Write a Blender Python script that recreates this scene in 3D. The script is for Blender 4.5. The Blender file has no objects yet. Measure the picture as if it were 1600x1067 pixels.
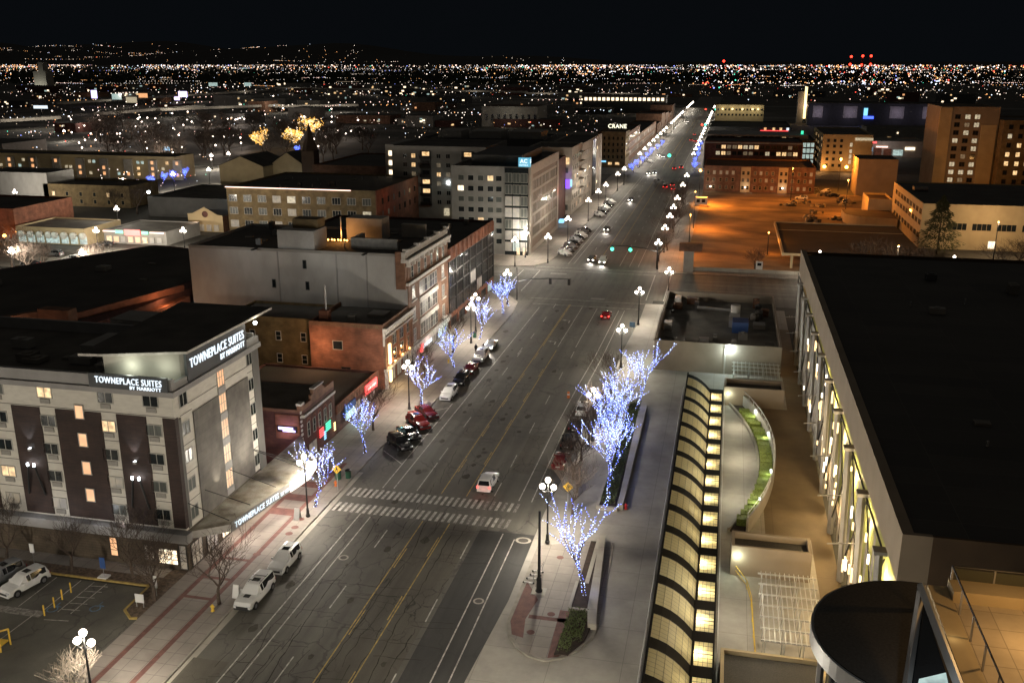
import bpy, math, random
from mathutils import Vector, Matrix
R = math.radians
SC = bpy.context.scene
COL = SC.collection
# ---------------------------------------------------------------- camera, sky, exposure
H = 50.0; FPX = 1480.0
TH = math.atan(436 / FPX); YAW = math.atan(347 / math.hypot(FPX, 436))
cd = bpy.data.cameras.new('camera'); cam = bpy.data.objects.new('camera', cd); COL.objects.link(cam)
cam.location = (0, 0, H); cam.rotation_euler = (math.pi / 2 - TH, 0, YAW)
cd.sensor_width = 36; cd.lens = FPX / 1600 * 36; cd.clip_start = 0.5; cd.clip_end = 60000
SC.camera = cam
w = bpy.data.worlds.new('World'); SC.world = w; w.use_nodes = True
nt = w.node_tree
sky = nt.nodes.new('ShaderNodeTexSky'); sky.sky_type = 'NISHITA'; sky.sun_disc = False
sky.sun_elevation = R(-6); sky.sun_rotation = R(200)
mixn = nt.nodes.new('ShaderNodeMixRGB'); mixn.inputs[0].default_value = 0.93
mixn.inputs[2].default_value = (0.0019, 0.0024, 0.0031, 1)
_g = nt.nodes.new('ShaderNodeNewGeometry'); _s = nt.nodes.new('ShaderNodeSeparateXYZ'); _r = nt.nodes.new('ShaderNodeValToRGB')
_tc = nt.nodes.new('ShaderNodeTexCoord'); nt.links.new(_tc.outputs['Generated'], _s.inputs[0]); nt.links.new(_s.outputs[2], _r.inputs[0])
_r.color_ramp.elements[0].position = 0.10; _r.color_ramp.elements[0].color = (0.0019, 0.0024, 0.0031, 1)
_r.color_ramp.elements[1].position = 0.45; _r.color_ramp.elements[1].color = (0.028, 0.026, 0.023, 1)   # overhead sky brightened, added as fill for the dark roofs
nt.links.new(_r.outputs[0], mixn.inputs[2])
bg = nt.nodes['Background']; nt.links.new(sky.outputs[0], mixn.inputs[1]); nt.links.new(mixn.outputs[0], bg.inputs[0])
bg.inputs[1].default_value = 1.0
SC.view_settings.view_transform = 'Standard'; SC.view_settings.look = 'None'
SC.view_settings.exposure = 0.55; SC.view_settings.gamma = 1.0
SC.cycles.use_denoising = True; SC.cycles.max_bounces = 4; SC.cycles.diffuse_bounces = 2
SC.cycles.glossy_bounces = 2; SC.cycles.sample_clamp_indirect = 1.5; SC.cycles.use_light_tree = True
SC.cycles.caustics_reflective = False; SC.cycles.caustics_refractive = False
SC.cycles.use_adaptive_sampling = True; SC.cycles.adaptive_threshold = 0.015
try: SC.cycles.denoising_prefilter = 'ACCURATE'
except Exception: pass
LAMPW = 4400.0

# ---------------------------------------------------------------- survey helpers
def ray(u, v):
    dx = u - 800; dv = v - 533.5
    h = FPX * math.cos(TH) - dv * math.sin(TH); d = FPX * math.sin(TH) + dv * math.cos(TH)
    return dx * math.cos(YAW) - h * math.sin(YAW), h * math.cos(YAW) + dx * math.sin(YAW), -d
def P(u, v, z=0.0):
    x, y, d = ray(u, v); t = (z - H) / d
    return x * t, y * t
def onY(u, v, Y):
    x, y, d = ray(u, v); t = Y / y
    return x * t, H + d * t
def onX(u, v, X):
    x, y, d = ray(u, v); t = X / x
    return y * t, H + d * t

# ---------------------------------------------------------------- materials
M = {}
def nodes(name):
    m = bpy.data.materials.new(name); m.use_nodes = True; M[name] = m
    return m, m.node_tree, m.node_tree.nodes['Principled BSDF']
def mat(name, c, rough=0.7, c2=None, scale=0.5, stretch=(1, 1, 1), metal=0.0, bump=0.0, detail=4, spec=0.5, fine=0.0):
    m, t, b = nodes(name)
    b.inputs['Roughness'].default_value = rough; b.inputs['Metallic'].default_value = metal
    b.inputs['Specular IOR Level'].default_value = spec
    c = tuple(c) + (1,)
    c2 = (tuple(c2) + (1,)) if c2 else tuple(v * 0.8 for v in c[:3]) + (1,)
    g = t.nodes.new('ShaderNodeNewGeometry'); mp = t.nodes.new('ShaderNodeMapping')
    mp.inputs['Scale'].default_value = stretch
    n = t.nodes.new('ShaderNodeTexNoise'); n.inputs['Scale'].default_value = scale; n.inputs['Detail'].default_value = detail
    r = t.nodes.new('ShaderNodeValToRGB'); r.color_ramp.elements[0].position = 0.35; r.color_ramp.elements[1].position = 0.65
    r.color_ramp.elements[0].color = c2; r.color_ramp.elements[1].color = c
    t.links.new(g.outputs['Position'], mp.inputs[0]); t.links.new(mp.outputs[0], n.inputs['Vector'])
    t.links.new(n.outputs[0], r.inputs[0]); out = r.outputs[0]
    if fine:
        n2 = t.nodes.new('ShaderNodeTexNoise'); n2.inputs['Scale'].default_value = 9; n2.inputs['Detail'].default_value = 6
        t.links.new(g.outputs['Position'], n2.inputs['Vector'])
        mr = t.nodes.new('ShaderNodeMapRange'); mr.inputs[1].default_value = .3; mr.inputs[2].default_value = .7
        mr.inputs[3].default_value = 1 - fine; mr.inputs[4].default_value = 1 + fine
        t.links.new(n2.outputs[0], mr.inputs[0])
        mx = t.nodes.new('ShaderNodeVectorMath'); mx.operation = 'SCALE'
        t.links.new(out, mx.inputs[0]); t.links.new(mr.outputs[0], mx.inputs['Scale']); out = mx.outputs[0]
    t.links.new(out, b.inputs['Base Color'])
    if bump:
        bp = t.nodes.new('ShaderNodeBump'); bp.inputs['Strength'].default_value = bump; bp.inputs['Distance'].default_value = 0.05
        n3 = t.nodes.new('ShaderNodeTexNoise'); n3.inputs['Scale'].default_value = 12
        t.links.new(g.outputs['Position'], n3.inputs['Vector']); t.links.new(n3.outputs[0], bp.inputs['Height'])
        t.links.new(bp.outputs[0], b.inputs['Normal'])
    return m
def glow(name, c, s, c2=None, scale=3.0):
    m, t, b = nodes(name)
    b.inputs['Base Color'].default_value = (0.3, 0.3, 0.3, 1)
    b.inputs['Emission Color'].default_value = tuple(c) + (1,); b.inputs['Emission Strength'].default_value = s
    if c2:
        g = t.nodes.new('ShaderNodeNewGeometry'); n = t.nodes.new('ShaderNodeTexNoise'); n.inputs['Scale'].default_value = scale
        r = t.nodes.new('ShaderNodeValToRGB'); r.color_ramp.elements[0].position = 0.38; r.color_ramp.elements[1].position = 0.6
        r.color_ramp.elements[0].color = tuple(c2) + (1,); r.color_ramp.elements[1].color = tuple(c) + (1,)
        t.links.new(g.outputs['Position'], n.inputs['Vector']); t.links.new(n.outputs[0], r.inputs[0])
        t.links.new(r.outputs[0], b.inputs['Emission Color'])
    m.cycles.emission_sampling = 'NONE'
    return m
def wallcoord(t):
    g = t.nodes.new('ShaderNodeNewGeometry'); s = t.nodes.new('ShaderNodeSeparateXYZ'); a = t.nodes.new('ShaderNodeMath')
    cb = t.nodes.new('ShaderNodeCombineXYZ')
    t.links.new(g.outputs['Position'], s.inputs[0]); t.links.new(s.outputs[0], a.inputs[0]); t.links.new(s.outputs[1], a.inputs[1])
    t.links.new(a.outputs[0], cb.inputs[0]); t.links.new(s.outputs[2], cb.inputs[1])
    return cb.outputs[0], g
def brick(name, c, c2, mortar, bw=0.6, bh=0.22, rough=0.85):
    m, t, b = nodes(name)
    v, g = wallcoord(t)
    bt = t.nodes.new('ShaderNodeTexBrick'); bt.inputs['Scale'].default_value = 1
    bt.inputs['Brick Width'].default_value = bw; bt.inputs['Row Height'].default_value = bh; bt.inputs['Mortar Size'].default_value = 0.02
    bt.inputs['Color1'].default_value = tuple(c) + (1,); bt.inputs['Color2'].default_value = tuple(c2) + (1,)
    bt.inputs['Mortar'].default_value = tuple(mortar) + (1,)
    n = t.nodes.new('ShaderNodeTexNoise'); n.inputs['Scale'].default_value = 0.6; n.inputs['Detail'].default_value = 5
    mr = t.nodes.new('ShaderNodeMapRange'); mr.inputs[1].default_value = .3; mr.inputs[2].default_value = .7
    mr.inputs[3].default_value = .6; mr.inputs[4].default_value = 1.25
    sc = t.nodes.new('ShaderNodeVectorMath'); sc.operation = 'SCALE'
    t.links.new(v, bt.inputs['Vector']); t.links.new(g.outputs['Position'], n.inputs['Vector']); t.links.new(n.outputs[0], mr.inputs[0])
    t.links.new(bt.outputs[0], sc.inputs[0]); t.links.new(mr.outputs[0], sc.inputs['Scale']); t.links.new(sc.outputs[0], b.inputs['Base Color'])
    b.inputs['Roughness'].default_value = rough
    return m
def slab(name, c, c2, jx=2.0, jy=2.0, joint=0.5, rough=0.75, offx=0.0, offy=0.0, noise=0.25):
    # paving with joints and stains
    m, t, b = nodes(name)
    g = t.nodes.new('ShaderNodeNewGeometry'); mp = t.nodes.new('ShaderNodeMapping'); mp.inputs['Location'].default_value = (offx, offy, 0)
    bt = t.nodes.new('ShaderNodeTexBrick'); bt.offset = 0; bt.inputs['Scale'].default_value = 1
    bt.inputs['Brick Width'].default_value = jx; bt.inputs['Row Height'].default_value = jy; bt.inputs['Mortar Size'].default_value = 0.025
    bt.inputs['Color1'].default_value = tuple(c) + (1,); bt.inputs['Color2'].default_value = tuple(c2) + (1,)
    bt.inputs['Mortar'].default_value = tuple(v * joint for v in c) + (1,)
    n = t.nodes.new('ShaderNodeTexNoise'); n.inputs['Scale'].default_value = noise; n.inputs['Detail'].default_value = 8
    n.inputs['Roughness'].default_value = .65
    mr = t.nodes.new('ShaderNodeMapRange'); mr.inputs[1].default_value = .3; mr.inputs[2].default_value = .7
    mr.inputs[3].default_value = .72; mr.inputs[4].default_value = 1.15
    sc = t.nodes.new('ShaderNodeVectorMath'); sc.operation = 'SCALE'
    t.links.new(g.outputs['Position'], mp.inputs[0]); t.links.new(mp.outputs[0], bt.inputs['Vector'])
    t.links.new(g.outputs['Position'], n.inputs['Vector']); t.links.new(n.outputs[0], mr.inputs[0])
    t.links.new(bt.outputs[0], sc.inputs[0]); t.links.new(mr.outputs[0], sc.inputs['Scale']); t.links.new(sc.outputs[0], b.inputs['Base Color'])
    b.inputs['Roughness'].default_value = rough
    return m
def asphalt(name, c, crack=0.5, crackamt=1.0, tracks=True):
    m, t, b = nodes(name)
    L = t.links.new; N = t.nodes.new
    g = N('ShaderNodeNewGeometry')
    mp = N('ShaderNodeMapping'); mp.inputs['Scale'].default_value = (0.9, 0.03, 1) if tracks else (.3, .3, 1)
    n1 = N('ShaderNodeTexNoise'); n1.inputs['Scale'].default_value = 1.0; n1.inputs['Detail'].default_value = 5
    L(g.outputs['Position'], mp.inputs[0]); L(mp.outputs[0], n1.inputs['Vector'])
    n2 = N('ShaderNodeTexNoise'); n2.inputs['Scale'].default_value = 0.12; n2.inputs['Detail'].default_value = 8; n2.inputs['Roughness'].default_value = .7
    L(g.outputs['Position'], n2.inputs['Vector'])
    n3 = N('ShaderNodeTexNoise'); n3.inputs['Scale'].default_value = 14; n3.inputs['Detail'].default_value = 3
    L(g.outputs['Position'], n3.inputs['Vector'])
    def rng(src, a, bb, lo, hi):
        r = N('ShaderNodeMapRange'); r.inputs[1].default_value = a; r.inputs[2].default_value = bb; r.inputs[3].default_value = lo; r.inputs[4].default_value = hi
        L(src, r.inputs[0]); return r.outputs[0]
    def mul(a, bb):
        x = N('ShaderNodeMath'); x.operation = 'MULTIPLY'; L(a, x.inputs[0]); L(bb, x.inputs[1]); return x.outputs[0]
    k = mul(mul(rng(n1.outputs[0], .3, .7, .78, 1.22), rng(n2.outputs[0], .3, .7, .75, 1.2)), rng(n3.outputs[0], .3, .7, .85, 1.15))
    # cracks
    nd = N('ShaderNodeTexNoise'); nd.inputs['Scale'].default_value = 0.9; nd.inputs['Detail'].default_value = 5
    L(g.outputs['Position'], nd.inputs['Vector'])
    vm = N('ShaderNodeVectorMath'); vm.operation = 'MULTIPLY_ADD'; vm.inputs[1].default_value = (1.3, 1.3, 0)
    L(nd.outputs['Color'], vm.inputs[0]); L(g.outputs['Position'], vm.inputs[2])
    mp2 = N('ShaderNodeMapping'); mp2.inputs['Scale'].default_value = (1, .55, 0)
    L(vm.outputs[0], mp2.inputs[0])
    vo = N('ShaderNodeTexVoronoi'); vo.feature = 'DISTANCE_TO_EDGE'; vo.inputs['Scale'].default_value = crack
    L(mp2.outputs[0], vo.inputs['Vector'])
    cr = rng(vo.outputs[0], 0.006, 0.028, 0.3, 1)
    n4 = N('ShaderNodeTexNoise'); n4.inputs['Scale'].default_value = 0.16; n4.inputs['Detail'].default_value = 3
    L(g.outputs['Position'], n4.inputs['Vector'])
    msk = rng(n4.outputs[0], .42, .56, 0, crackamt)
    mx = N('ShaderNodeMix'); mx.data_type = 'FLOAT'; L(msk, mx.inputs[0]); mx.inputs[2].default_value = 1.0; L(cr, mx.inputs[3])
    k = mul(k, mx.outputs[0])
    sc = N('ShaderNodeVectorMath'); sc.operation = 'SCALE'; sc.inputs[0].default_value = c
    L(k, sc.inputs['Scale']); L(sc.outputs[0], b.inputs['Base Color'])
    b.inputs['Roughness'].default_value = 0.72
    return m

asphalt('asphalt', (0.118, 0.110, 0.092), .42, .6); asphalt('asphalt_new', (0.042, 0.041, 0.037), .3, .25)
asphalt('asphalt_lot', (0.11, 0.103, 0.085), .4, .5, False); asphalt('asphalt_mid', (0.10, 0.09, 0.07), .75, 1.0)
mat('oil', (0.075, 0.07, 0.058), .9, (0.095, .088, .074), 3, spec=.05); mat('tar', (0.052, 0.048, 0.041), .9, spec=.05); mat('ground', (0.075, 0.068, 0.056), .9, (0.03, 0.03, 0.025), .04, detail=8)
slab('concrete_walk', (0.285, 0.25, 0.215), (0.255, 0.225, 0.195), 1.6, 1.6)
slab('concrete_plaza', (0.36, 0.335, 0.29), (0.335, 0.31, 0.27), 6.2, 5.1, .62)
slab('concrete_terrace', (0.40, 0.37, 0.31), (0.37, 0.34, 0.285), 4.4, 6.0, .6)
slab('concrete_brown', (0.20, 0.145, 0.085), (0.17, 0.125, 0.07), 7.5, 7.5, .6, noise=.2)
slab('tile_orange', (0.5, 0.42, 0.30), (0.46, 0.38, 0.27), 1.5, 1.5, .6)
mat('kerb', (0.33, 0.30, 0.25), .8, (0.22, 0.2, 0.17), .8); mat('kerb_yellow', (0.5, 0.36, 0.10), .8, (0.3, .22, .08), 2)
brick('brick_paving', (0.20, 0.075, 0.055), (0.17, 0.06, 0.05), (0.12, .06, .05), .4, .2)
mat('red_paving', (0.17, 0.075, 0.058), .8, (0.12, 0.052, 0.043), 1.5, fine=.15)
mat('paint_white', (0.58, 0.56, 0.50), .7, (0.28, 0.265, 0.23), 1.6, detail=9, fine=.35)
mat('paint_worn', (0.34, 0.32, 0.29), .7, (0.13, 0.12, 0.1), 3.2, fine=.3)
mat('paint_yellow', (0.60, 0.41, 0.10), .7, (0.28, 0.2, 0.07), 1.5, fine=.25)
mat('paint_blue', (0.12, 0.25, 0.42), .7, (0.1, .14, .18), 2)
mat('mulch', (0.17, 0.12, 0.08), .95, (0.07, 0.05, 0.035), 3.5, bump=.6)
mat('soil', (0.05, 0.03, 0.022), .95, (0.03, 0.02, 0.015), 2)
mat('dirt', (0.34, 0.22, 0.11), .95, (0.08, 0.05, 0.03), .06, (1, 1.5, 1), detail=9, fine=.3)
mat('roof_dark', (0.075, 0.068, 0.058), .9, (0.045, 0.042, 0.038), .12, detail=8, fine=.25); mat('roof_mid', (0.11, 0.10, 0.085), .9, (0.065, .06, .052), .3, fine=.2)
mat('roof_light', (0.2, 0.185, 0.155), .85, (0.12, .11, .095), .3, fine=.2)
slab('roof_seam', (0.06, 0.055, 0.047), (0.045, 0.042, 0.037), 9, 3.2, 1.6, noise=.06); mat('canopy_brown', (0.06, 0.036, 0.022), .9, (0.04, 0.025, 0.016), .2); mat('roof_brown', (0.10, 0.065, 0.04), .9, (0.065, 0.04, 0.027), .2)
mat('hotel_light', (0.60, 0.57, 0.50), .8, (0.53, 0.50, 0.44), 1.2, (1, 1, 3)); mat('hotel_panel', (0.36, 0.34, 0.30), .8, (0.31, .29, .26), 2)
brick('hotel_dark', (0.05, 0.028, 0.022), (0.035, 0.02, 0.017), (0.025, .018, .015), 1.2, .18); mat('hotel_grey', (0.12, 0.115, 0.105), .8)
brick('hotel_tan', (0.13, 0.118, 0.104), (0.115, 0.105, 0.093), (0.09, .085, .075), 3.0, .9)
brick('hotel_base', (0.10, 0.075, 0.05), (0.08, 0.06, 0.04), (0.05, .04, .03), .8, .3)
mat('canopy_top', (0.46, 0.43, 0.36), .8, (0.16, 0.13, 0.09), .45, detail=7, fine=.2); mat('trim_grey', (0.30, 0.29, 0.28), .7); mat('trim_white', (0.6, 0.57, 0.52), .7, (0.45, .43, .39), 1.5); mat('sign_panel', (0.045, 0.05, 0.055), .6)
brick('brick_red', (0.27, 0.10, 0.055), (0.21, 0.075, 0.04), (0.18, .10, .07)); brick('brick_brown', (0.22, 0.11, 0.065), (0.17, 0.085, 0.05), (0.15, .09, .06))
brick('brick_ochre', (0.22, 0.16, 0.075), (0.18, 0.13, 0.06), (0.14, .1, .06)); brick('brick_dark', (0.12, 0.045, 0.035), (0.09, 0.035, 0.03), (0.08, .04, .03))
mat('wall_white', (0.42, 0.41, 0.39), .85, (0.33, 0.32, 0.30), .35, (1, 1, .5), detail=6, fine=.12); mat('wall_tan', (0.48, 0.38, 0.22), .85, (0.42, .33, .19), .4)
mat('wall_grey', (0.27, 0.26, 0.24), .85, (0.23, .22, .2), .5); mat('wall_darkgrey', (0.07, 0.07, 0.068), .7); mat('wall_pale', (0.42, 0.39, 0.34), .85)
mat('stone_panel', (0.42, 0.39, 0.34), .7, (0.36, .335, .29), .8, (1, 1, 2)); mat('stone_tan', (0.30, 0.255, 0.2), .8, (0.26, .22, .17), .5); mat('palace_wall', (0.30, 0.24, 0.17), .8, (0.25, .2, .14), .3)
mat('palace_side', (0.10, 0.065, 0.035), .9, (0.07, .045, .025), .3)
mat('glass_dark', (0.02, 0.025, 0.028), .12, (0.012, .015, .016), 1); mat('glass_curtain', (0.09, 0.10, 0.09), .35, (0.05, .055, .05), 2.0, (6, 6, .3))
mat('glass_mirror', (0.03, 0.032, 0.035), .06, (0.02, .022, .024), .5); mat('frame_light', (0.38, 0.37, 0.33), .6); mat('frame_dark', (0.03, 0.03, 0.03), .5)
mat('vent_grille', (0.30, 0.28, 0.25), .6, (.2, .19, .17), 8, (1, 1, 6)); mat('metal_dark', (0.02, 0.02, 0.02), .45, metal=.3); mat('metal_pale', (0.52, 0.51, 0.47), .5); mat('metal_grey', (0.35, 0.34, 0.32), .5, metal=.2)
mat('metal_white', (0.68, 0.67, 0.62), .5); mat('metal_galv', (0.42, 0.42, 0.41), .45, metal=.4); mat('bark', (0.085, 0.06, 0.045), .9, (0.055, .04, .03), 3)
mat('bark_pale', (0.3, 0.25, 0.2), .9, (0.2, .17, .13), 3); mat('leaf_dark', (0.035, 0.04, 0.02), .9); mat('leaf_box', (0.24, 0.29, 0.05), .85, (0.12, .15, .025), 5, bump=.5)
mat('leaf_shrub', (0.10, 0.13, 0.04), .9, (0.05, .06, .02), 4); mat('conifer', (0.09, 0.10, 0.035), .9, (0.05, .05, .02), 3)
mat('car_white', (0.72, 0.72, 0.70), .25); mat('car_red', (0.28, 0.02, 0.02), .25); mat('car_black', (0.015, 0.015, 0.017), .2); mat('car_silver', (0.35, 0.36, 0.37), .25, metal=.5)
mat('car_darkred', (0.14, 0.012, 0.015), .25); mat('car_grey', (0.10, 0.105, 0.11), .25); mat('tyre', (0.012, 0.012, 0.012), .85); mat('rim', (0.25, 0.25, 0.26), .35, metal=.7)
mat('car_glass', (0.012, 0.014, 0.016), .08); mat('plastic_black', (0.02, 0.02, 0.02), .5); mat('headlight_off', (0.55, 0.56, 0.58), .2); mat('tail_off', (0.25, 0.02, 0.02), .3)
mat('orange', (0.7, 0.18, 0.04), .6); mat('yellow', (0.75, 0.50, 0.06), .6); mat('sign_yellow', (0.8, 0.5, 0.05), .5); mat('blue', (0.04, 0.10, 0.30), .5); mat('green', (0.02, 0.09, 0.05), .5)
mat('white', (0.75, 0.75, 0.73), .6); mat('skin', (0.4, 0.25, 0.18), .6); mat('cloth_dark', (0.02, 0.02, 0.025), .9); mat('red', (0.5, 0.03, 0.03), .5); mat('hill', (0.02, 0.019, 0.018), .95)
glow('globe', (1.0, 0.84, 0.68), 9.0); glow('globe_far', (1.0, 0.80, 0.66), 5.0); glow('globe_orange', (1.0, 0.42, 0.08), 9.0)
glow('led_white', (0.50, 0.62, 1.0), 3.4); glow('led_blue', (0.10, 0.18, 1.0), 3.6); glow('led_yellow', (1.0, 0.48, 0.06), 1.1); glow('led_farblue', (0.06, 0.10, 1.0), 1.6)
glow('win_warm', (0.95, 0.62, 0.30), 0.9, (0.45, 0.26, 0.10), 1.6); glow('win_orange', (0.88, 0.42, 0.18), 0.85, (0.7, 0.32, 0.13), 1.2)
glow('win_pale', (0.8, 0.68, 0.45), 0.5, (0.35, 0.3, 0.2), 1.6); glow('win_cool', (0.55, 0.75, 0.7), 0.55, (0.25, 0.35, 0.33), 1.4)
glow('win_dim', (0.30, 0.22, 0.12), 0.35, (0.08, 0.06, 0.04), 1.5); glow('win_bright', (1.0, 0.85, 0.62), 1.6, (0.8, 0.55, 0.3), 2.0)
glow('sign_white', (0.78, 0.9, 1.0), 0.85); glow('sign_hot', (1.0, 0.92, 0.82), 1.0); glow('neon_red', (1.0, 0.05, 0.05), 1.6); glow('neon_green', (0.03, 0.85, 0.45), 1.0)
glow('sign_teal', (0.02, 0.30, 0.45), 0.9); glow('purple', (0.16, 0.03, 1.0), 1.3); glow('lavender', (0.62, 0.5, 1.0), 1.7); glow('amber', (1.0, 0.72, 0.3), 1.8)
glow('head_on', (1.0, 0.9, 0.78), 9.0); glow('tail_on', (1.0, 0.03, 0.02), 5.0); glow('green_on', (0.03, 1.0, 0.55), 4.0); glow('red_on', (1.0, 0.04, 0.02), 4.0)
glow('strip_pink', (1.0, 0.62, 0.50), 1.7); glow('blue_on', (0.05, 0.10, 1.0), 2.0); glow('crane_sign', (0.9, 0.86, 0.62), 1.5); glow('sky_blue', (0.2, 0.55, 0.9), 1.2)
mat('band_dark', (0.012, 0.010, 0.008), .8, spec=.08)
glow('lamp_amber', (1.0, 0.66, 0.28), 1.6); glow('lamp_white', (1.0, 0.86, 0.66), 3.0)
glow('flood', (0.85, 0.95, 1.0), 14.0)

# ---------------------------------------------------------------- mesh builder
class MB:
    def __init__(s): s.v = []; s.f = []; s.m = []
    def face(s, pts, m=0):
        n = len(s.v); s.v += [tuple(p) for p in pts]; s.f.append(tuple(range(n, n + len(pts)))); s.m.append(m)
    def box(s, x0, x1, y0, y1, z0, z1, m=0, top=None):
        n = len(s.v)
        s.v += [(x0, y0, z0), (x1, y0, z0), (x1, y1, z0), (x0, y1, z0), (x0, y0, z1), (x1, y0, z1), (x1, y1, z1), (x0, y1, z1)]
        for q in ((3, 2, 1, 0), (4, 5, 6, 7), (0, 1, 5, 4), (1, 2, 6, 5), (2, 3, 7, 6), (3, 0, 4, 7)):
            s.f.append(tuple(n + i for i in q)); s.m.append(m)
        if top is not None: s.m[-5] = top
        return s
    def prism(s, pts, z0, z1, m=0, top=None):
        a = sum(pts[i][0] * pts[(i + 1) % len(pts)][1] - pts[(i + 1) % len(pts)][0] * pts[i][1] for i in range(len(pts)))
        if a < 0: pts = pts[::-1]
        n = len(s.v); k = len(pts)
        s.v += [(p[0], p[1], z0) for p in pts] + [(p[0], p[1], z1) for p in pts]
        s.f.append(tuple(range(n + k - 1, n - 1, -1))); s.m.append(m)
        s.f.append(tuple(range(n + k, n + 2 * k))); s.m.append(m if top is None else top)
        for i in range(k):
            j = (i + 1) % k; s.f.append((n + i, n + j, n + k + j, n + k + i)); s.m.append(m)
        return s
    def sheet(s, pts, z, m=0):
        a = sum(pts[i][0] * pts[(i + 1) % len(pts)][1] - pts[(i + 1) % len(pts)][0] * pts[i][1] for i in range(len(pts)))
        if a < 0: pts = pts[::-1]
        s.face([(p[0], p[1], z) for p in pts], m); return s
    def rect(s, x0, x1, y0, y1, z, m=0): return s.sheet([(x0, y0), (x1, y0), (x1, y1), (x0, y1)], z, m)
    def tube(s, pts, rad, k=6, m=0, cap=True):
        pts = [Vector(p) for p in pts]; base = len(s.v)
        if not isinstance(rad, (list, tuple)): rad = [rad] * len(pts)
        for i, p in enumerate(pts):
            d = (pts[min(i + 1, len(pts) - 1)] - pts[max(i - 1, 0)])
            if d.length < 1e-6: d = Vector((0, 0, 1))
            d.normalize(); a = d.cross(Vector((0, 0, 1)) if abs(d.z) < .95 else Vector((1, 0, 0))).normalized(); b = d.cross(a)
            for j in range(k):
                t = 2 * math.pi * j / k; q = p + (a * math.cos(t) + b * math.sin(t)) * rad[i]; s.v.append(tuple(q))
        for i in range(len(pts) - 1):
            for j in range(k):
                j2 = (j + 1) % k; s.f.append((base + i * k + j, base + i * k + j2, base + (i + 1) * k + j2, base + (i + 1) * k + j)); s.m.append(m)
        if cap:
            s.f.append(tuple(base + j for j in range(k))); s.m.append(m)
            n = base + (len(pts) - 1) * k; s.f.append(tuple(n + j for j in reversed(range(k)))); s.m.append(m)
        return s
    def cyl(s, x, y, z0, z1, r, k=12, m=0, r2=None):
        return s.tube([(x, y, z0), (x, y, z1)], [r, r if r2 is None else r2], k, m)
    def ball(s, c, r, k=10, l=6, m=0, sz=1.0):
        n = len(s.v); s.v.append((c[0], c[1], c[2] - r * sz))
        for i in range(1, l):
            a = -math.pi / 2 + math.pi * i / l
            for j in range(k):
                t = 2 * math.pi * j / k; s.v.append((c[0] + r * math.cos(a) * math.cos(t), c[1] + r * math.cos(a) * math.sin(t), c[2] + r * math.sin(a) * sz))
        s.v.append((c[0], c[1], c[2] + r * sz)); e = len(s.v) - 1
        for j in range(k):
            j2 = (j + 1) % k
            s.f.append((n, n + 1 + j2, n + 1 + j)); s.m.append(m)
            for i in range(l - 2):
                a = n + 1 + i * k; s.f.append((a + j, a + j2, a + k + j2, a + k + j)); s.m.append(m)
            a = n + 1 + (l - 2) * k; s.f.append((a + j, a + j2, e)); s.m.append(m)
        return s
    def octa(s, c, r, m=0):
        n = len(s.v); x, y, z = c
        s.v += [(x + r, y, z), (x - r, y, z), (x, y + r, z), (x, y - r, z), (x, y, z + r), (x, y, z - r)]
        for q in ((0, 2, 4), (2, 1, 4), (1, 3, 4), (3, 0, 4), (2, 0, 5), (1, 2, 5), (3, 1, 5), (0, 3, 5)):
            s.f.append(tuple(n + i for i in q)); s.m.append(m)
    def fbox(s, side, c, s0, s1, z0, z1, o0, o1, m=0):   # box on a facade: E faces +X, S faces -Y, W faces -X
        if side == 'E': s.box(c + o0, c + o1, s0, s1, z0, z1, m)
        elif side == 'W': s.box(c - o1, c - o0, s0, s1, z0, z1, m)
        else: s.box(s0, s1, c - o1, c - o0, z0, z1, m)
        return s
    def mesh(s, name, mats, org=(0, 0, 0), smooth=False):
        me = bpy.data.meshes.new(name)
        me.from_pydata([(v[0] - org[0], v[1] - org[1], v[2] - org[2]) for v in s.v], [], s.f)
        for mm in (mats if isinstance(mats, (list, tuple)) else [mats]): me.materials.append(M[mm])
        me.polygons.foreach_set('material_index', s.m)
        if smooth: me.polygons.foreach_set('use_smooth', [True] * len(s.f))
        me.update(); return me
    def build(s, name, mats, parent=None, smooth=False, world=True, org=None):
        if org is None: org = tuple(parent.location) if (parent and world) else (0, 0, 0)
        o = bpy.data.objects.new(name, s.mesh(name, mats, org, smooth)); COL.objects.link(o)
        if parent: o.parent = parent
        elif org != (0, 0, 0): o.location = org
        return o
def tag(o, label=None, cat=None, group=None, kind=None):
    if label: o['label'] = label
    if cat: o['category'] = cat
    if group: o['group'] = group
    if kind: o['kind'] = kind
    return o
def thing(name, label, cat, loc=(0, 0, 0), rz=0, group=None):
    o = bpy.data.objects.new(name, None); COL.objects.link(o); o.location = loc; o.rotation_euler = (0, 0, rz)
    o.empty_display_size = .3
    return tag(o, label, cat, group)
def kids(o): return [c for c in bpy.data.objects if c.parent == o]
KID = {}
def dup(root, loc, rz, label, group=None, scale=None):
    if root.name not in KID:
        KID[root.name] = [(c, kids(c)) for c in kids(root)]
    r = root.copy(); COL.objects.link(r); r.location = loc; r.rotation_euler = (0, 0, rz); r['label'] = label
    if group: r['group'] = group
    if scale: r.scale = scale
    for ch, gs in KID[root.name]:
        c = ch.copy(); COL.objects.link(c); c.parent = r
        for g in gs:
            d = g.copy(); COL.objects.link(d); d.parent = c
    return r
def inst(name, me, parent, loc, rz=0.0, sc=None):      # loc in world, parent unrotated
    o = bpy.data.objects.new(name, me); COL.objects.link(o); o.parent = parent
    p = parent.location if parent else Vector((0, 0, 0))
    o.location = (loc[0] - p[0], loc[1] - p[1], loc[2] - p[2]); o.rotation_euler = (0, 0, rz)
    if sc: o.scale = sc
    return o
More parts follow.
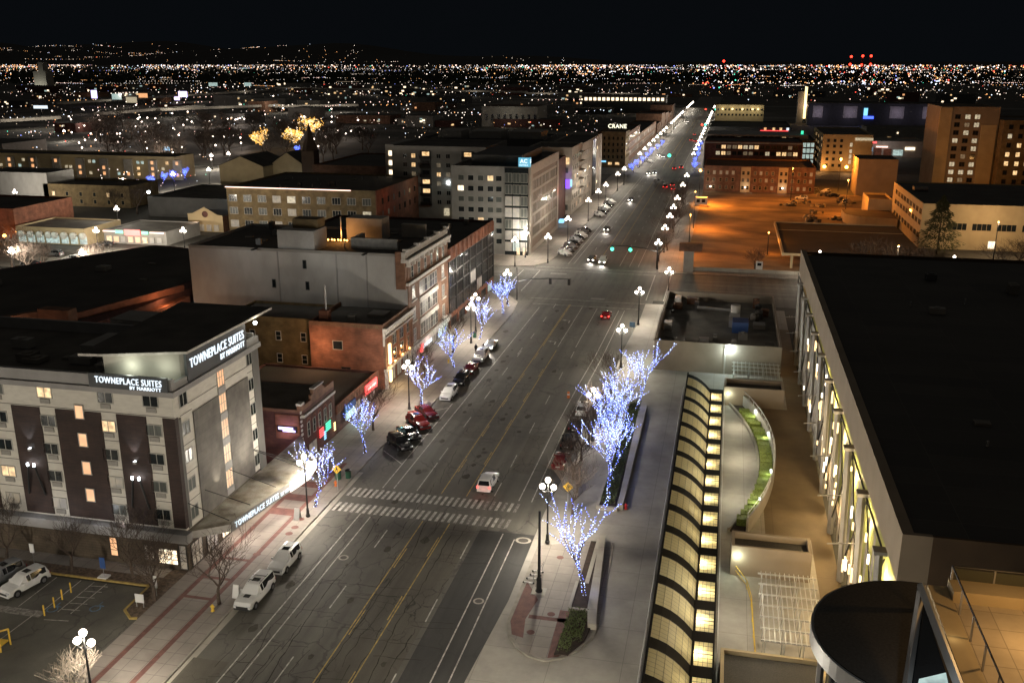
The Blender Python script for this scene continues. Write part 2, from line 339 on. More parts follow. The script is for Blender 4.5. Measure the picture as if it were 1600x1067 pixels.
def light(parent, loc, power, col=(1, .90, .75), rad=.3, spot=None, rot=None, local=False, name='lamp_light'):
    l = bpy.data.lights.new(name, 'SPOT' if spot else 'POINT'); l.energy = power; l.color = col; l.shadow_soft_size = rad
    if spot: l.spot_size = R(spot); l.spot_blend = .6
    o = bpy.data.objects.new(name, l); COL.objects.link(o); o.parent = parent
    p = parent.location if (parent and not local) else Vector((0, 0, 0))
    o.location = (loc[0] - p[0], loc[1] - p[1], loc[2] - p[2])
    if rot: o.rotation_euler = rot
    return o
ROT = {'E': math.pi / 2, 'S': 0.0, 'W': -math.pi / 2}
def fpos(side, c, s, z, out=0.0):
    if side == 'E': return (c + out, s, z)
    if side == 'W': return (c - out, s, z)
    return (s, c - out, z)
WM = {}
def window(b, side, c, s, z, w_, h, pane='glass_dark', frame='frame_light', mull=1, rows=0, name='window'):
    k = (round(w_, 2), round(h, 2), frame, mull, rows)
    if k not in WM:
        mb = MB(); t = .09; a = w_ / 2
        mb.box(-a, a, -.07, .02, 0, t); mb.box(-a, a, -.07, .02, h - t, h); mb.box(-a, -a + t, -.07, .02, t, h - t); mb.box(a - t, a, -.07, .02, t, h - t)
        for i in range(mull):
            x = -a + w_ * (i + 1) / (mull + 1); mb.box(x - .035, x + .035, -.06, .02, t, h - t)
        for i in range(rows):
            y = h * (i + 1) / (rows + 1); mb.box(-a + t, a - t, -.055, .02, y - .03, y + .03)
        WM[k] = mb.mesh('window', frame)
    kp = (round(w_, 2), round(h, 2), pane)
    if kp not in WM: WM[kp] = MB().box(-w_ / 2 + .04, w_ / 2 - .04, -.03, .015, .04, h - .04).mesh('pane', pane)
    o = inst(name, WM[k], b, fpos(side, c, s, z), ROT[side])
    p = bpy.data.objects.new('pane', WM[kp]); COL.objects.link(p); p.parent = o
    return o
def text(body, wid, mat_, parent, loc, side, name='lettering', ext=.04, bold=.012, hgt=None, label=None):
    cu = bpy.data.curves.new(name, 'FONT'); cu.body = body; cu.align_x = 'LEFT'; cu.size = 1; cu.extrude = ext; cu.offset = bold
    cu.resolution_u = 3; cu.space_character = 1.12
    t = bpy.data.objects.new('tmp', cu); COL.objects.link(t)
    dg = bpy.context.evaluated_depsgraph_get(); me = bpy.data.meshes.new_from_object(t.evaluated_get(dg))
    COL.objects.unlink(t); bpy.data.objects.remove(t)
    xs = [v.co.x for v in me.vertices]; ys = [v.co.y for v in me.vertices]
    sx = wid / (max(xs) - min(xs)); sy = sx if hgt is None else hgt / (max(ys) - min(ys)); x0 = min(xs); y0 = min(ys)
    for v in me.vertices:
        x, y, z = v.co; v.co = ((x - x0) * sx, -z, (y - y0) * sy)
    me.materials.clear(); me.materials.append(M[mat_]); me.name = name
    return inst(name, me, parent, loc, ROT[side])
def building(name, label, x0, x1, y0, y1, z1, wall, roof='roof_dark', cat='building', group=None, parapet=.6, z0=0.0, cope=None, body=True):
    b = thing(name, label, cat, ((x0 + x1) / 2, y0, z0), 0, group)
    if body:
        MB().box(x0, x1, y0, y1, z0, z1 - .02).build('wall', wall, b)
        r = MB().rect(x0 + .3, x1 - .3, y0 + .3, y1 - .3, z1)
        r.build('roof', roof, b)
        if parapet:
            p = MB()
            for (a, bb, c_, d) in ((x0, x1, y0, y0 + .3), (x0, x1, y1 - .3, y1), (x0, x0 + .3, y0 + .3, y1 - .3), (x1 - .3, x1, y0 + .3, y1 - .3)):
                p.box(a, bb, c_, d, z1 - .015, z1 + parapet)
            p.build('parapet', cope or wall, b)
    return b
def winrow(b, side, c, ss, zs, w_, h, rng, panes, frame='frame_light', mull=1, rows=0, skip=0.0):
    for z in zs:
        for s in ss:
            if rng.random() < skip: continue
            window(b, side, c, s, z, w_, h, rng.choices([p for p, _ in panes], [q for _, q in panes])[0], frame, mull, rows)

def roof_clutter(b, x0, x1, y0, y1, z, n, seed, mats=('wall_grey', 'metal_galv', 'wall_darkgrey', 'roof_light')):
    rg = random.Random(seed)
    for i in range(n):
        x, y = rg.uniform(x0, x1), rg.uniform(y0, y1); s = MB(); k = rg.random(); m_ = rg.choice(mats)
        if k < .45:
            w_, d_, h_ = rg.uniform(.8, 2.6), rg.uniform(.8, 2.2), rg.uniform(.5, 1.5); s.box(x - w_ / 2, x + w_ / 2, y - d_ / 2, y + d_ / 2, z + .12, z + h_)
            s.box(x - w_ / 2 + .1, x + w_ / 2 - .1, y - d_ / 2 + .1, y + d_ / 2 - .1, z, z + .12); s.cyl(x, y, z + h_, z + h_ + .12, min(w_, d_) * .35, 10); s.build('roof_unit', m_, b)
        elif k < .75: s.cyl(x, y, z, z + rg.uniform(.5, 1.2), .12, 6); s.build('vent_pipe', 'metal_galv', b)
        else: s.box(x - .7, x + .7, y - .5, y + .5, z, z + .25); s.build('roof_hatch', 'roof_light', b)
# ================================================================ SETTING
def struct(name, mb, m, label=None):
    o = mb.build(name, m); o['kind'] = 'structure'
    return o
g_ = MB(); g_.rect(-40000, 40000, -3000, 45000, -0.06); struct('ground', g_, 'ground')
# roads (kerb to kerb), laid over the ground sheet
XL, XR = -43.4, -19.0
rd = MB(); rd.rect(-46, -14, -60, 1500, 0.0); struct('road_surface', rd, 'asphalt')
cr = MB()
for c in (217.5, 458.5, 699.5, 940.5, 1181.5):
    cr.rect(-700, -46, c - 14.5, c + 14.5, 0.0); cr.rect(-14, 700, c - 14.5, c + 14.5, 0.0)
struct('cross_road', cr, 'asphalt')
sr = MB(); sr.rect(-292, -268, -60, 203, -.02); sr.rect(-292, -268, 232, 1400, -.02); sr.rect(210, 235, 232, 1400, -.02)
struct('side_road', sr, 'asphalt')
pt = MB(); pt.sheet([(-24.4, 40), (-18.7, 40), (-18.9, 66), (-18.1, 79), (-18.2, 92.4), (-24.4, 92.4)], .004); struct('road_patch', pt, 'asphalt_new')
pm = MB(); pm.rect(-31.2, -24.9, 30, 93, .003); pm.rect(-34.2, -31.5, 99.5, 117, .003)
for (a_, b_, c_, d_) in ((-43, -39.6, 56, 64), (-34.2, -31.6, 118, 133), (-37, -34.8, 140, 156), (-24.6, -22, 108, 121), (-31, -28.4, 170, 182), (-41, -38, 240, 262), (-27, -23, 262, 290), (-34, -31.4, 300, 340)): pm.rect(a_, b_, c_, d_, .003)
struct('road_worn_strip', pm, 'asphalt_mid')
os_ = MB(); ro_ = random.Random(4)
for i in range(70):
    x_, y_, k_ = ro_.choice((-42.3, -36, -33, -29.7, -26.4, -23.2, -40)), ro_.uniform(52, 200), ro_.uniform(.12, .5)
    os_.sheet([(x_ + k_ * math.cos(a * .7) * ro_.uniform(.7, 1.3), y_ + 1.8 * k_ * math.sin(a * .7) * ro_.uniform(.7, 1.3)) for a in range(9)], .0038)
struct('oil_stain', os_, 'oil')
# sidewalks
sw = MB()
sw.prism([(-51.2, -20), (XL, -20), (XL, 112), (-41.6, 126), (-41.6, 186), (-42.6, 195), (-46, 201), (-51.2, 203), (-90, 203), (-90, 199), (-51.2, 199)], 0, .14)
sw.prism([(-90, 232), (-51, 232), (-47, 233.5), (-44.5, 238), (-43.6, 246), (-43.6, 262), (-43.6, 430), (-45, 441), (-52, 444), (-52, 246), (-90, 246)], 0, .14)
sw.prism([(-52, 473), (-47, 474), (-43.4, 480), (-43.4, 685), (-52, 685)], 0, .14)
sw.prism([(-15, 232), (60, 232), (60, 236), (-9, 236.5), (-9, 444), (-16, 440), (-16.6, 246), (-16, 240)], 0, .14)
sw.prism([(-16.6, 475), (-9, 473), (-9, 685), (-16.6, 685)], 0, .14)
sw.prism([(-52, 714), (-43.4, 716), (-43.4, 1160), (-52, 1160)], 0, .14); sw.prism([(-16.6, 716), (-9, 714), (-9, 1160), (-16.6, 1160)], 0, .14)
struct('sidewalk', sw, 'concrete_walk')
kb = MB()
def kerbline(pts, w_=.18, z=.155):
    for a, b in zip(pts, pts[1:]):
        d = Vector((b[0] - a[0], b[1] - a[1], 0)).normalized(); n = Vector((-d.y, d.x, 0)) * w_
        kb.prism([(a[0], a[1]), (b[0], b[1]), (b[0] + n.x, b[1] + n.y), (a[0] + n.x, a[1] + n.y)], 0, z)
kerbline([(XL + .01, -20), (XL + .01, 112), (-41.59, 126), (-41.59, 186), (-42.59, 195), (-46, 201.01), (-51.2, 203.01)])
kerbline([(-43.59, 440), (-43.59, 246), (-44.5, 238), (-47, 233.4)])
struct('kerb', kb, 'kerb')
gt = MB()
gt.rect(XL, XL + .65, -20, 104, .002); struct('gutter', gt, 'concrete_terrace')
# brick bands in the left sidewalk
bd = MB(); z = .146
for x in (-49.25, -46.0): bd.rect(x - .27, x + .27, 40, 106, z)
for y in (72.6, 76.3, 80.2): bd.rect(-48.98, -46.27, y - .22, y + .22, z)
for y in (91.4, 95.2, 98.9, 102.6): bd.rect(-48.98, -46.27, y - .8, y + .8, z)
for (x, y) in ((-46.0, 81.6), (-44.7, 86.6), (-44.7, 88.1), (-44.9, 90.1)):
    bd.sheet([(x + .42 * math.cos(a * .524), y + .42 * math.sin(a * .524)) for a in range(12)], z + .004)
struct('brick_band', bd, 'red_paving')
# markings
mk = MB(); z = .006
def line(x0, y0, x1, y1, w_=.13, m=0, zz=z):
    d = Vector((x1 - x0, y1 - y0)).normalized(); n = Vector((-d.y, d.x)) * w_ / 2
    mk.sheet([(x0 + n.x, y0 + n.y), (x0 - n.x, y0 - n.y), (x1 - n.x, y1 - n.y), (x1 + n.x, y1 + n.y)], zz, m)
line(-39.5, 30, -38.9, 93.2); line(-37.8, 30, -37.5, 92.6); line(-38.8, 100.2, -38.75, 131); line(-37.4, 100.4, -37.2, 192)
line(-21.7, 30, -21.7, 92); line(-20.2, 30, -20.2, 91)
P1 = [(-21.75, 100.4), (-21.7, 122), (-21.3, 144), (-20.8, 160), (-20.4, 193)]; P2 = [(-20.2, 100.4), (-20.3, 131), (-19.9, 145), (-19.5, 160), (-19.2, 193)]
for L_ in (P1, P2):
    for a, b in zip(L_, L_[1:]): line(a[0], a[1], b[0], b[1])
for i in range(-2, 9):
    y = 73.9 + 12 * (i - 1)
    if y + 4 < 93 or y > 99: line(-34.5, y, -34.5, y + 4.1)
for i in range(-3, 11):
    y = 61.2 + 12 * i + .5
    if y < 30 or 89 < y < 98 or y > 160: continue
    line(-24.85, y, -24.9, y + 4.0)
for y in (101.0, ): line(-24.9, y, -24.9, y + 3.9); line(-34.45, y - .6, -34.45, y + 8)
for y in (156.6, 168.3, 180.7, 192.0): line(-34.25, y, -34.25, y + 3.6)
line(-28.3, 164, -28.3, 194.2); line(-25.05, 164.5, -25.05, 193.6)
for x in (-31.3, -28.15):
    line(x, 30, x, 93, .12, 1); line(x, 100.2, x, 162 if x > -30 else 195.6, .12, 1)
    k = x + (.26 if x < -30 else -.26)
    for i in range(-2, 9):
        y = 58 + i * 12.2 + (3 if x > -30 else 0)
        if y + 4.2 < 93 or (y > 100 and y < 158): line(k, y, k, y + 4.2, .11, 1)
line(-31.05, 164, -31.05, 195.6, .11, 1)
rr = random.Random(3)
for row, (ya, yb) in enumerate(((93.25, 95.5), (97.3, 99.6))):
    for i in range(29):
        x = -42.55 + i * .735 + row * .15
        mk.sheet([(x, ya), (x + .36, ya), (x + .36 + .1, yb), (x + .1, yb)], z + .001, 2 if (x > -26.5 and rr.random() < .5) else 0)
for y0_, xa, xb in ((199.9, -40.6, -15.6), (194.9, -39.2, -16.5), (233.0, -48.6, -15.6), (229.2, -48, -15.6)): line(xa, y0_, xb, y0_ - .2, .2)
for x, ya, yb in ((-48.4, 206, 228.5), (-44.2, 206, 228.5), (-15.6, 203, 229.5), (-11.8, 203, 229.5)): line(x, ya, x, yb, .22)
mk.rect(-41, -37, 225, 226.5, z, 2); mk.rect(-27.6, -24.6, 201.2, 202.9, z, 2)
for y in (107.6, 111.6, 115.5, 119.6, 123.5): line(-42.7, y + 3.7, -38.9, y)
line(-40.5, 127.3, -38.8, 129.0)
# beyond the first junction
for a, b in ((238, 436),):
    line(-38.6, a, -38.0, b); line(-37.2, a, -36.8, b); line(-20.6, a, -20.6, b); line(-25.3, a, -25.3, a + 30); line(-22.8, a, -22.8, a + 22)
    line(-31.2, a, -31.2, b, .12, 1); line(-28.2, a + 30, -28.2, b, .12, 1)
    y = a + 8
    while y < b - 6:
        line(-34.4, y, -34.4, y + 4); line(-24.8, y + 26, -24.8, y + 30) if y < b - 40 else None
        y += 12
for a, b in ((480, 680), (720, 920), (960, 1160)):
    line(-37.4, a, -37.4, b, .2); line(-21.5, a, -21.5, b, .2); line(-31.2, a, -31.2, b, .2, 1); line(-28.2, a, -28.2, b, .2, 1)
for y in (211, 215, 221, 225): line(-200, y, -52, y); line(-8, y, 200, y)
for (cx, cy) in ((-29.6, 182), (-29.7, 166.5)):       # turn arrows
    line(cx + .5, cy - 1.2, cx + .5, cy + .6, .22); line(cx + .6, cy + .6, cx - .5, cy + .8, .22)
    mk.sheet([(cx - .4, cy + 1.25), (cx - .4, cy + .3), (cx - 1.15, cy + .8)], z)
struct('road_marking', mk, ['paint_white', 'paint_yellow', 'paint_worn'])
ts = MB(); rg_ = random.Random(12)
def seam(x, y, dx, dy, n, w_=.026):
    p = (x, y)
    for i in range(n):
        q = (p[0] + dx + rg_.uniform(-.18, .18), p[1] + dy + rg_.uniform(-.18, .18)); d = Vector((q[0] - p[0], q[1] - p[1])).normalized() * w_ * rg_.uniform(.6, 1.3)
        ts.sheet([(p[0] - d.y, p[1] + d.x), (p[0] + d.y, p[1] - d.x), (q[0] + d.y, q[1] - d.x), (q[0] - d.y, q[1] + d.x)], .0045); p = q
for i in range(110):
    x, y = rg_.uniform(-43, -24.6), rg_.uniform(52, 196) if i > 60 else rg_.uniform(52, 92)
    if rg_.random() < .45: seam(x, y, 0, .8, rg_.randrange(3, 16))
    else: seam(x, y, .7, .05, rg_.randrange(3, 10))
for x in (-31.7, -27.7, -34.9): seam(x, 50, 0, .9, 48, .04)
struct('tar_seam', ts, 'tar')
# manhole covers
for i, (x, y) in enumerate(((-36.9, 83.2), (-20.9, 78.2), (-27.1, 91), (-33.6, 115.4), (-29.3, 113.6), (-41.5, 82.5), (-42.2, 78.9), (-35.3, 106.2), (-19.2, 91.0))):
    m_ = MB()
    for r_, zz, mi in ((.55, .009, 0), (.36, .012, 1)):
        m_.sheet([(x + r_ * (1.6 if i == 8 else 1) * math.cos(a * .449), y + r_ * (1.3 if i == 8 else 1) * math.sin(a * .449)) for a in range(14)], zz, mi)
    o = m_.build('manhole_cover', ['concrete_terrace' if i in (0, 1, 8) else 'asphalt_mid', 'roof_mid'], org=(x, y, .004))
    tag(o, ['pale ringed manhole cover in the lane beside the two parked white cars', 'pale round manhole cover between the bike lane lines by the kerb island', 'dark manhole cover just before the crosswalk on dark new asphalt',
            'round manhole cover in the left lane beyond the crosswalk', 'manhole cover between the two yellow lines beyond the crosswalk', 'faint round cover next to the rear white car',
            'faint round cover next to the front white car', 'small pale utility cover between lanes past the crosswalk', 'wide pale concrete collar manhole at the right end of the crosswalk'][i], 'manhole cover', 'manhole covers in the road')
# plaza on the right
pz = MB(); pz.sheet([(-18.7, -20), (13.5, -20), (13.5, 200), (-15.4, 200), (-15.4, 186), (-16.4, 164), (-16.4, 122), (-17.7, 109), (-18.2, 98), (-18.1, 79), (-18.9, 66)], .012)
struct('plaza', pz, 'concrete_plaza')
pb = MB(); pb.rect(6.6, 13.6, 88, 185, .02); pb.rect(11.2, 13.6, 60, 88, .02); struct('lower_plaza', pb, 'concrete_brown')
tr = MB()
arc = lambda y, o=0.0: 2.1 + o + 4.0 * (1 - ((y - 118.5) / 21.5) ** 2)
ys = [98 + i * 2.05 for i in range(21)]
tr.sheet([(1.7, 98)] + [(arc(y), y) for y in ys] + [(1.7, 139)], .03); tr.rect(1.7, 11.4, 70, 97.9, .03); tr.rect(1.7, 11, 139.1, 155, .03)
struct('terrace_floor', tr, 'concrete_terrace')
# kerb island by the crosswalk
isl = [(-17.4, 75.2), (-16.8, 73.1), (-15.6, 71.3), (-14.4, 70.4), (-13.0, 70.0), (-11.6, 70.6), (-10.2, 72.2), (-9.2, 74.4), (-9.0, 76.3), (-9.4, 92.4), (-11, 92.6), (-17.4, 90)]
im = MB(); im.prism(isl, 0, .13); struct('kerb_island', im, 'concrete_walk')
ik = MB(); kb = ik
kerbline([(-17.41, 86), (-17.41, 75.2), (-16.81, 73.1), (-15.61, 71.3), (-14.4, 70.38), (-13.0, 69.98), (-11.6, 70.58), (-10.19, 72.2), (-9.18, 74.4), (-9.0, 76.5)], .3, .17)
struct('island_kerb', ik, 'kerb')
ib = MB()
ib.sheet([(-17.0, 82.6), (-17.1, 75.4), (-16.5, 73.3), (-15.4, 73.0), (-15.8, 76), (-15.3, 79.5)], .134)
ib.rect(-15.6, -11.9, 76.2, 76.8, .134); ib.sheet([(-12.7, 70.4), (-11.7, 70.9), (-11.9, 78.2), (-12.9, 78.2)], .134)
for (x, y) in ((-14.9, 74.0), (-13.6, 77.3), (-14.6, 88.0)):
    ib.sheet([(x + .38 * math.cos(a * .524), y + .38 * math.sin(a * .524)) for a in range(12)], .138)
struct('island_brick', ib, 'red_paving')

# ================================================================ HOTEL (left foreground)
rng = random.Random(11)
hb = thing('hotel_building', 'six storey hotel with dark brick bands and lit rooftop signs at the lower left', 'building', (-75, 77, 0))
W_ = MB()
W_.box(-118, -51, 77, 94.3, 4.6, 19.3, 0)          # upper block
W_.box(-118, -51.02, 77.02, 94.28, 0, 4.6, 1)
W_.build('wall', ['hotel_light', 'hotel_base'], hb)
D_ = MB()                                           # dark brick bands, 7 cm proud
for a, b in ((-83.5, -78.6), (-77.8, -72.4), (-69.4, -66.1), (-64.3, -59.1), (-57.4, -54.1), (-52.3, -50.93)): D_.box(a, b, 76.93, 77.02, 4.9, 16.7)
D_.box(-51.02, -50.93, 77.02, 77.5, 4.9, 16.7)
D_.build('dark_brick_band', 'hotel_dark', hb)
G_ = MB(); G_.box(-51.02, -50.92, 77.5, 78.0, 4.7, 16.5); G_.box(-51.02, -50.92, 92.9, 94.3, .2, 19.2); G_.box(-51.3, -50.92, 94.3, 94.4, .2, 19.2); G_.build('grey_pilaster', 'hotel_grey', hb)
T_ = MB(); T_.box(-51.02, -50.9, 80.2, 85.2, 4.6, 16.3); T_.box(-51.02, -50.9, 86.8, 91.6, 4.6, 16.3); T_.build('tan_panel', 'hotel_tan', hb)
K_ = MB()
for f in range(5):
    z = 4.9 + f * 3.05 + 2.75
    K_.box(-118, -50.96, 76.975, 77.01, z, z + .06)
for z in (7.4, 10.4, 13.4, 16.6): K_.box(-51.01, -50.975, 78.0, 80.1, z, z + .06); K_.box(-51.01, -50.975, 91.7, 92.9, z, z + .06)
K_.box(-51.01, -50.975, 78, 92.9, 17.4, 17.46)
K_.build('panel_joint', 'hotel_grey', hb)
C_ = MB(); C_.box(-118.3, -50.6, 76.6, 77.01, 19.0, 19.55); C_.box(-51.01, -50.6, 77.01, 94.6, 19.0, 19.55)
C_.box(-118.1, -50.8, 76.8, 77.3, 19.55, 20.75); C_.box(-51.2, -50.8, 77.3, 94.5, 19.55, 20.3); C_.box(-118, -51.3, 94.0, 94.4, 19.3, 20.6)
C_.build('cornice', 'trim_grey', hb)
MB().rect(-117.7, -51.2, 77.3, 94, 19.34).build('roof', 'roof_mid', hb)
l_ = MB(); l_.box(-118, -50.3, 75.9, 76.92, 3.75, 4.75); l_.build('ledge', 'trim_grey', hb)
rx = rng.choices
tops = [19.0, 15.95, 12.9, 9.9, 6.85]
lit = {(0, 2): 'win_warm', (1, 1): 'win_warm', (3, 3): 'win_warm', (3, 1): 'win_dim', (4, 3): 'win_dim', (4, 2): 'win_dim', (3, 0): 'glass_curtain'}
for ci, x in enumerate((-53.4, -58.45, -65.3, -70.9, -78.2, -84.5)):
    for fi, zt in enumerate(tops):
        window(hb, 'S', 77, x + rng.uniform(-.1, .1), zt - 1.25, 1.75, 1.25, lit.get((fi, ci), rng.choice(['glass_dark', 'glass_curtain', 'glass_dark'])), 'frame_light')
        v = MB(); v.box(x - .55, x + .55, 76.9, 77.01, zt - 1.8, zt - 1.32); v.build('vent_grille', 'vent_grille', hb)
for zt in (17.35, 14.35, 11.3, 8.3): window(hb, 'S', 76.94, -61.5, zt - 1.5, 1.05, 1.5, 'win_orange', 'frame_light', 0)
for fi, zt in enumerate((18.9, 15.9, 12.95, 9.85, 6.75)):
    window(hb, 'E', -51, 78.75, zt - 1.5, 1.45, 1.45, 'glass_curtain' if fi else 'glass_dark', 'frame_light')
    window(hb, 'E', -51, 92.3, zt - 1.5, 1.3, 1.45, 'glass_dark', 'frame_light')
for i in range(5):                                  # glazed stair strip
    z = 4.7 + i * 2.9
    window(hb, 'E', -51, 86.0, z + .75, 1.5, 2.1, 'win_orange', 'frame_light', 2, 1)
    s_ = MB(); s_.box(-51.01, -50.9, 85.25, 86.75, z, z + .72); s_.build('spandrel', 'trim_grey', hb)
# ground floor
for x, w__, z0, z1, p in ((-59.6, .95, .8, 3.0, 'win_orange'), (-55.55, 1.2, .8, 2.6, 'win_dim'), (-53.4, 2.3, .6, 2.4, 'win_bright'), (-51.65, .9, .2, 3.0, 'win_dim')): window(hb, 'S', 77.0, x, z0, w__, z1 - z0, p, 'frame_dark', 2 if w__ > 2 else 0, 2)
for y in (78.5, 81.5, 84.5, 88.5, 91.5): window(hb, 'E', -51, y, .3, 2.2, 2.6, 'win_bright' if y > 84 else 'win_dim', 'frame_dark', 2, 1)
for (x, z) in ((-67.8, 12.05), (-55.8, 11.75)):     # up and down wall washers
    f = MB(); f.box(x - .16, x + .16, 76.65, 76.93, z - .12, z + .12, 0); f.box(x - .1, x + .1, 76.68, 76.9, z + .121, z + .15, 1); f.build('wall_washer', ['metal_grey', 'flood'], hb)
    light(hb, (x, 76.42, z + .3), 130, (.95, .97, 1), .06, 62, (math.pi - .10, 0, 0), name='washer_light'); light(hb, (x, 76.42, z - .3), 60, (.95, .97, 1), .06, 55, (.10, 0, 0), name='washer_light')
    for dx in (-.35, .4):
        q = MB(); q.cyl(x + dx, 76.55, z - 1.75, z - 1.45, .11, 8, 1); q.tube([(x + dx, 76.6, z - 1.75), (x + dx * 2.6, 76.8, z - 5.0)], .10, 6, 0); q.build('rod_lamp', ['metal_dark', 'flood'], hb)
for y, s_ in ((83.4, 1), (89.2, 1.0)):
    light(hb, (-49.7, y, 6.0), 420, (1, .88, .68), .08, 52, (0, R(158), 0), name='washer_light')
for x in (-57, -60, -64, -67.5): light(hb, (x, 75.3, 5.6), 26, (.95, .95, 1), .1, name='ledge_light')
# canopy over the entrance
cp = MB(); cp.prism([(-51, 77.4), (-47.7, 79.8), (-45.5, 93.3), (-45.9, 96.4), (-51, 104)], 3.55, 4.35, 0, 1); cp.build('canopy', ['trim_white', 'canopy_top'], hb)
fs = MB()
a, b = Vector((-47.65, 79.8)), Vector((-45.42, 93.3)); 
fs.prism([(-47.64, 79.8), (-45.44, 93.3), (-45.36, 93.3), (-47.56, 79.8)], 3.5, 4.6); fs.build('canopy_fascia', 'wall_grey', hb)
fg = MB(); fg.prism([(-45.98, 90.0), (-45.30, 94.1), (-45.20, 94.1), (-45.88, 90.0)], 3.4, 4.62); fg.prism([(-45.9, 94.2), (-45.9, 97), (-45.8, 97), (-45.3, 94.1)], 3.4, 4.62); fg.build('canopy_lightbox', 'sign_hot', hb)
ang = math.atan2(13.5, 2.2)
for body, s0, wd, h_ in (('TOWNEPLACE SUITES', .5, 7.6, .62), ('BY MARRIOTT', 8.5, 3.6, .42)):
    o = text(body, wd, 'sign_white', hb, (0, 0, 0), 'E', 'canopy_lettering', .05, .01, h_)
    p = a + (b - a).normalized() * s0; o.location = (p.x + .12 + 75, p.y - 77, 3.75 + .0); o.rotation_euler = (0, 0, ang)
rodm = MB()
for (y0_, y1_) in ((77.6, 80.5), (80.8, 84.3), (86, 89), (91.5, 94.5), (91.7, 95.5)): rodm.tube([(-51, y0_, 7.5), (-47.9 + (y0_ - 80) * .13, y1_, 4.4)], .045, 5)
rodm.build('canopy_tie_rod', 'metal_dark', hb)
light(hb, (-48.9, 84, 3.2), 420, (1, .86, .78), .4, name='canopy_light'); light(hb, (-48.2, 91, 3.2), 600, (1, .86, .78), .4, name='canopy_light'); light(hb, (-48.5, 98, 3.3), 200, (1, .86, .78), .4, name='canopy_light')
# rooftop sign structure
rt = MB()
rt.prism([(-58.3, 77.3), (-51.5, 79.6), (-51.0, 80.0), (-51.0, 91.4), (-56.5, 94)], 19.4, 22.55, 0); rt.build('penthouse_wall', 'wall_pale', hb)
rf = MB(); rf.prism([(-60.5, 76.6), (-58.2, 76.9), (-50.5, 79.5), (-50.4, 97.5), (-62, 97.5)], 22.6, 22.85, 0, 1); rf.build('penthouse_roof', ['trim_white', 'roof_mid'], hb)
sp = MB(); sp.box(-51.0, -50.72, 79.6, 91.6, 19.6, 22.6); sp.build('sign_panel', 'sign_panel', hb)
text('TOWNEPLACE SUITES', 10.9, 'sign_white', hb, (-50.66, 80.1, 20.95), 'E', 'roof_lettering', .05, .0, .95)
text('BY MARRIOTT', 5.1, 'sign_white', hb, (-50.66, 85.9, 20.05), 'E', 'roof_lettering', .05, .0, .62)
pp = MB(); pp.box(-59.5, -51.0, 76.35, 76.62, 19.6, 21.05); pp.build('sign_panel', 'sign_panel', hb)
text('TOWNEPLACE SUITES', 7.2, 'sign_white', hb, (-58.75, 76.3, 20.15), 'S', 'roof_lettering', .05, .0, .64)
text('BY MARRIOTT', 3.35, 'sign_white', hb, (-55.0, 76.3, 19.68), 'S', 'roof_lettering', .05, .0, .34)
light(hb, (-55.5, 76.0 + 1.2, 21.5), 75, (.92, 1, .82), .2, name='sign_light'); light(hb, (-52.3, 77.9, 21.3), 60, (.92, 1, .82), .2, name='sign_light'); light(hb, (-50.0, 93.4, 22.2), 70, (1, .9, .65), .2, name='sign_light')
gl = MB(); gl.ball((-50.4, 93.3, 22.1), .22, 8, 5); gl.build('flood_lamp', 'flood', hb)
hv = MB(); hv.box(-66, -61, 84, 89, 19.4, 21.2); hv.box(-61.5, -59, 80, 82.5, 19.4, 20.6); hv.prism([(-70, 95), (-58, 94), (-58, 99), (-70, 99)], 19.4, 21.0); hv.build('roof_unit', 'wall_grey', hb)

roof_clutter(hb, -112, -64, 80, 92, 19.36, 16, 3)
# parking lot and planted bed in front of the hotel
lt = MB(); lt.sheet([(-120, 20), (-51.2, 20), (-51.2, 68.3), (-53.2, 69.0), (-53.4, 73.2), (-120, 73.2)], .005); struct('parking_lot', lt, 'asphalt_lot')
bdm = MB(); bdm.prism([(-120, 73.6), (-53.4, 73.6), (-53.2, 69.3), (-52.0, 68.1), (-51.2, 68.1), (-51.2, 76.9), (-53, 76.9), (-53, 75.2), (-120, 75.2)], 0, .12); struct('planted_bed', bdm, 'mulch')
wk = MB(); wk.prism([(-120, 75.2), (-53, 75.2), (-53, 77), (-120, 77)], 0, .13); struct('hotel_path', wk, 'concrete_walk')
ky = MB(); kb = ky; kerbline([(-51.3, 68.1), (-52.0, 67.95), (-53.4, 69.1), (-53.6, 73.45), (-120, 73.45)], -.22, .16); struct('yellow_kerb', ky, 'kerb_yellow')
mk = MB()
for x in (-58.0, -60.9, -63.7, -66.9, -70.2, -73.5): line(x, 67.6, x, 73.1, .1, 0, .012)
line(-59.4, 67.6, -59.4, 73.1, .1, 0, .012); line(-57.4, 66.5, -59.8, 66.2, .1, 0, .012)
for y in (68.1, 69.2, 70.3, 71.4, 72.4): line(-59.3, y, -57.5, y + .2, .1, 0, .012)
line(-61.5, 62, -61.3, 67, .12, 0, .012)
mk.rect(-75, -60.5, 66.4, 67.4, .010, 2)
for cx, cy in ((-60.2, 67.9), (-56.3, 68.9)):
    for i in range(8): line(cx + .5 * math.cos(i * .785), cy + .5 * math.sin(i * .785), cx + .5 * math.cos((i + 1) * .785), cy + .5 * math.sin((i + 1) * .785), .13, 3, .014)
    line(cx, cy + .3, cx, cy + 1.2, .14, 3, .014); line(cx, cy + .6, cx + .6, cy + .5, .14, 3, .014)
struct('parking_marking', mk, ['paint_white', 'paint_yellow', 'paint_worn', 'paint_blue'])

# ================================================================ LEFT BLOCK
rng = random.Random(5)
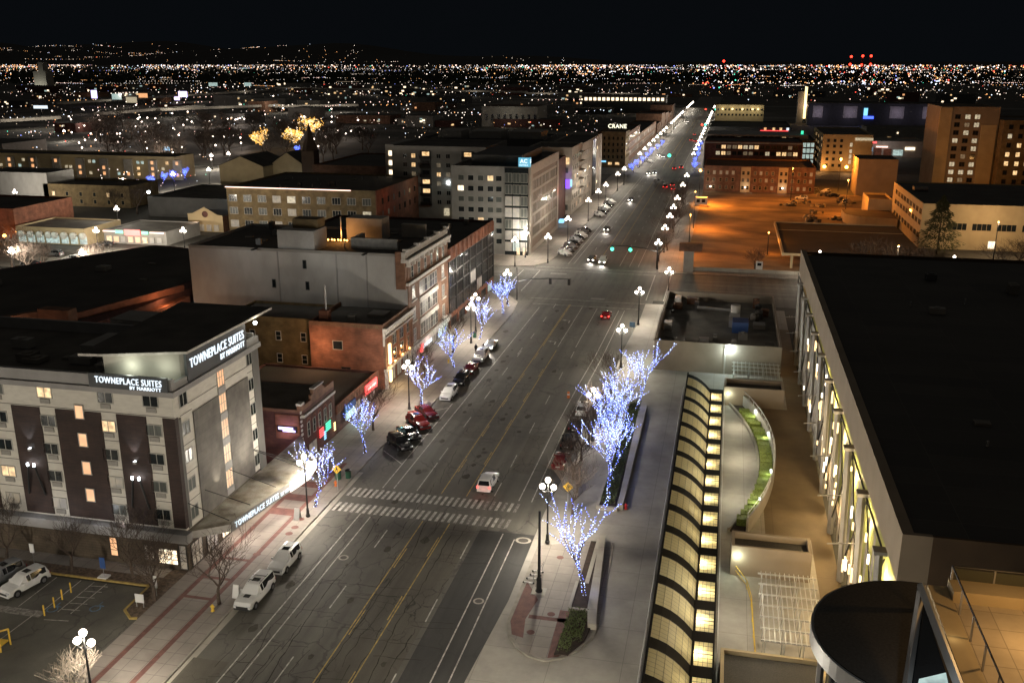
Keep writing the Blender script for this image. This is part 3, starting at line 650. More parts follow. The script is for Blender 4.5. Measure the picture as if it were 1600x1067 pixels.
# (shops follow)
# small brick shop with arched windows and stepped parapet
b = building('brick_shop', 'small two storey brick shop with arched windows and stepped parapet next to the hotel canopy', -66, -51.0, 104, 114.9, 7.3, 'brick_dark', 'roof_mid', parapet=0)
c_ = MB(); c_.prism([(-66, 104), (-51.3, 104), (-51.3, 104.3), (-66, 104.3)], 7.28, 7.7)
for a, bb, z1 in ((104, 105.4, 8.3), (105.4, 107.6, 7.9), (107.6, 108.2, 8.5), (108.2, 111.2, 9.1), (111.2, 111.8, 8.5), (111.8, 114.9, 8.1)): c_.box(-51.35, -50.98, a, bb, 7.28, z1)
c_.build('parapet', 'brick_brown', b)
c_ = MB(); c_.box(-50.98, -50.65, 104.6, 114.6, 6.45, 6.8); c_.box(-51.4, -50.7, 103.9, 104.9, 8.31, 8.6); c_.box(-51.45, -50.8, 108.1, 111.3, 9.11, 9.25)
for i in range(13): c_.box(-50.97, -50.85, 104.0, 104.35 + (.12 if i % 2 else 0), .6 * i, .6 * i + .3)
c_.build('cornice', 'trim_white', b)
AM = MB()
for i in range(5):
    y = 106.3 + i * 1.75
    for j in range(8):
        t0, t1 = math.pi * j / 8, math.pi * (j + 1) / 8
        AM.face([(-50.9, y + .62 * math.cos(t0), 5.3 + .62 * math.sin(t0)), (-50.9, y + .62 * math.cos(t1), 5.3 + .62 * math.sin(t1)), (-50.9, y + .45 * math.cos(t1), 5.3 + .45 * math.sin(t1)), (-50.9, y + .45 * math.cos(t0), 5.3 + .45 * math.sin(t0))])
    window(b, 'E', -51, y, 3.3, .8, 2.0, 'glass_dark', 'frame_light', 0, 1)
AM.build('window_arch', 'brick_red', b)
s_ = MB(); s_.box(-54.4, -51.15, 103.9, 104.0, 3.7, 7.0); s_.build('side_panel', 'brick_red', b)
s_ = MB(); s_.box(-54.1, -51.4, 103.7, 103.9, 4.7, 5.5); s_.build('sign_board', 'metal_dark', b)
s_ = MB(); s_.box(-53.9, -51.9, 103.62, 103.7, 5.05, 5.4); s_.box(-53.3, -51.6, 103.62, 103.7, 4.8, 5.05); s_.build('neon_tube', 'lavender', b)
light(b, (-52.7, 102.9, 5.2), 60, (.7, .5, 1), .3, name='neon_light')
for y, z, m_, w__ in ((109.6, 2.0, 'neon_red', 1.3), (111.8, 2.1, 'neon_green', 1.6), (113.9, 1.2, 'amber', .5), (110.6, 1.2, 'sky_blue', .6)):
    s_ = MB()
    for k in range(4): s_.box(-50.75, -50.68, y - w__ / 2, y + w__ / 2, z + k * .32, z + k * .32 + .2)
    s_.build('neon_sign', m_, b)
window(b, 'E', -51, 107.2, .3, 2.6, 2.0, 'win_dim', 'frame_dark', 1)
# single storey shop with red sign
b = building('low_shop', 'single storey shop with brick fascia and red lit sign between two taller brick buildings', -70, -51.0, 115.1, 131.6, 3.7, 'brick_dark', 'roof_dark', parapet=.35)
s_ = MB(); s_.box(-50.98, -50.8, 115.1, 131.5, 3.0, 4.35, 0)
for i in range(26): s_.box(-50.79, -50.72, 115.4 + i * .62, 115.65 + i * .62, 3.1, 4.2, 1)
s_.build('fascia', ['brick_red', 'brick_brown'], b)
s_ = MB(); s_.box(-50.7, -50.5, 125.4, 130.1, 2.2, 3.7); s_.build('sign_box', 'neon_red', b)
s_ = MB(); s_.box(-50.5, -50.46, 126.2, 129.4, 2.8, 3.1); s_.build('sign_lettering', 'sign_hot', b)
s_ = MB(); s_.box(-50.7, -50.5, 117.4, 121.4, 2.4, 3.4); s_.build('blue_awning', 'blue', b)
s_ = MB(); s_.box(-50.7, -50.55, 117.6, 121.0, 1.2, 2.2); s_.build('lit_window', 'win_cool', b)
for y in (123, 126, 129): window(b, 'E', -51, y, .4, 2.3, 2.0, 'win_dim', 'frame_dark', 1)
light(b, (-49.7, 127.7, 2.9), 90, (1, .2, .15), .4, name='sign_light'); light(b, (-49.7, 119, 1.8), 50, (.4, .9, .9), .3, name='sign_light')
# dark neighbour behind the low shops
b = building('rear_building', 'low dark roofed building behind the brick shops with vents on top', -96, -71, 98, 131, 4.5, 'brick_dark', 'roof_dark')
s_ = MB(); s_.box(-80, -77, 118, 121, 4.5, 6.2); s_.box(-76, -74.5, 123, 125, 4.5, 5.6); s_.build('roof_unit', 'wall_grey', b)
# VICTOR building
b = building('brick_building', 'two storey orange brick building with carved cornice and glowing amber pilaster lamps', -63.3, -51.0, 134.5, 148.8, 10.0, 'brick_red', 'roof_mid', parapet=.7, cope='brick_brown')
s_ = MB(); s_.box(-51.0, -50.3, 134.5, 148.8, 9.6, 10.1); s_.box(-51.0, -50.6, 134.6, 148.7, 8.4, 8.6)
for i in range(16): s_.box(-50.98, -50.45, 135 + i * .88, 135.3 + i * .88, 9.0, 9.6)
s_.box(-51.0, -50.7, 134.5, 135.0, 7.2, 9.6); s_.box(-51.0, -50.5, 134.5, 148.8, 3.0, 3.35)
s_.build('cornice', 'trim_white', b)
for y in (135.0, 137.9, 141.5, 145, 148.3): pil = MB(); pil.box(-51, -50.7, y - .35, y + .35, 3.3, 8.4); pil.build('pilaster', 'brick_brown', b)
for y in (139.7, 143.2, 146.7):
    for z in (3.8, 6.2): window(b, 'E', -51, y, z, 1.7, 1.8, 'glass_dark', 'frame_light', 1, 1)
for z0_, z1_ in ((4.0, 7.3), (1.0, 2.9)):
    s_ = MB(); s_.box(-50.6, -50.3, 135.6, 136.3, z0_, z1_); s_.build('light_box', 'amber', b)
s_ = MB(); s_.box(-50.9, -50.4, 134.5, 134.8, .1, 3.0); s_.build('corner_post', 'trim_white', b)
for y in (137.9, 141.5, 145):
    s_ = MB(); s_.ball((-50.3, y, 3.9), .16, 8, 5); s_.build('wall_lamp', 'globe_orange', b); light(b, (-50.2, y, 4.2), 55, (1, .55, .22), .1, name='uplight')
light(b, (-49.6, 136, 4.2), 140, (1, .72, .35), .4, name='sign_light'); light(b, (-49.5, 136.6, 1.6), 90, (1, .72, .35), .3, name='sign_light')
for y in (138.5, 141.5, 144.5, 147): window(b, 'E', -51, y, .4, 2.2, 2.3, 'win_dim', 'frame_dark', 1)
window(b, 'S', 134.5, -58.6, 6.2, 1.7, 1.5, 'glass_dark', 'frame_light', 0); window(b, 'S', 134.5, -57.4, 2.0, 1.6, 1.4, 'glass_dark', 'frame_dark', 0)
t_ = text('VICTOR', 4.4, 'brick_ochre', b, (-55.9, 134.47, 10.0), 'S', 'painted_lettering', .005, .0, .5)
s_ = MB(); s_.box(-62.2, -60.7, 136, 137.4, 10, 12.0); s_.build('chimney', 'brick_red', b)
s_ = MB(); s_.cyl(-61.3, 136.8, 12, 16, .16, 8); s_.build('flue_pipe', 'metal_galv', b)
s_ = MB(); s_.box(-58, -56.8, 137.5, 138.7, 10, 11.1); s_.box(-56, -53, 141, 144, 10, 10.5); s_.build('roof_unit', 'wall_grey', b)
light(b, (-51.0, 147.5, 11.2), 50, (1, .8, .5), .15, name='roof_lamp')
# ochre wing
b = building('ochre_building', 'two storey ochre brick building with small white framed windows behind the brick building', -79, -63.4, 137, 146.8, 9.8, 'brick_ochre', 'roof_mid', parapet=.4)
for x in (-65.6, -70.0, -74.6):
    for z in (6.3, 2.5): window(b, 'S', 137, x, z, 1.0, 1.6, 'glass_dark', 'trim_white', 0, 1)
s_ = MB(); s_.prism([(-73, 130), (-62, 130.5), (-62, 134), (-73, 133.5)], 0, 2.8, 0, 1); s_.build('lean_to', ['wall_darkgrey', 'brick_red'], b)
light(b, (-61.3, 131.5, 7.0), 420, (1, .55, .28), .3, name='alley_light'); light(b, (-69, 130.5, 8.0), 110, (1, .75, .45), .3, name='alley_light')
# grand building
b = building('ornate_building', 'five storey ornate brick building with white cornice and blank grey side wall', -91, -51.0, 147.0, 170.4, 19.0, 'wall_white', 'roof_dark', parapet=.45, cope='wall_grey')
s_ = MB(); s_.box(-52.6, -50.95, 145.9, 147.0, 13.7, 20.0); s_.box(-51.0, -50.85, 147, 170.4, 2.8, 19.0); s_.build('brick_front', 'brick_brown', b)
s_ = MB(); s_.box(-51.6, -50.2, 145.8, 170.6, 18.2, 18.8); s_.box(-51.5, -50.85, 145.8, 170.6, 18.8, 20.0); s_.box(-50.85, -50.35, 146, 170.5, 14.3, 14.8); s_.box(-50.85, -50.4, 146, 170.5, 2.2, 3.3)
s_.box(-50.85, -50.62, 152.6, 163.3, 9.9, 10.8); s_.box(-50.85, -50.62, 152.6, 163.3, 6.2, 7.0)
for i in range(10): s_.box(-50.85, -50.25, 146.4 + i * 2.6, 146.9 + i * 2.6, 17.4, 18.2)
for y in (149.6, 166.9):
    for z in (3.4, 7.2, 10.9): s_.box(-50.85, -50.6, y - 1.3, y + 1.3, z, z + .25)
for i in (0, 2, 4, 6, 8): s_.box(-51.4, -50.4, 146.2 + i * 2.9, 147.0 + i * 2.9, 20.0, 20.45)
s_.build('cornice', 'trim_white', b)
for z in (11.1, 7.3, 3.6):
    for i in range(7): window(b, 'E', -50.86, 153.5 + i * 1.48, z, 1.3, 2.5, rng.choice(['glass_dark', 'glass_curtain']), 'trim_white', 1, 1)
for y in (149.6, 166.9):
    for z in (3.8, 7.6, 11.3): window(b, 'E', -50.86, y, z, 1.5, 2.3, 'glass_curtain', 'trim_white', 1, 1)
for i in range(6): window(b, 'E', -50.86, 149.2 + i * 3.6, 15.1, 1.3, 2.1, 'glass_dark', 'trim_white', 0, 1)
s_ = MB(); s_.box(-50.6, -50.3, 151.5, 152.6, 1.2, 2.6); s_.build('sign_box', 'neon_red', b)
s_ = MB(); s_.box(-50.6, -50.4, 152.8, 158, 1.5, 2.2); s_.build('sign_lettering', 'sign_white', b)
for y in (154, 157.5, 161, 164.5, 168): window(b, 'E', -50.95, y, .3, 2.8, 2.0, 'win_cool' if y > 162 else 'win_dim', 'frame_dark', 1)
light(b, (-49.6, 166.5, 2.2), 110, (.8, 1, .95), .3, name='shop_light'); light(b, (-49.6, 155, 2.2), 60, (1, .6, .6), .3, name='shop_light')
for x, z in ((-69.3, 16.2), (-75.2, 12.6), (-69.0, 12.5)): window(b, 'S', 147, x, z, .7, 1.5, 'glass_dark', 'wall_darkgrey', 0)
for x in (-74.2, -63.5, -58.1): s_ = MB(); s_.box(x - .12, x + .12, 146.92, 147.0, 8, 19.0); s_.build('wall_seam', 'trim_grey', b)
s_ = MB(); s_.box(-74.3, -67.6, 147.6, 153, 19.0, 22.6); s_.box(-72.5, -67.9, 150, 153.1, 22.6, 24.2, 1); s_.build('lift_house', ['wall_white', 'brick_ochre'], b)
s_ = MB(); s_.box(-66.8, -60.0, 160, 164, 19.0, 23.0); s_.box(-58, -53.5, 165, 166, 19, 21.4); s_.build('roof_shed', 'wall_pale', b)
s_ = MB(); s_.box(-63, -54.5, 152.5, 153, 19.0, 20.8); s_.box(-63, -62.5, 153, 158, 19.0, 20.8); s_.build('roof_screen', 'trim_white', b)
s_ = MB(); s_.tube([(-67.0, 158, 19), (-67.0, 158, 23.5)], .12, 6); s_.build('vent_pipe', 'metal_galv', b)
s_ = MB()
for k in range(7): s_.ball((-67.2 + k * .6 - 1.6, 156.2 + .3 * (k % 2), 19.6), .16, 6, 4)
s_.build('string_lamp', 'globe_orange', b); light(b, (-66.8, 157.2, 20.6), 260, (1, .42, .12), .3, name='roof_lamp')
light(b, (-64, 140, 19.5), 300, (1, .97, .9), .4, name='wall_wash', spot=150, rot=(R(70), 0, 0)); light(b, (-80, 139, 20.5), 330, (1, .97, .9), .4, name='wall_wash', spot=150, rot=(R(70), 0, 0))
for x in (-78, -58):
    f = MB(); f.box(x - .2, x + .2, 145.2, 147, 19.3, 19.5); f.build('roof_floodlight', 'metal_dark', b)
roof_clutter(b, -88, -54, 150, 168, 19.02, 16, 4)
# glass building
b = building('glass_building', 'four storey black glass office building with brick frame at the street corner', -88, -51.0, 170.8, 206.5, 15.3, 'brick_dark', 'roof_dark', parapet=.5)
s_ = MB(); s_.box(-51.0, -50.8, 170.8, 206.5, 13.4, 15.9); s_.box(-51.0, -50.75, 170.8, 206.5, 2.1, 2.9)
for i in range(12): s_.box(-50.8, -50.55, 171.2 + i * 3.15, 171.7 + i * 3.15, 13.6, 15.7)
for i in range(7): s_.box(-51.0, -50.8, 170.9 + i * 5.85, 171.5 + i * 5.85, 0, 2.1)
s_.build('brick_frame', 'brick_red', b)
for i in range(7):
    y = 173.4 + i * 5.1
    for k, z in enumerate((3.0, 5.6, 8.2, 10.8)):
        window(b, 'E', -50.9, y, z, 4.6, 2.5, 'win_dim' if (i, k) in ((3, 1), (4, 0)) else 'glass_mirror', 'frame_dark', 2, 0)
s_ = MB()
for i in range(8): s_.box(-50.9, -50.7, 170.75 + i * 5.1, 171.0 + i * 5.1, 2.9, 13.4)
s_.build('mullion', 'metal_dark', b)
for y in (174, 180, 186, 192, 198, 203.5): window(b, 'E', -51, y, .2, 3.8, 1.8, 'win_cool' if y > 200 else 'glass_dark', 'frame_dark', 1)
light(b, (-49.8, 173, 4.2), 60, (1, .5, .25), .2, name='uplight')
s_ = MB(); s_.box(-56.5, -56.2, 190, 190.4, 15.3, 17.4); s_.build('roof_pole', 'white', b)
roof_clutter(b, -86, -54, 173, 204, 15.32, 14, 5)
# parking garage
b = thing('parking_garage', 'dark brick multi storey parking garage with orange lit parapets behind the hotel', 'parking garage', (-110, 126, 0))
s_ = MB()
gp = [(-163, 104), (-97, 108), (-93, 128), (-91.3, 166), (-91.3, 178), (-122, 184)]
s_.prism(gp, 0, 3.0); s_.prism([(x + (.5 if i > 2 else .5), y) for i, (x, y) in enumerate(gp)], 3.0, 5.4, 1); s_.prism(gp, 5.4, 6.9); s_.prism([(x + .5, y) for x, y in gp], 6.9, 9.0, 1); s_.prism(gp, 9.0, 11.4)
s_.build('deck', ['brick_dark', 'wall_darkgrey'], b)
s_ = MB(); s_.prism([(-162, 105.5), (-99, 110), (-96, 129), (-94.5, 177), (-121.5, 182.5)], 11.41, 11.45); s_.build('roof', 'roof_dark', b)
s_ = MB(); s_.box(-98.3, -93.2, 117, 119, 8, 15.0, 0); s_.prism([(-98.3, 117), (-106, 105), (-106, 107), (-98.3, 119)], 6, 14.6); s_.build('stair_tower', ['brick_brown'], b)
s_ = MB()
for z in (9.3, 5.6):
    s_.box(-92.9, -91.2, 130, 146.2, z, z + 1.1)
s_.prism([(-98, 124), (-92.2, 145.9), (-91.9, 145.9), (-97.7, 124)], 11.4, 12.5)
s_.build('parapet', 'brick_red', b)
s_ = MB(); s_.box(-91.9, -90.9, 139, 146.3, 6.9, 8.7); s_.build('lit_opening', 'win_cool', b)
light(b, (-90.9, 139, 11.5), 260, (1, .45, .2), .3, name='garage_light'); light(b, (-98.5, 112, 13), 120, (1, .55, .35), .3, name='garage_light'); light(b, (-89.5, 141, 7), 160, (1, .5, .25), .3, name='garage_light')

# ================================================================ CARS
def car(name, label, paint, loc, rz, kind='suv', lights=None, group=None, rack=False):
    # local +Y is forward; lights: None, 'head' or 'tail' lit
    prof = {'suv': (4.7, .93, [(-2.35, .95, 0), (-2.25, 1.05, .0), (-2.0, 1.66, 1), (-1.2, 1.72, 1), (-.2, 1.70, 1), (.2, 1.64, 1), (1.08, 1.08, 0), (1.6, 1.02, 0), (2.15, .9, 0), (2.35, .72, 0)], 1.02),
            'sedan': (4.6, .90, [(-2.3, .82, 0), (-2.15, .98, 0), (-1.6, 1.02, 0), (-.95, 1.38, 1), (-.3, 1.44, 1), (.25, 1.38, 1), (1.0, .98, 0), (1.6, .92, 0), (2.1, .8, 0), (2.3, .62, 0)], .92),
            'pickup': (5.3, .96, [(-2.65, 1.0, 0), (-2.6, 1.1, 0), (-2.5, 1.75, 1), (-1.2, 1.82, 1), (-.1, 1.82, 1), (.3, 1.76, 1), (1.2, 1.18, 0), (1.8, 1.14, 0), (2.45, 1.02, 0), (2.65, .8, 0)], 1.1)}[kind]
    L_, hw, st, belt = prof
    c = thing(name, label, 'car', loc, rz, group)
    b = MB(); rows = []
    for (y, zt, cab) in st:
        e = 1 - .10 * (abs(y) / (L_ / 2)) ** 4; ww = hw * e
        zb = belt if cab else min(zt - .02, belt)
        wt = (hw - .24) if cab else ww - .12
        zl = .30 if abs(y) < L_ / 2 - .1 else .38
        rows.append([(-ww + .08, y, zl), (-ww, y, .5), (-ww, y, zb - .08), (-ww + .04, y, zb), (-wt, y, zt - .03), (-wt + .18, y, zt), (wt - .18, y, zt), (wt, y, zt - .03), (ww - .04, y, zb), (ww, y, zb - .08), (ww, y, .5), (ww - .08, y, zl)])
    n = 12
    for r in rows: b.v += r
    for i in range(len(rows) - 1):
        for j in range(n):
            j2 = (j + 1) % n; b.f.append((i * n + j, (i + 1) * n + j, (i + 1) * n + j2, i * n + j2)); b.m.append(0)
    b.f.append(tuple(range(n))); b.m.append(0); e = (len(rows) - 1) * n; b.f.append(tuple(reversed(range(e, e + n)))); b.m.append(0)
    wr = .36 if kind != 'sedan' else .33
    for wy in (-L_ / 2 + .85, L_ / 2 - .9):           # dark wheel arches
        for sx in (-1, 1):
            pts = [(sx * (hw + .005), wy + (wr + .09) * math.cos(a * math.pi / 8), .36 + (wr + .09) * math.sin(a * math.pi / 8)) for a in range(9)]
            if sx > 0: pts = pts[::-1]
            b.face(pts, 1)
    b.build('body', [paint, 'plastic_black'], c, world=False, smooth=False)
    cabs = [i for i, s in enumerate(st) if s[2]]
    i0, i1 = cabs[0], cabs[-1]
    def q(ps, name_, inset=.10):
        ps = [Vector(p) for p in ps]; ctr = sum(ps, Vector()) / 4
        nn = (ps[1] - ps[0]).cross(ps[2] - ps[0]).normalized()
        if nn.dot(ctr - Vector((0, 0, .8))) < 0: nn = -nn; ps = ps[::-1]
        g = MB(); g.face([p + (ctr - p) * inset + nn * .012 for p in ps]); g.build(name_, 'car_glass', c, world=False)
    A_, B_ = rows[i1], rows[i1 + 1]; q([A_[4], A_[7], B_[8], B_[3]], 'windscreen', .07)
    A_, B_ = rows[i0], rows[i0 - 1]; q([A_[4], A_[7], B_[8], B_[3]], 'rear_window', .12)
    for k in (3, 8):
        k2 = 4 if k == 3 else 7
        mid = cabs[len(cabs) // 2]
        q([rows[i0][k], rows[mid][k], rows[mid][k2], rows[i0][k2]], 'side_window', .07); q([rows[mid][k], rows[i1][k], rows[i1][k2], rows[mid][k2]], 'side_window', .07)
    for wy in (-L_ / 2 + .85, L_ / 2 - .9):
        for sx in (-1, 1):
            t = MB(); t.tube([(sx * (hw - .2), wy, wr), (sx * (hw + .03), wy, wr)], wr, 14); o = t.build('wheel', 'tyre', c, world=False)
            t = MB(); t.tube([(sx * (hw + .02), wy, wr), (sx * (hw + .045), wy, wr)], wr * .6, 10); o2 = t.build('rim', 'rim', None, world=False); o2.parent = o
    f = L_ / 2
    for sx in (-1, 1):
        h = MB(); h.box(sx * (hw - .3) - .2, sx * (hw - .3) + .2, f - .16, f + .01, .62, .8); h.build('headlight', 'head_on' if lights == 'head' else 'headlight_off', c, world=False)
        h = MB(); h.box(sx * (hw - .18) - .12, sx * (hw - .18) + .1, -f - .02, -f + .1, .75, .98); h.build('tail_light', 'tail_on' if lights == 'tail' else 'tail_off', c, world=False)
        h = MB(); h.box(sx * (hw + .08) - .09, sx * (hw + .08) + .09, .62, .8, belt, belt + .14); h.build('mirror', paint, c, world=False)
    h = MB(); h.box(-hw + .35, hw - .35, f - .05, f + .02, .42, .68); h.build('grille', 'plastic_black', c, world=False)
    for y_ in ((f - .1, f + .04), (-f - .04, -f + .1)): h = MB(); h.box(-hw + .1, hw - .1, y_[0], y_[1], .3, .46); h.build('bumper', 'plastic_black' if kind == 'pickup' else paint, c, world=False)
    if kind != 'sedan' and lights is None: h = MB(); zz_ = prof[2][3][1]; h.box(-.36, .36, -.75, -.15, zz_ - .02, zz_ + .02); h.build('sunroof', 'car_glass', c, world=False)
    if kind == 'pickup': h = MB(); h.box(-.3, .3, 1.25, 1.75, 1.15, 1.2); h.build('hood_scoop', 'plastic_black', c, world=False)
    h = MB(); h.box(-.26, .26, -f - .06, -f - .03, .6, .74); h.build('number_plate', 'white', c, world=False)
    if rack:
        h = MB(); h.tube([(-.6, -1.7, 1.8), (-.6, .1, 1.8)], .03, 5); h.tube([(.6, -1.7, 1.8), (.6, .1, 1.8)], .03, 5)
        h.tube([(-.7, -1.2, 1.84), (.7, -1.2, 1.84)], .03, 5); h.tube([(-.7, -.3, 1.84), (.7, -.3, 1.84)], .03, 5); h.build('roof_rack', 'plastic_black', c, world=False)
    if lights == 'head':
        light(c, (0, f + .1, .75), 900, (1, .9, .78), .1, 75, (R(78), 0, 0), local=True, name='headlamp_glow')
    if lights == 'tail':
        light(c, (0, -f - .6, .8), 5, (1, .05, .03), .15, local=True, name='tail_glow')
    return c
GP = 'cars parked along the kerb'
PI = math.pi
car('parked_pickup', 'white pickup with roof rack parked nearest on the left kerb, facing the viewer', 'car_white', (-42.2, 73.9, 0), PI, 'pickup', group=GP, rack=True)
car('parked_suv', 'white suv with black sunroof parked behind the white pickup', 'car_white', (-42.2, 80.4, 0), PI, 'suv', group=GP)
car('moving_suv', 'white suv driving away just past the crosswalk in the right lane', 'car_white', (-26.3, 103.6, 0), 0, 'suv', 'tail')
for lab, pc, y in (('black suv nose out in the first angled stall beyond the crosswalk', 'car_black', 112.9), ('black car in the second angled stall beside a red car', 'car_black', 116.7),
                   ('red suv in the third angled stall between black and red cars', 'car_red', 120.9), ('red car in the last angled stall, below the lit tree', 'car_darkred', 125.0)):
    car('parked_car', lab, pc, (-41.0, y, 0), R(-135), 'suv' if 'suv' in lab else 'sedan', group='cars in the angled stalls')
for lab, pc, y, kd, li in (('white car parked alone in front of the row below the ornate building', 'car_white', 133.6, 'suv', None), ('black suv parked behind the lone white car', 'car_black', 140.6, 'suv', None),
                           ('dark red car parked between a black suv and a white pickup', 'car_darkred', 146.6, 'sedan', None), ('white pickup parked behind the dark red car', 'car_white', 153.4, 'pickup', None),
                           ('silver car with headlights lit pulling out near the far end of the left row', 'car_silver', 160.6, 'sedan', 'head')):
    car('parked_car', lab, pc, (-40.1, y, 0), PI, kd, li, group=GP)
for lab, pc, y, kd in (('white car parked on the right kerb behind the bare branches', 'car_white', 131.6, 'suv'), ('black car parked on the right between white car and black suv', 'car_black', 124.8, 'sedan'),
                       ('black suv parked behind the red car on the right kerb', 'car_black', 118.6, 'suv'), ('dark red car parked nearest on the right kerb past the crosswalk', 'car_darkred', 111.9, 'sedan')):
    car('parked_car', lab, pc, (-18.7, y, 0), 0, kd, group=GP)
car('moving_car', 'red car with glowing tail lights waiting at the junction', 'car_darkred', (-22.2, 186.5, 0), 0, 'sedan', 'tail')
car('moving_car', 'dark car with headlights on, left of the two at the far stop line', 'car_grey', (-33.2, 243, 0), PI, 'sedan', 'head'); car('moving_car', 'white car with headlights on, right of the two at the far stop line', 'car_white', (-30.0, 241, 0), PI, 'suv', 'head')
car('moving_car', 'car with headlights on alone in the block beyond the green signals', 'car_grey', (-35.2, 290, 0), PI, 'sedan', 'head'); car('moving_car', 'small distant car with headlights on in the left lane, farther of the single two', 'car_grey', (-34.6, 357, 0), PI, 'sedan', 'head')
rng = random.Random(8)
tmpl = [car('parked_car', 'white car parked nose in, nearest of the angled row beyond the junction', 'car_white', (-41.4, 249, 0), R(-135), 'suv', group='angled cars beyond the junction')]
tmpl.append(car('parked_car', 'dark car parked nose in, second of the angled row beyond the junction', 'car_black', (-41.4, 254, 0), R(-135), 'sedan', group='angled cars beyond the junction'))
tmpl.append(car('parked_car', 'silver car parked nose in, third of the angled row beyond the junction', 'car_silver', (-41.4, 259, 0), R(-135), 'suv', group='angled cars beyond the junction'))
OD = ['first', 'second', 'third', 'fourth', 'fifth', 'sixth', 'seventh', 'eighth', 'ninth', 'tenth', 'eleventh', 'twelfth', 'thirteenth', 'fourteenth', 'fifteenth', 'sixteenth', 'seventeenth', 'eighteenth', 'nineteenth', 'twentieth'] + ['twenty ' + w for w in ('first', 'second', 'third', 'fourth', 'fifth', 'sixth', 'seventh', 'eighth', 'ninth')]
CN = ['white', 'dark', 'silver']
bpy.context.view_layer.update()
for i in range(6):
    k = (i * 2) % 3 if i else 1
    dup(tmpl[k], (-41.4, 264 + i * 4.6, 0), R(-135), '%s car parked nose in, %s of the angled row beyond the junction' % (CN[k], OD[i + 3]))
for i in range(7):
    k = i % 3
    dup(tmpl[k], (-41.2, 318 + i * 5.2, 0), R(-135), '%s car, %s of the farther angled row before the next junction' % (CN[k], OD[i]), 'angled cars farther along the left kerb')
for i, (x, y) in enumerate(((-24.5, 398), (-20.8, 392), (-22, 405), (-25, 470), (-22, 476), (-21.5, 640), (-24.5, 648), (-24.3, 700))):
    car('moving_car', 'distant car with red tail lights, %s along the far right lanes' % OD[i], 'car_darkred' if i < 2 else 'car_grey', (x, y, 0), 0, 'sedan' if i % 2 else 'suv', 'tail', 'distant cars with tail lights')
for i, (x, y) in enumerate(((-35.5, 447), (-32.8, 450), (-34.5, 530), (-37.5, 538), (-36, 850))):
    car('moving_car', 'distant oncoming car with headlights, %s beyond the second junction' % OD[i], 'car_grey', (x, y, 0), PI, 'sedan', 'head', 'distant oncoming cars')
bpy.context.view_layer.update()
dup(tmpl[2], (-28.5, 416, 0), R(-80), 'pale car crossing the far junction behind the red lights', 'cars crossing far junctions'); dup(tmpl[0], (-39, 500, 0), R(-150), 'pale car parked past the second junction below the blue trees', 'cars crossing far junctions')
dup(tmpl[0], (-65.4, 70.6, 0), R(166), 'white suv parked in the hotel lot, right of the two', 'cars in the hotel lot'); dup(tmpl[2], (-68.6, 71.2, 0), R(166), 'silver car parked in the hotel lot, left of the two', 'cars in the hotel lot')
for i, (u, v) in enumerate(((25, 437), (48, 415), (105, 428), (40, 395), (165, 384), (85, 400), (112, 408), (12, 432), (160, 428), (262, 310), (245, 308), (285, 312), (232, 302), (300, 305))):
    x, y = P(u, v); k = i % 3
    dup(tmpl[k], (x, y, 0), R(90 + 8 * (i % 5)), '%s car in the streets at the left edge, %s from the near side' % (CN[k], OD[i]), 'cars in the left side streets')

# ================================================================ STREET LAMPS
def lamp_template(far=False):
    t = thing('street_lamp', 'x', 'street lamp', (0, 0, 0))
    p = MB(); p.tube([(0, 0, 0), (0, 0, .25), (0, 0, .3), (0, 0, 1.0), (0, 0, 1.05), (0, 0, 7.1)], [.26, .26, .19, .16, .10, .075], 8); p.build('pole', 'metal_dark', t, world=False)
    a = MB(); a.tube([(-.62, 0, 6.35), (-.58, 0, 6.1), (-.3, 0, 6.0), (0, 0, 6.25), (.3, 0, 6.0), (.58, 0, 6.1), (.62, 0, 6.35)], .04, 5); a.build('cross_arm', 'metal_dark', t, world=False)
    for x, z in ((0, 7.4), (-.62, 6.6), (.62, 6.6)):
        g = MB(); g.ball((x, 0, z), .31, 10, 7, 0); g.build('globe', 'globe_far' if far else 'globe', t, world=False)
    return t
LT = lamp_template(); LT.location = (-44.4, 90.9, .14)
LT['label'] = 'three globe street lamp on the left kerb beside the hotel canopy'; LT['group'] = 'three globe street lamps'
bpy.context.view_layer.update()
light(LT, (-44.4, 90.9, 7.1), LAMPW)
def lamp(x, y, lab, p=1.0, z=.14, g='three globe street lamps', src=None, col=(1, .90, .75)):
    s = src or LT
    r = s.copy(); COL.objects.link(r); r.location = (x, y, z); r['label'] = lab; r['group'] = g
    for ch in LKIDS[s.name]:
        c = ch.copy(); COL.objects.link(c); c.parent = r
    light(r, (x, y, z + 7.0), LAMPW * p, col)
    return r
LKIDS = {LT.name: [c for c in bpy.data.objects if c.parent == LT and c.type == 'MESH']}
lamp(-46.6, 55.3, 'brightest three globe street lamp at the bottom left corner over the lot entrance', 1.25); lamp(-46.6, 18, 'three globe street lamp at the kerb in front, below the view')
for i, y in enumerate((126.8, 162.5, 192.5)): lamp(-44.3, y, ['three globe street lamp by the red angled cars', 'three globe street lamp before the black glass building', 'three globe street lamp at the near left corner of the junction'][i])
lamp(-45.4, 170, 'street lamp just behind another one before the black glass building', .5)
for i, (x, y) in enumerate(((-51.2, 231), (-51.0, 243), (-43.9, 237.5), (-43.7, 267.5), (-43.4, 306.5), (-43.2, 329), (-43, 348), (-42.8, 384), (-42.3, 404))):
    lamp(x, y, '%s three globe street lamp on the left beyond the first junction' % OD[i], .8)
lamp(-16.5, 90.8, 'three globe street lamp on the right beside the yellow crossing sign', 1.3)
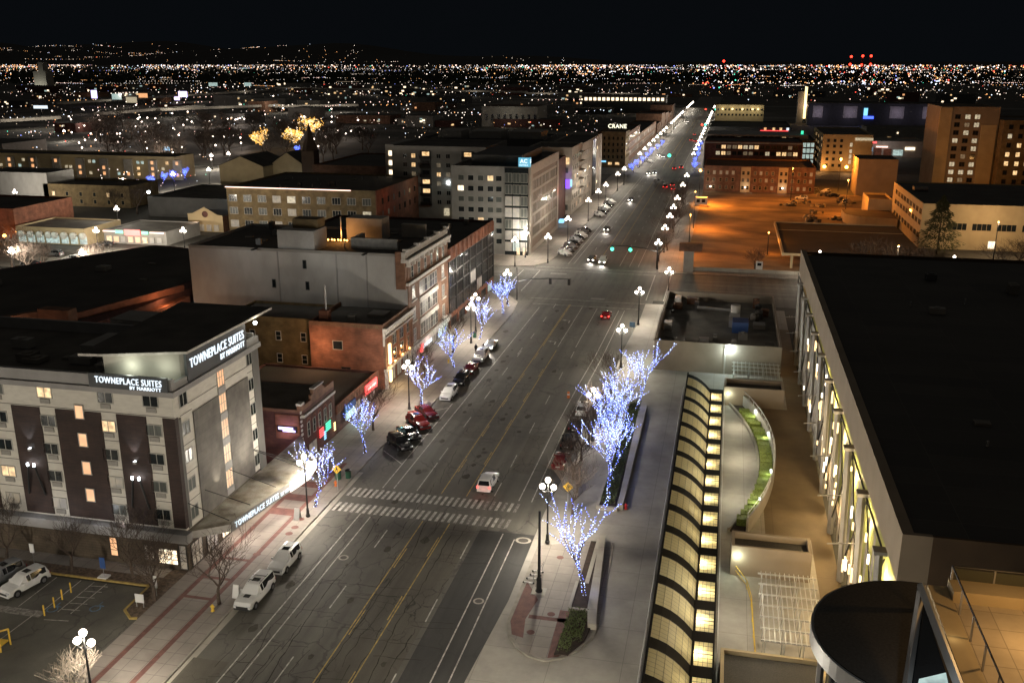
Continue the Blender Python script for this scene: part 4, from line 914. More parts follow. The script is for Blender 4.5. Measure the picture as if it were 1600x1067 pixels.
lamp(-7.0, 52, 'added three globe fill lamp on the plaza just below the view', 1.6); lamp(-82, 52, 'added three globe fill lamp in the hotel lot beyond the left edge', 2.6, 0); lamp(-62, 40, 'added three globe fill lamp in the hotel lot below the view', 1.2, 0); lamp(-15.8, 120.5, 'three globe street lamp on the right hidden among the bare branches', .8); lamp(-15.6, 153.8, 'tall three globe street lamp on the right above the blue lit trees')  # plaza lamp and both hotel lot lamps are added out of view as fill
lamp(-15.3, 182, 'three globe street lamp beside the red car at the junction'); lamp(-10.8, 202, 'street lamp behind the flat roofed block at the right corner', .9)
lamp(-16.5, 55, 'three globe street lamp on the right nearest the viewer', 1.8); lamp(-16.5, 18, 'three globe street lamp on the right below the view')
lamp(-15.6, 235.5, 'three globe street lamp under the mast arm with green signals', .5)
for i, y in enumerate((258, 279, 297, 318, 354, 385)): lamp(-15.5, y, '%s three globe street lamp on the right past the green signals' % OD[i], .3)
FT = None
for i in range(24):
    y = 475 + i * 28
    if i in (8, 16, 17): continue
    lamp(-42.4, y, 'distant street lamp on the left, %s past the second junction' % OD[i], 1.3, g='distant street lamps on the left')
    if i < 20: lamp(-16.6, y + 5, 'distant street lamp on the right, %s past the second junction' % OD[i], .5, g='distant street lamps on the right')
# lamps on the left side streets
for i, (u, v) in enumerate(((18, 392), (128, 395), (150, 360), (286, 360), (182, 326), (100, 205), (23, 300), (192, 282), (270, 272), (326, 265), (330, 243), (357, 240), (270, 240))):
    x, y = P(u, v - 0, 6.8)
    lamp(x, y, 'twin bright street lamp in the left streets, %s counted from the lower left' % OD[i], 5.0 if i < 4 else 2.5, 0, 'street lamps in the left side streets')
for i, (u, v) in enumerate(((1281, 396), (1491, 404), (1280, 388))):
    x, y = P(u, v, 7.0)
    if i < 2: lamp(x, y, ['street lamp in front of the low canopy on the orange lot', 'street lamp beside the conifer by the tan building'][i], .9, 0)

# ================================================================ TREES
def grow(mb_t, mb_b, pts_out, base, h, seed, lean=(0, 0), levels=4, r0=.16, spread=.55, kids_=3):
    rg = random.Random(seed)
    def br(p, d, ln, r, lv):
        n = 4; pts = [p]; dd = d.copy()
        for i in range(n):
            dd = (dd + Vector((rg.uniform(-.22, .22), rg.uniform(-.22, .22), rg.uniform(-.08, .16)))).normalized()
            pts.append(pts[-1] + dd * ln / n)
        rads = [max(.014, r * (1 - .4 * i / n)) for i in range(n + 1)]
        (mb_t if lv < 2 else mb_b).tube(pts, rads, 6 if lv < 2 else 4, cap=False)
        pts_out.append((lv, pts, rads))
        if lv >= levels: return
        k = kids_ + (1 if lv == 0 else 0)
        a0 = rg.uniform(0, 6.28)
        for j in range(k):
            t = a0 + 6.283 * j / k + rg.uniform(-.4, .4)
            side = Vector((math.cos(t), math.sin(t), 0))
            nd = (dd * rg.uniform(.55, 1.0) + side * spread * rg.uniform(.8, 1.4) + Vector((0, 0, .25))).normalized()
            src = pts[-1] if (j < 2 or lv == 0) else pts[rg.choice((2, 3))]
            br(src, nd, ln * rg.uniform(.72, 1.04), rads[-1] * .78, lv + 1)
    br(Vector(base), Vector((lean[0], lean[1], 1)).normalized(), h * .25, r0, 0)
def lit_tree(name, label, x, y, h, seed, mats=('led_white', 'led_blue'), step=.17, r=.05, lean=(0, 0), z=.14, group='trees wrapped in blue and white lights', glowp=60, col=(.35, .42, 1), levels=3, kids_=3, spread=.5):
    t = thing(name, label, 'tree', (x, y, z), 0, group)
    a, b, pts = MB(), MB(), []
    grow(a, b, pts, (0, 0, 0), h, seed, lean, levels, .15, spread, kids_)
    a.build('trunk', 'bark', t, world=False); b.build('twigs', 'bark', t, world=False)
    L_ = MB(); rg = random.Random(seed)
    for lv, ps, rads in pts:
        for i in range(len(ps) - 1):
            d = ps[i + 1] - ps[i]; n = max(1, int(d.length / (step * (.5 if lv == 0 else 1.0))))
            for k in range(n):
                q = ps[i] + d * ((k + rg.random()) / n); a_ = rg.uniform(0, 6.28); rr_ = rads[i] + .04
                L_.octa((q.x + math.cos(a_) * rr_, q.y + math.sin(a_) * rr_, q.z + rg.uniform(-.03, .03)), r * rg.choice((.7, 1, 1.3)), 0 if rg.random() < .55 else 1)
    o = L_.build('light_string', list(mats), t, world=False)
    if glowp: light(t, (x, y - .6, z + h * .5), glowp, col, .6, name='string_glow'); light(t, (x + .8, y, z + 1.3), glowp * .35, col, .3, name='string_glow')
    return t
for i, (y, h, x, ln) in enumerate(((80.9, 11.5, -11.0, (-.10, 0)), (102.5, 13.5, -11.2, (-.12, 0)), (108, 12, -11.6, (-.15, 0)), (114.5, 12.0, -11.3, (-.15, 0)), (121, 12.5, -10.9, (-.06, 0)), (127.5, 12, -11.2, (-.12, 0)), (133, 13.0, -11.0, (-.02, 0)))):
    lit_tree('lit_tree', 'tree wrapped in blue white lights in the right planter, %s from the viewer' % OD[i], x, y, h, 40 + i, lean=ln, levels=3, glowp=26, spread=.46 if i in (0, 5, 6) else .38, step=.16, kids_=3, r=.047)
for i, (x, y, h, ln) in enumerate(((-44.6, 93.4, 10.0, (.22, 0)), (-44.7, 109.6, 10, (0, 0)), (-43.1, 128.8, 9.0, (0, 0)), (-43.4, 147.6, 8.5, (0, 0)), (-43.4, 165.5, 9.5, (.1, 0)), (-43.4, 184.5, 9.0, (.05, 0)), (-43.6, 190.5, 8, (0, 0)))):
    lit_tree('lit_tree', 'tree wrapped in blue white lights on the left kerb, %s from the viewer' % OD[i], x, y, h, 60 + i, lean=ln, glowp=30, levels=3, spread=.52)
def bare_tree(label, x, y, h, seed, bark='bark', z=.14, levels=5, group='bare street trees', scale_xy=1.0):
    t = thing('bare_tree', label, 'tree', (x, y, z), 0, group)
    a, b, pts = MB(), MB(), []
    grow(a, b, pts, (0, 0, 0), h, seed, (random.Random(seed).uniform(-.08, .08), 0), levels, .2, .6, 3)
    a.build('trunk', bark, t, world=False); b.build('twigs', bark, t, world=False); return t
BT = []
for i, (u, v, h, lab, z) in enumerate(((343, 945, 7.5, 'bare tree in a soil square beside the front of the parked white pickup', .14), (113, 893, 6, 'small bare tree in the planted bed by the no parking sign', .12), (243, 940, 6.5, 'dark bare tree on the mulch tip at the corner of the hotel lot', .12),
                                       (130, 1105, 5.2, 'pale lit bare tree at the bottom left edge beside the bright lamp', .1), (10, 880, 6, 'bare tree at the far left of the planted bed', .12))):
    x, y = P(u, v); t = bare_tree(lab, x, y, h, 80 + i, 'bark_pale' if i == 3 else 'bark', z); BT.append(t)
bpy.context.view_layer.update()
KID.clear()
spots = [(-46.5, 117.5, 'bare tree between the first two lit trees on the left'), (-46.2, 140.5, 'bare tree in front of the carved brick building'), (-45.8, 155.5, 'bare tree in front of the ornate building'), (-46, 176, 'bare tree before the black glass building'),
         (-16.4, 107.5, 'bare tree behind the dark red car on the right'), (-16.2, 113.5, 'bare tree over the black suv on the right'), (-16.0, 118.5, 'bare tree left of the densest blue lights'), (-15.5, 126, 'bare twiggy tree over the white car on the right'), (-15.5, 138, 'bare tree glowing tan behind the parked white car'),
         (-14.9, 98, 'small bare tree near the yellow crossing sign'), (-52.2, 72.3, 'bare tree beside the white board sign'), (-56, 74.6, 'bare tree in front of the lit hotel window')]
for i, (x, y, lab) in enumerate(spots): dup(BT[i % 3], (x, y, .14), i * 1.3, lab, 'bare street trees', (1, 1, .95 + .1 * (i % 3)))
for i in range(9): dup(BT[i % 3], (-16 + (i % 2) * 1.2, 246 + i * 15, .1), i * 2.1, 'dark bare tree on the right kerb past the green signals, %s in the row' % OD[i], 'bare trees past the junction', (1.3, 1.3, 1.1))
for i, (u, v) in enumerate(((1345, 420), (1440, 422), (1560, 425), (1590, 418), (1180, 425), (1390, 423))):
    x, y = P(u, v); dup(BT[i % 3], (x, y, 0), i * 1.7, 'bare tree along the street behind the dark roof, %s from the left' % OD[i], 'bare trees behind the big roof', (1.5, 1.5, 1.0))
for i, (u, v) in enumerate(((20, 420), (70, 425), (45, 430), (110, 300), (180, 330), (200, 320), (215, 335), (190, 310), (150, 435))):
    x, y = P(u, v); dup(BT[i % 3], (x, y, 0), i * 1.1, 'bare tree in the left side streets, %s counted from the bottom' % OD[i], 'bare trees in the left streets', (1.5, 1.5, 1.3))
def far_lit(name, label, u, v, h, mats, n, r, group, w_=.5):
    x, y = P(u, v); t = thing(name, label, 'tree', (x, y, 0), 0, group)
    a, b, pts = MB(), MB(), []; grow(a, b, pts, (0, 0, 0), h, int(u + v), (0, 0), 3, .25, w_, 3)
    a.build('trunk', 'bark', t, world=False); b.build('twigs', 'bark', t, world=False); L_ = MB(); rg = random.Random(int(u))
    for lv, ps, rads in pts:
        if lv == 0 and mats[0] == 'led_yellow': continue
        for k in range(n):
            i = rg.randrange(len(ps) - 1); q = ps[i].lerp(ps[i + 1], rg.random()); jt = 1.2 if mats[0] == 'led_yellow' else .25; L_.octa((q.x + rg.uniform(-jt, jt), q.y + rg.uniform(-jt, jt), q.z + rg.uniform(-jt, jt)), r, rg.randrange(len(mats)))
    L_.build('light_string', list(mats), t, world=False); return t
for i, (u, v, h) in enumerate(((411, 238, 17), (464, 232, 16), (485, 222, 20))): far_lit('lit_tree', 'park tree covered in golden lights, %s of three from the left' % OD[i], u, v, h, ('led_yellow', 'led_yellow', 'led_yellow', 'win_bright'), 9, .36, 'golden lit park trees', .8)
for i, (u, v) in enumerate(((219, 300), (237, 293), (255, 288), (272, 285), (290, 281), (14, 317), (66, 315), (461, 241), (484, 232))): far_lit('lit_tree', 'small blue lit tree in the left streets, %s from the left row start' % OD[i], u, v, 6.0, ('led_farblue', 'led_blue'), 4, .12, 'small blue lit trees')
for i in range(7): far_lit('lit_tree', 'blue lit tree on the left past the second junction, %s' % OD[i], *[(990 + i * 7.2), 270 - i * 6.6], 5.5, ('led_farblue', 'led_blue'), 3, .11, 'blue lit trees past the second junction')
for i in range(5): far_lit('lit_tree', 'blue lit tree on the right past the second junction, %s' % OD[i], *[(1084 + i * 2.6), 268 - i * 9], 5.5, ('led_farblue', 'led_blue'), 3, .11, 'blue lit trees past the second junction')
def conifer(label, x, y, h, r):
    t = thing('conifer_tree', label, 'tree', (x, y, 0)); rg = random.Random(4)
    a = MB(); a.tube([(0, 0, 0), (0, 0, h)], [.3, .05], 6); a.build('trunk', 'bark', t, world=False); b = MB()
    for k in range(7000):
        f = rg.random() ** .8; z = h * (.08 + .92 * f); rr_ = r * (1 - f) ** .8 * (.55 + .45 * rg.random()) * (1 + .22 * math.sin(z * 2.4)) + .1
        a_ = rg.uniform(0, 6.283); c = Vector((rr_ * math.cos(a_), rr_ * math.sin(a_), z)); s = rg.uniform(.16, .42)
        d1 = Vector((math.cos(a_), math.sin(a_), -.35)) * s; d2 = Vector((-math.sin(a_), math.cos(a_), rg.uniform(-.5, .5))) * s * .5
        b.face([c - d1 - d2, c + d1, c - d1 + d2])
    b.build('crown', 'conifer', t, world=False)
x, y = P(1462, 402); conifer('tall dark conifer standing in front of the tan building', x + 1.0, y + 4, 16, 6.2)

# ================================================================ RIGHT SIDE: PLAZA, SKYLIGHT, BIG HALL
def tmat(name, c, tr=.6):
    m, t, b = nodes(name); L = t.links.new; N = t.nodes.new
    o = t.nodes['Material Output']; d = N('ShaderNodeBsdfDiffuse'); r = N('ShaderNodeBsdfTranslucent'); g = N('ShaderNodeBsdfGlossy'); g.inputs['Roughness'].default_value = .5
    m1 = N('ShaderNodeMixShader'); m2 = N('ShaderNodeMixShader'); m1.inputs[0].default_value = tr; m2.inputs[0].default_value = .025
    d.inputs[0].default_value = r.inputs[0].default_value = tuple(c) + (1,); g.inputs[0].default_value = (.8, .8, .8, 1)
    L(d.outputs[0], m1.inputs[1]); L(r.outputs[0], m1.inputs[2]); L(m1.outputs[0], m2.inputs[1]); L(g.outputs[0], m2.inputs[2]); L(m2.outputs[0], o.inputs[0])
tmat('panel_glass', (0.82, 0.75, 0.50)); tmat('glass_green', (0.35, 0.38, 0.16), .5)
sk = thing('skylight', 'long curved glass skylight with dark bands glowing yellow beside the plaza', 'skylight', (-1.3, 60, 0))
NY = [142.1, 136.9, 131.8, 126.6, 121.4, 116.3, 111.2, 106.1, 101.0, 95.9, 90.8, 85.6, 80.4, 75.2, 70.0, 64.8, 59.6]
prof = [(-3.9, 3.4), (-3.2, 3.2), (-2.5, 2.9), (-1.85, 2.48), (-1.25, 1.98), (-.75, 1.45), (-.45, 1.1)]
fr, gr, st_ = MB(), MB(), MB()
fr.box(-4.1, -3.9, 59, 143.3, 0, 3.55); fr.box(-.45, -.22, 59, 142.8, .2, 1.22); fr.box(1.35, 1.5, 59, 142.8, .0, 1.2); fr.box(-4.1, 1.5, 142.8, 143.1, 0, 1.15)
for i, yb in enumerate(NY):
    a, b = yb - .78, yb + .78
    for (x0, z0), (x1, z1) in zip(prof, prof[1:]): fr.face([(x0, a, z0), (x1, a, z1), (x1, b, z1), (x0, b, z0)]); 
    fr.box(-.22, 1.35, a, b, 1.05, 1.16)
    if i + 1 < len(NY):
        c, d = NY[i + 1] + .78, yb - .78
        p = MB()
        for (x0, z0), (x1, z1) in zip(prof, prof[1:]): p.face([(x0, c, z0 - .04), (x1, c, z1 - .04), (x1, d, z1 - .04), (x0, d, z0 - .04)])
        p.build('curved_pane', 'panel_glass', sk, smooth=True)
        p = MB(); p.face([(-.22, c, 1.1), (1.35, c, 1.1), (1.35, d, 1.1), (-.22, d, 1.1)]); p.build('flat_pane', 'panel_glass', sk)
        for k in range(1, 6):
            y = c + (d - c) * k / 6
            for (x0, z0), (x1, z1) in zip(prof, prof[1:]): gr.face([(x0, y - .012, z0 - .02), (x1, y - .012, z1 - .02), (x1, y + .012, z1 - .02), (x0, y + .012, z0 - .02)])
            if k in (3,): gr.box(-.22, 1.35, y - .04, y + .04, 1.11, 1.15)
            else: gr.box(-.22, 1.35, y - .012, y + .012, 1.11, 1.13)
        for (x, z) in prof[1:-1]: gr.box(x - .01, x + .01, c, d, z - .04, z - .01)
        for x in (.17, .56, .95): gr.box(x - .015, x + .015, c, d, 1.11, 1.14)
        tb = MB(); tb.box(-.4, -.28, c, d, .3, .42); tb.build('tube_lamp', 'amber', sk)
        light(sk, (-.15, (c + d) / 2, .55), 330, (1, .82, .45), .18, name='tube_light')
        light(sk, (-1.7, (c + d) / 2, .9), 38, (1, .82, .48), .5, name='tube_light')
fr.build('frame', 'band_dark', sk); gr.build('glazing_bar', 'metal_dark', sk)
fl = MB(); fl.rect(-3.9, 1.35, 59, 142.8, .06); fl.build('sill', 'wall_pale', sk)
def railing(label, pts, z, h=1.1, sp_=1.7, m_='metal_galv', rails=(1.0, .5), post=.035, r=.03):
    x0, y0 = pts[0]; t = thing('railing', label, 'railing', (x0, y0, z))
    pm_, rm_ = MB(), MB()
    for a, b in zip(pts, pts[1:]):
        a = Vector((a[0], a[1], z)); b = Vector((b[0], b[1], z)); n = max(1, round((b - a).length / sp_))
        for i in range(n + 1):
            q = a.lerp(b, i / n); pm_.box(q.x - post, q.x + post, q.y - post, q.y + post, z, z + h)
        for k in rails: rm_.tube([a + Vector((0, 0, h * k)), b + Vector((0, 0, h * k))], r, 5)
    pm_.build('post', m_, t); rm_.build('rail', m_, t); return t
railing('metal railing running along the left edge of the long skylight', [(-4.6, 60), (-4.6, 143)], .02, 1.1, 1.7, 'metal_white', rails=(1.0, .55, .1), r=.05)
railing('metal railing running along the right edge of the long skylight', [(1.75, 66), (1.75, 143)], .04, 1.0, 1.7, 'metal_white', rails=(1.0, .5), r=.04)
# planters
def wallthing(name, label, cat, mbs, loc):
    t = thing(name, label, cat, loc)
    for n_, mb_, m_ in mbs: mb_.build(n_, m_, t)
    return t
a = MB(); a.prism([(-9.4, 78.2), (-9.1, 75.6), (-9.9, 75.6), (-10.3, 78.2), (-11.0, 92.6), (-10.4, 92.8)], .01, .75); a.box(-12.1, -10.3, 78.2, 78.5, .01, .45); a.box(-12.2, -11.9, 78.5, 83.2, .01, .45); a.box(-11.3, -10.9, 83.2, 92.4, .01, .4)
s_ = MB(); s_.prism([(-11.9, 78.5), (-10.35, 78.5), (-10.8, 92.0), (-11.9, 92)], .01, .3)
s2 = MB(); s2.prism([(-12.2, 71.0), (-11.0, 71.2), (-9.9, 73.5), (-9.6, 76), (-10.2, 78.1), (-11.9, 78.1)], .13, .3)
shr = MB(); rg = random.Random(2)
for k in range(1500):
    f = rg.random(); x = -12.0 + 1.9 * rg.random(); y = 71.4 + 6.6 * f
    if x > -10.9 + .0 * y and y < 73.2: continue
    z = .3 + rg.random() * .6; s = rg.uniform(.05, .13); v = Vector((rg.uniform(-1, 1), rg.uniform(-1, 1), rg.uniform(-.3, 1))).normalized() * s; u_ = v.orthogonal().normalized() * s; c = Vector((x, y, z)); shr.face([c - u_, c + v, c + u_])
wallthing('planter', 'near planter with low concrete wall around the closest lit tree and green shrubs', 'planter', (('wall', a, 'concrete_terrace'), ('soil', s_, 'soil'), ('bed', s2, 'soil'), ('shrubs', shr, 'leaf_shrub')), (-10.5, 75, .01))
a = MB(); a.prism([(-10.0, 100.4), (-9.4, 100.6), (-9.5, 134.5), (-10.0, 136.6), (-10.6, 136.8), (-10.6, 134)], .01, .8); a.box(-12.3, -10.0, 100.0, 100.4, .01, .5); a.box(-12.5, -12.2, 100.4, 136, .01, .45)
s_ = MB(); s_.box(-12.2, -10.3, 100.4, 136.2, .01, .35)
shr = MB()
for k in range(5200):
    x = -12.1 + 1.7 * rg.random(); y = 101 + 35 * rg.random()
    z = .35 + rg.random() * .65; s = rg.uniform(.06, .14); v = Vector((rg.uniform(-1, 1), rg.uniform(-1, 1), rg.uniform(-.3, 1))).normalized() * s; u_ = v.orthogonal().normalized() * s; c = Vector((x, y, z)); shr.face([c - u_, c + v, c + u_])
wallthing('planter', 'long planter with concrete wall holding the row of blue lit trees', 'planter', (('wall', a, 'concrete_terrace'), ('soil', s_, 'soil'), ('shrubs', shr, 'leaf_shrub')), (-11, 100, .01))
# curved terrace: low edge wall, hedge bed, tall curved wall with rail
cw = thing('curved_wall', 'curved pale wall with rail lights around the terrace hedge', 'wall', (6, 98, 0))
w1, w2, w3, bdm = MB(), MB(), MB(), MB()
for a_, b_ in zip(ys, ys[1:]):
    xa, xb = arc(a_), arc(b_)
    w1.prism([(xa, a_), (xb, b_), (xb + .3, b_), (xa + .3, a_)], .03, .5)
    bdm.prism([(xa + .3, a_), (xb + .3, b_), (xb + 2.0, b_), (xa + 2.0, a_)], .03, .25)
    w2.prism([(xa + 2.0, a_), (xb + 2.0, b_), (xb + 2.25, b_), (xa + 2.25, a_)], .03, 1.9)
    w3.tube([(xa + 2.12, a_, 2.5), (xb + 2.12, b_, 2.5)], .05, 5); w3.tube([(xa + 2.12, a_, 1.9), (xa + 2.12, a_, 2.5)], .04, 5)
w1.build('edge_wall', 'concrete_terrace', cw); w2.build('wall', 'wall_pale', cw); w3.build('rail', 'metal_white', cw); bdm.build('planting_bed', 'soil', cw)
for y in (133, 124.5, 112, 103.5):
    x = arc(y) + 1.9; s_ = MB(); s_.box(x - .12, x + .0, y - .35, y + .35, 1.55, 1.75); s_.build('wall_lamp', 'flood', cw); light(cw, (x - .35, y, 1.5), 34, (.9, 1, .7), .1, name='wall_light')
hg = thing('box_hedge', 'row of clipped green box hedges stepping along the curved wall', 'hedge', (6, 98, .25), 0); rg = random.Random(9)
for i in range(26):
    y = 99.8 + i * 1.44; x = arc(y) + 1.15; h = MB(); hh = rg.choice((.5, .8, .65))
    h.box(x - .75, x + .75, y - .62, y + .62, .25, .25 + hh)
    for k in range(60):
        c = Vector((x + rg.uniform(-.78, .78), y + rg.uniform(-.65, .65), .25 + hh * rg.uniform(.6, 1.08))); v = Vector((rg.uniform(-1, 1), rg.uniform(-1, 1), rg.uniform(-.2, 1))) * .13; u_ = v.orthogonal().normalized() * .1; h.face([c - u_, c + v, c + u_])
    h.build('hedge_block', 'leaf_box', hg)
light(cw, (4.0, 118, 3.6), 420, (1, .93, .72), .5, name='terrace_light'); light(cw, (3.5, 130, 3.6), 420, (1, .93, .72), .5, name='terrace_light'); light(cw, (3.5, 106, 3.6), 420, (1, .93, .72), .5, name='terrace_light')
# stair enclosures and pergolas
def enclosure(label, x0, x1, y0, y1, h, lampx):
    t = thing('stair_enclosure', label, 'stair housing', ((x0 + x1) / 2, y0, 0)); a = MB()
    a.box(x0, x1, y0, y0 + .3, 0, h); a.box(x0, x0 + .3, y0 + .3, y1, 0, h); a.box(x1 - .3, x1, y0 + .3, y1, 0, h); a.box(x0 + .3, x1 - .3, y1 - .3, y1, 0, h)
    a.build('wall', 'concrete_brown' if False else 'palace_wall', t); b = MB(); b.box(x0 + .3, x1 - .3, y0 + .3, y1 - .3, .1, h - .7); b.build('recessed_roof', 'roof_dark', t)
    s_ = MB(); s_.ball((lampx, y0 - .15, h - 1.0), .11, 8, 5); s_.build('wall_lamp', 'flood', t); light(t, (lampx, y0 - .5, h - 1.1), 75, (.85, 1, .8), .12, name='wall_light'); return t
enclosure('tan walled stair housing with dark sunken roof below the curved terrace', 2.8, 10.6, 88.6, 91.9, 3.3, 3.4)
enclosure('tan walled stair housing with dark sunken roof at the far end of the terrace', 1.6, 10.4, 139.2, 143.5, 3.0, 2.2)
def pergola(label, x0, x1, y0, y1, n, m=12):
    t = thing('pergola', label, 'pergola', ((x0 + x1) / 2, y0, 0)); a, b, c = MB(), MB(), MB()
    for i in range(n):
        y = y0 + (y1 - y0) * i / (n - 1); a.box(x0 - .3, x1 + .3, y - .05, y + .05, 2.55, 2.7)
        for x in (x0, (2 * x0 + x1) / 3, (x0 + 2 * x1) / 3, x1): c.tube([(x, y, 0), (x + .12, y, 2.55)], .045, 5)
    for j in range(m): x = x0 + (x1 - x0) * j / (m - 1); b.box(x - .03, x + .03, y0 - .3, y1 + .3, 2.71, 2.77)
    a.build('beam', 'metal_pale', t); b.build('batten', 'metal_pale', t); c.build('leg', 'metal_pale', t); return t
pergola('white lattice pergola at the bottom right between skylight and big hall', 5.6, 10.4, 73.5, 84.8, 7)
pg = pergola('white lattice pergola at the far end beside the flat roofed block', 3.0, 10.0, 144.8, 153.0, 5)
light(pg, (2.0, 150, 4.6), 240, (.8, 1, .8), .3, name='pergola_light')
railing('yellow bent handrail beside the near pergola', [(3.2, 89.0), (4.4, 86.0), (4.8, 83), (5.0, 72.5)], .03, 1.0, 3, 'yellow', (1.0, .5), .03, .04)
b = building('low_block', 'dark flat roofed low block at the bottom edge by the near pergola', 2.0, 10.6, 60, 73.2, 1.2, 'wall_tan', 'roof_dark', parapet=.4)
light(b, (6.5, 73.8, 6.0), 500, (1, .85, .6), .5, name='plaza_light'); light(b, (3.0, 80, 5.5), 600, (1, .92, .78), .5, name='plaza_light')
# flat roofed block at the right corner
b = building('plant_block', 'flat roofed tan block with rooftop machinery at the right corner of the junction', -10.2, 10.6, 154.6, 191, 3.6, 'stone_tan', 'roof_light', parapet=1.6)
s_ = MB(); s_.box(1.4, 1.7, 154.45, 154.6, 0, 5.1); s_.box(-10.35, -10.2, 154.6, 191, 4.9, 5.25); s_.build('pilaster', 'stone_panel', b)
s_ = MB(); s_.ball((1.9, 154.3, 4.6), .2, 8, 5); s_.build('flood_lamp', 'flood', b); light(b, (2.2, 153.9, 4.5), 380, (.8, .98, 1), .15, name='wall_light')
s_ = MB(); s_.ball((-10.3, 157.5, 3.2), .13, 8, 5); s_.build('wall_lamp', 'flood', b); light(b, (-11.0, 157.5, 3.3), 130, (.55, .9, .75), .2, name='wall_light')
rg = random.Random(21)
for i in range(26):
    x, y = rg.uniform(-9, 9), rg.uniform(156.5, 189)
    if -7 < x < 1 and 163 < y < 182: continue
    s = MB(); w__, d_, h_ = rg.uniform(.5, 2.2), rg.uniform(.5, 2.5), rg.uniform(.4, 1.5)
    s.box(x - w__ / 2, x + w__ / 2, y - d_ / 2, y + d_ / 2, 3.62, 3.62 + h_)
    if i % 3 == 0: s.cyl(x, y, 3.62 + h_, 3.9 + h_, .35, 10)
    if i % 4 == 1: s.tube([(x, y, 4), (x + rg.uniform(-3, 3), y + rg.uniform(-1, 1), 4.2)], .12, 6)
    s.build('roof_unit', rg.choice(['wall_darkgrey', 'metal_grey', 'roof_mid', 'wall_darkgrey', 'brick_brown']), b)
s = MB(); s.box(2.6, 5.4, 167.5, 171, 3.62, 5.6); s.build('blue_cover', 'blue', b); s = MB(); s.cyl(3.2, 178, 3.62, 6.2, .9, 14); s.build('vent_drum', 'metal_white', b)
s = MB(); s.tube([(-4, 181, 4.6), (2.5, 180, 4.6)], .3, 6); s.box(-8.5, -7.3, 184, 187, 3.62, 5.4); s.build('duct', 'metal_galv', b)
# the big hall
b = thing('exhibition_hall', 'huge dark roofed hall with slanted column glass facade on the right', 'hall', (30, 63.6, 0))
hx = 13.7
s = MB(); s.box(15.4, 75, 63.9, 167.8, 0, 18.2); s.build('wall', 'palace_side', b)
s = MB(); s.rect(14.2, 74.7, 64.2, 167.5, 18.25); s.build('roof', 'roof_seam', b)
roof_clutter(b, 20, 70, 70, 160, 18.26, 16, 14)
s = MB(); s.box(15.4, 75, 63.6, 63.9, 0, 18.7); s.build('front_wall', 'palace_side', b); s = MB(); s.box(14.2, 75, 167.8, 168.1, 15, 18.7); s.build('side_parapet', 'palace_side', b)
s = MB(); s.box(hx - .3, 14.2, 63.6, 169.8, 15.0, 18.7); s.box(14.2, 15.4, 63.6, 64.0, 0, 18.7); s.build('fascia', 'palace_wall', b)
s = MB(); s.box(hx, hx + .6, 162, 169.8, 0, 15.0); s.box(14.5, 15.4, 64, 170, 0, 1.2); s.build('end_wall', 'palace_wall', b)
for i in range(10):
    s = MB(); s.box(14.9, 15.0, 64.0 + i * 10.35, 74.2 + i * 10.35, 1.2, 15.0); s.build('glass_wall', 'glass_green', b)
m, t, bb = nodes('screen'); v, g = wallcoord(t); vo = t.nodes.new('ShaderNodeTexVoronoi'); vo.inputs['Scale'].default_value = 1.3
mpp = t.nodes.new('ShaderNodeMapping'); mpp.inputs['Scale'].default_value = (2.2, .55, 1); rp = t.nodes.new('ShaderNodeValToRGB'); rp.color_ramp.interpolation = 'CONSTANT'
rp.color_ramp.elements[0].color = (.03, .03, .03, 1); rp.color_ramp.elements[1].color = (.30, .28, .25, 1); rp.color_ramp.elements[1].position = .26
t.links.new(v, mpp.inputs[0]); t.links.new(mpp.outputs[0], vo.inputs['Vector']); t.links.new(vo.outputs['Distance'], rp.inputs[0]); t.links.new(rp.outputs[0], bb.inputs['Base Color'])
rg = random.Random(6)
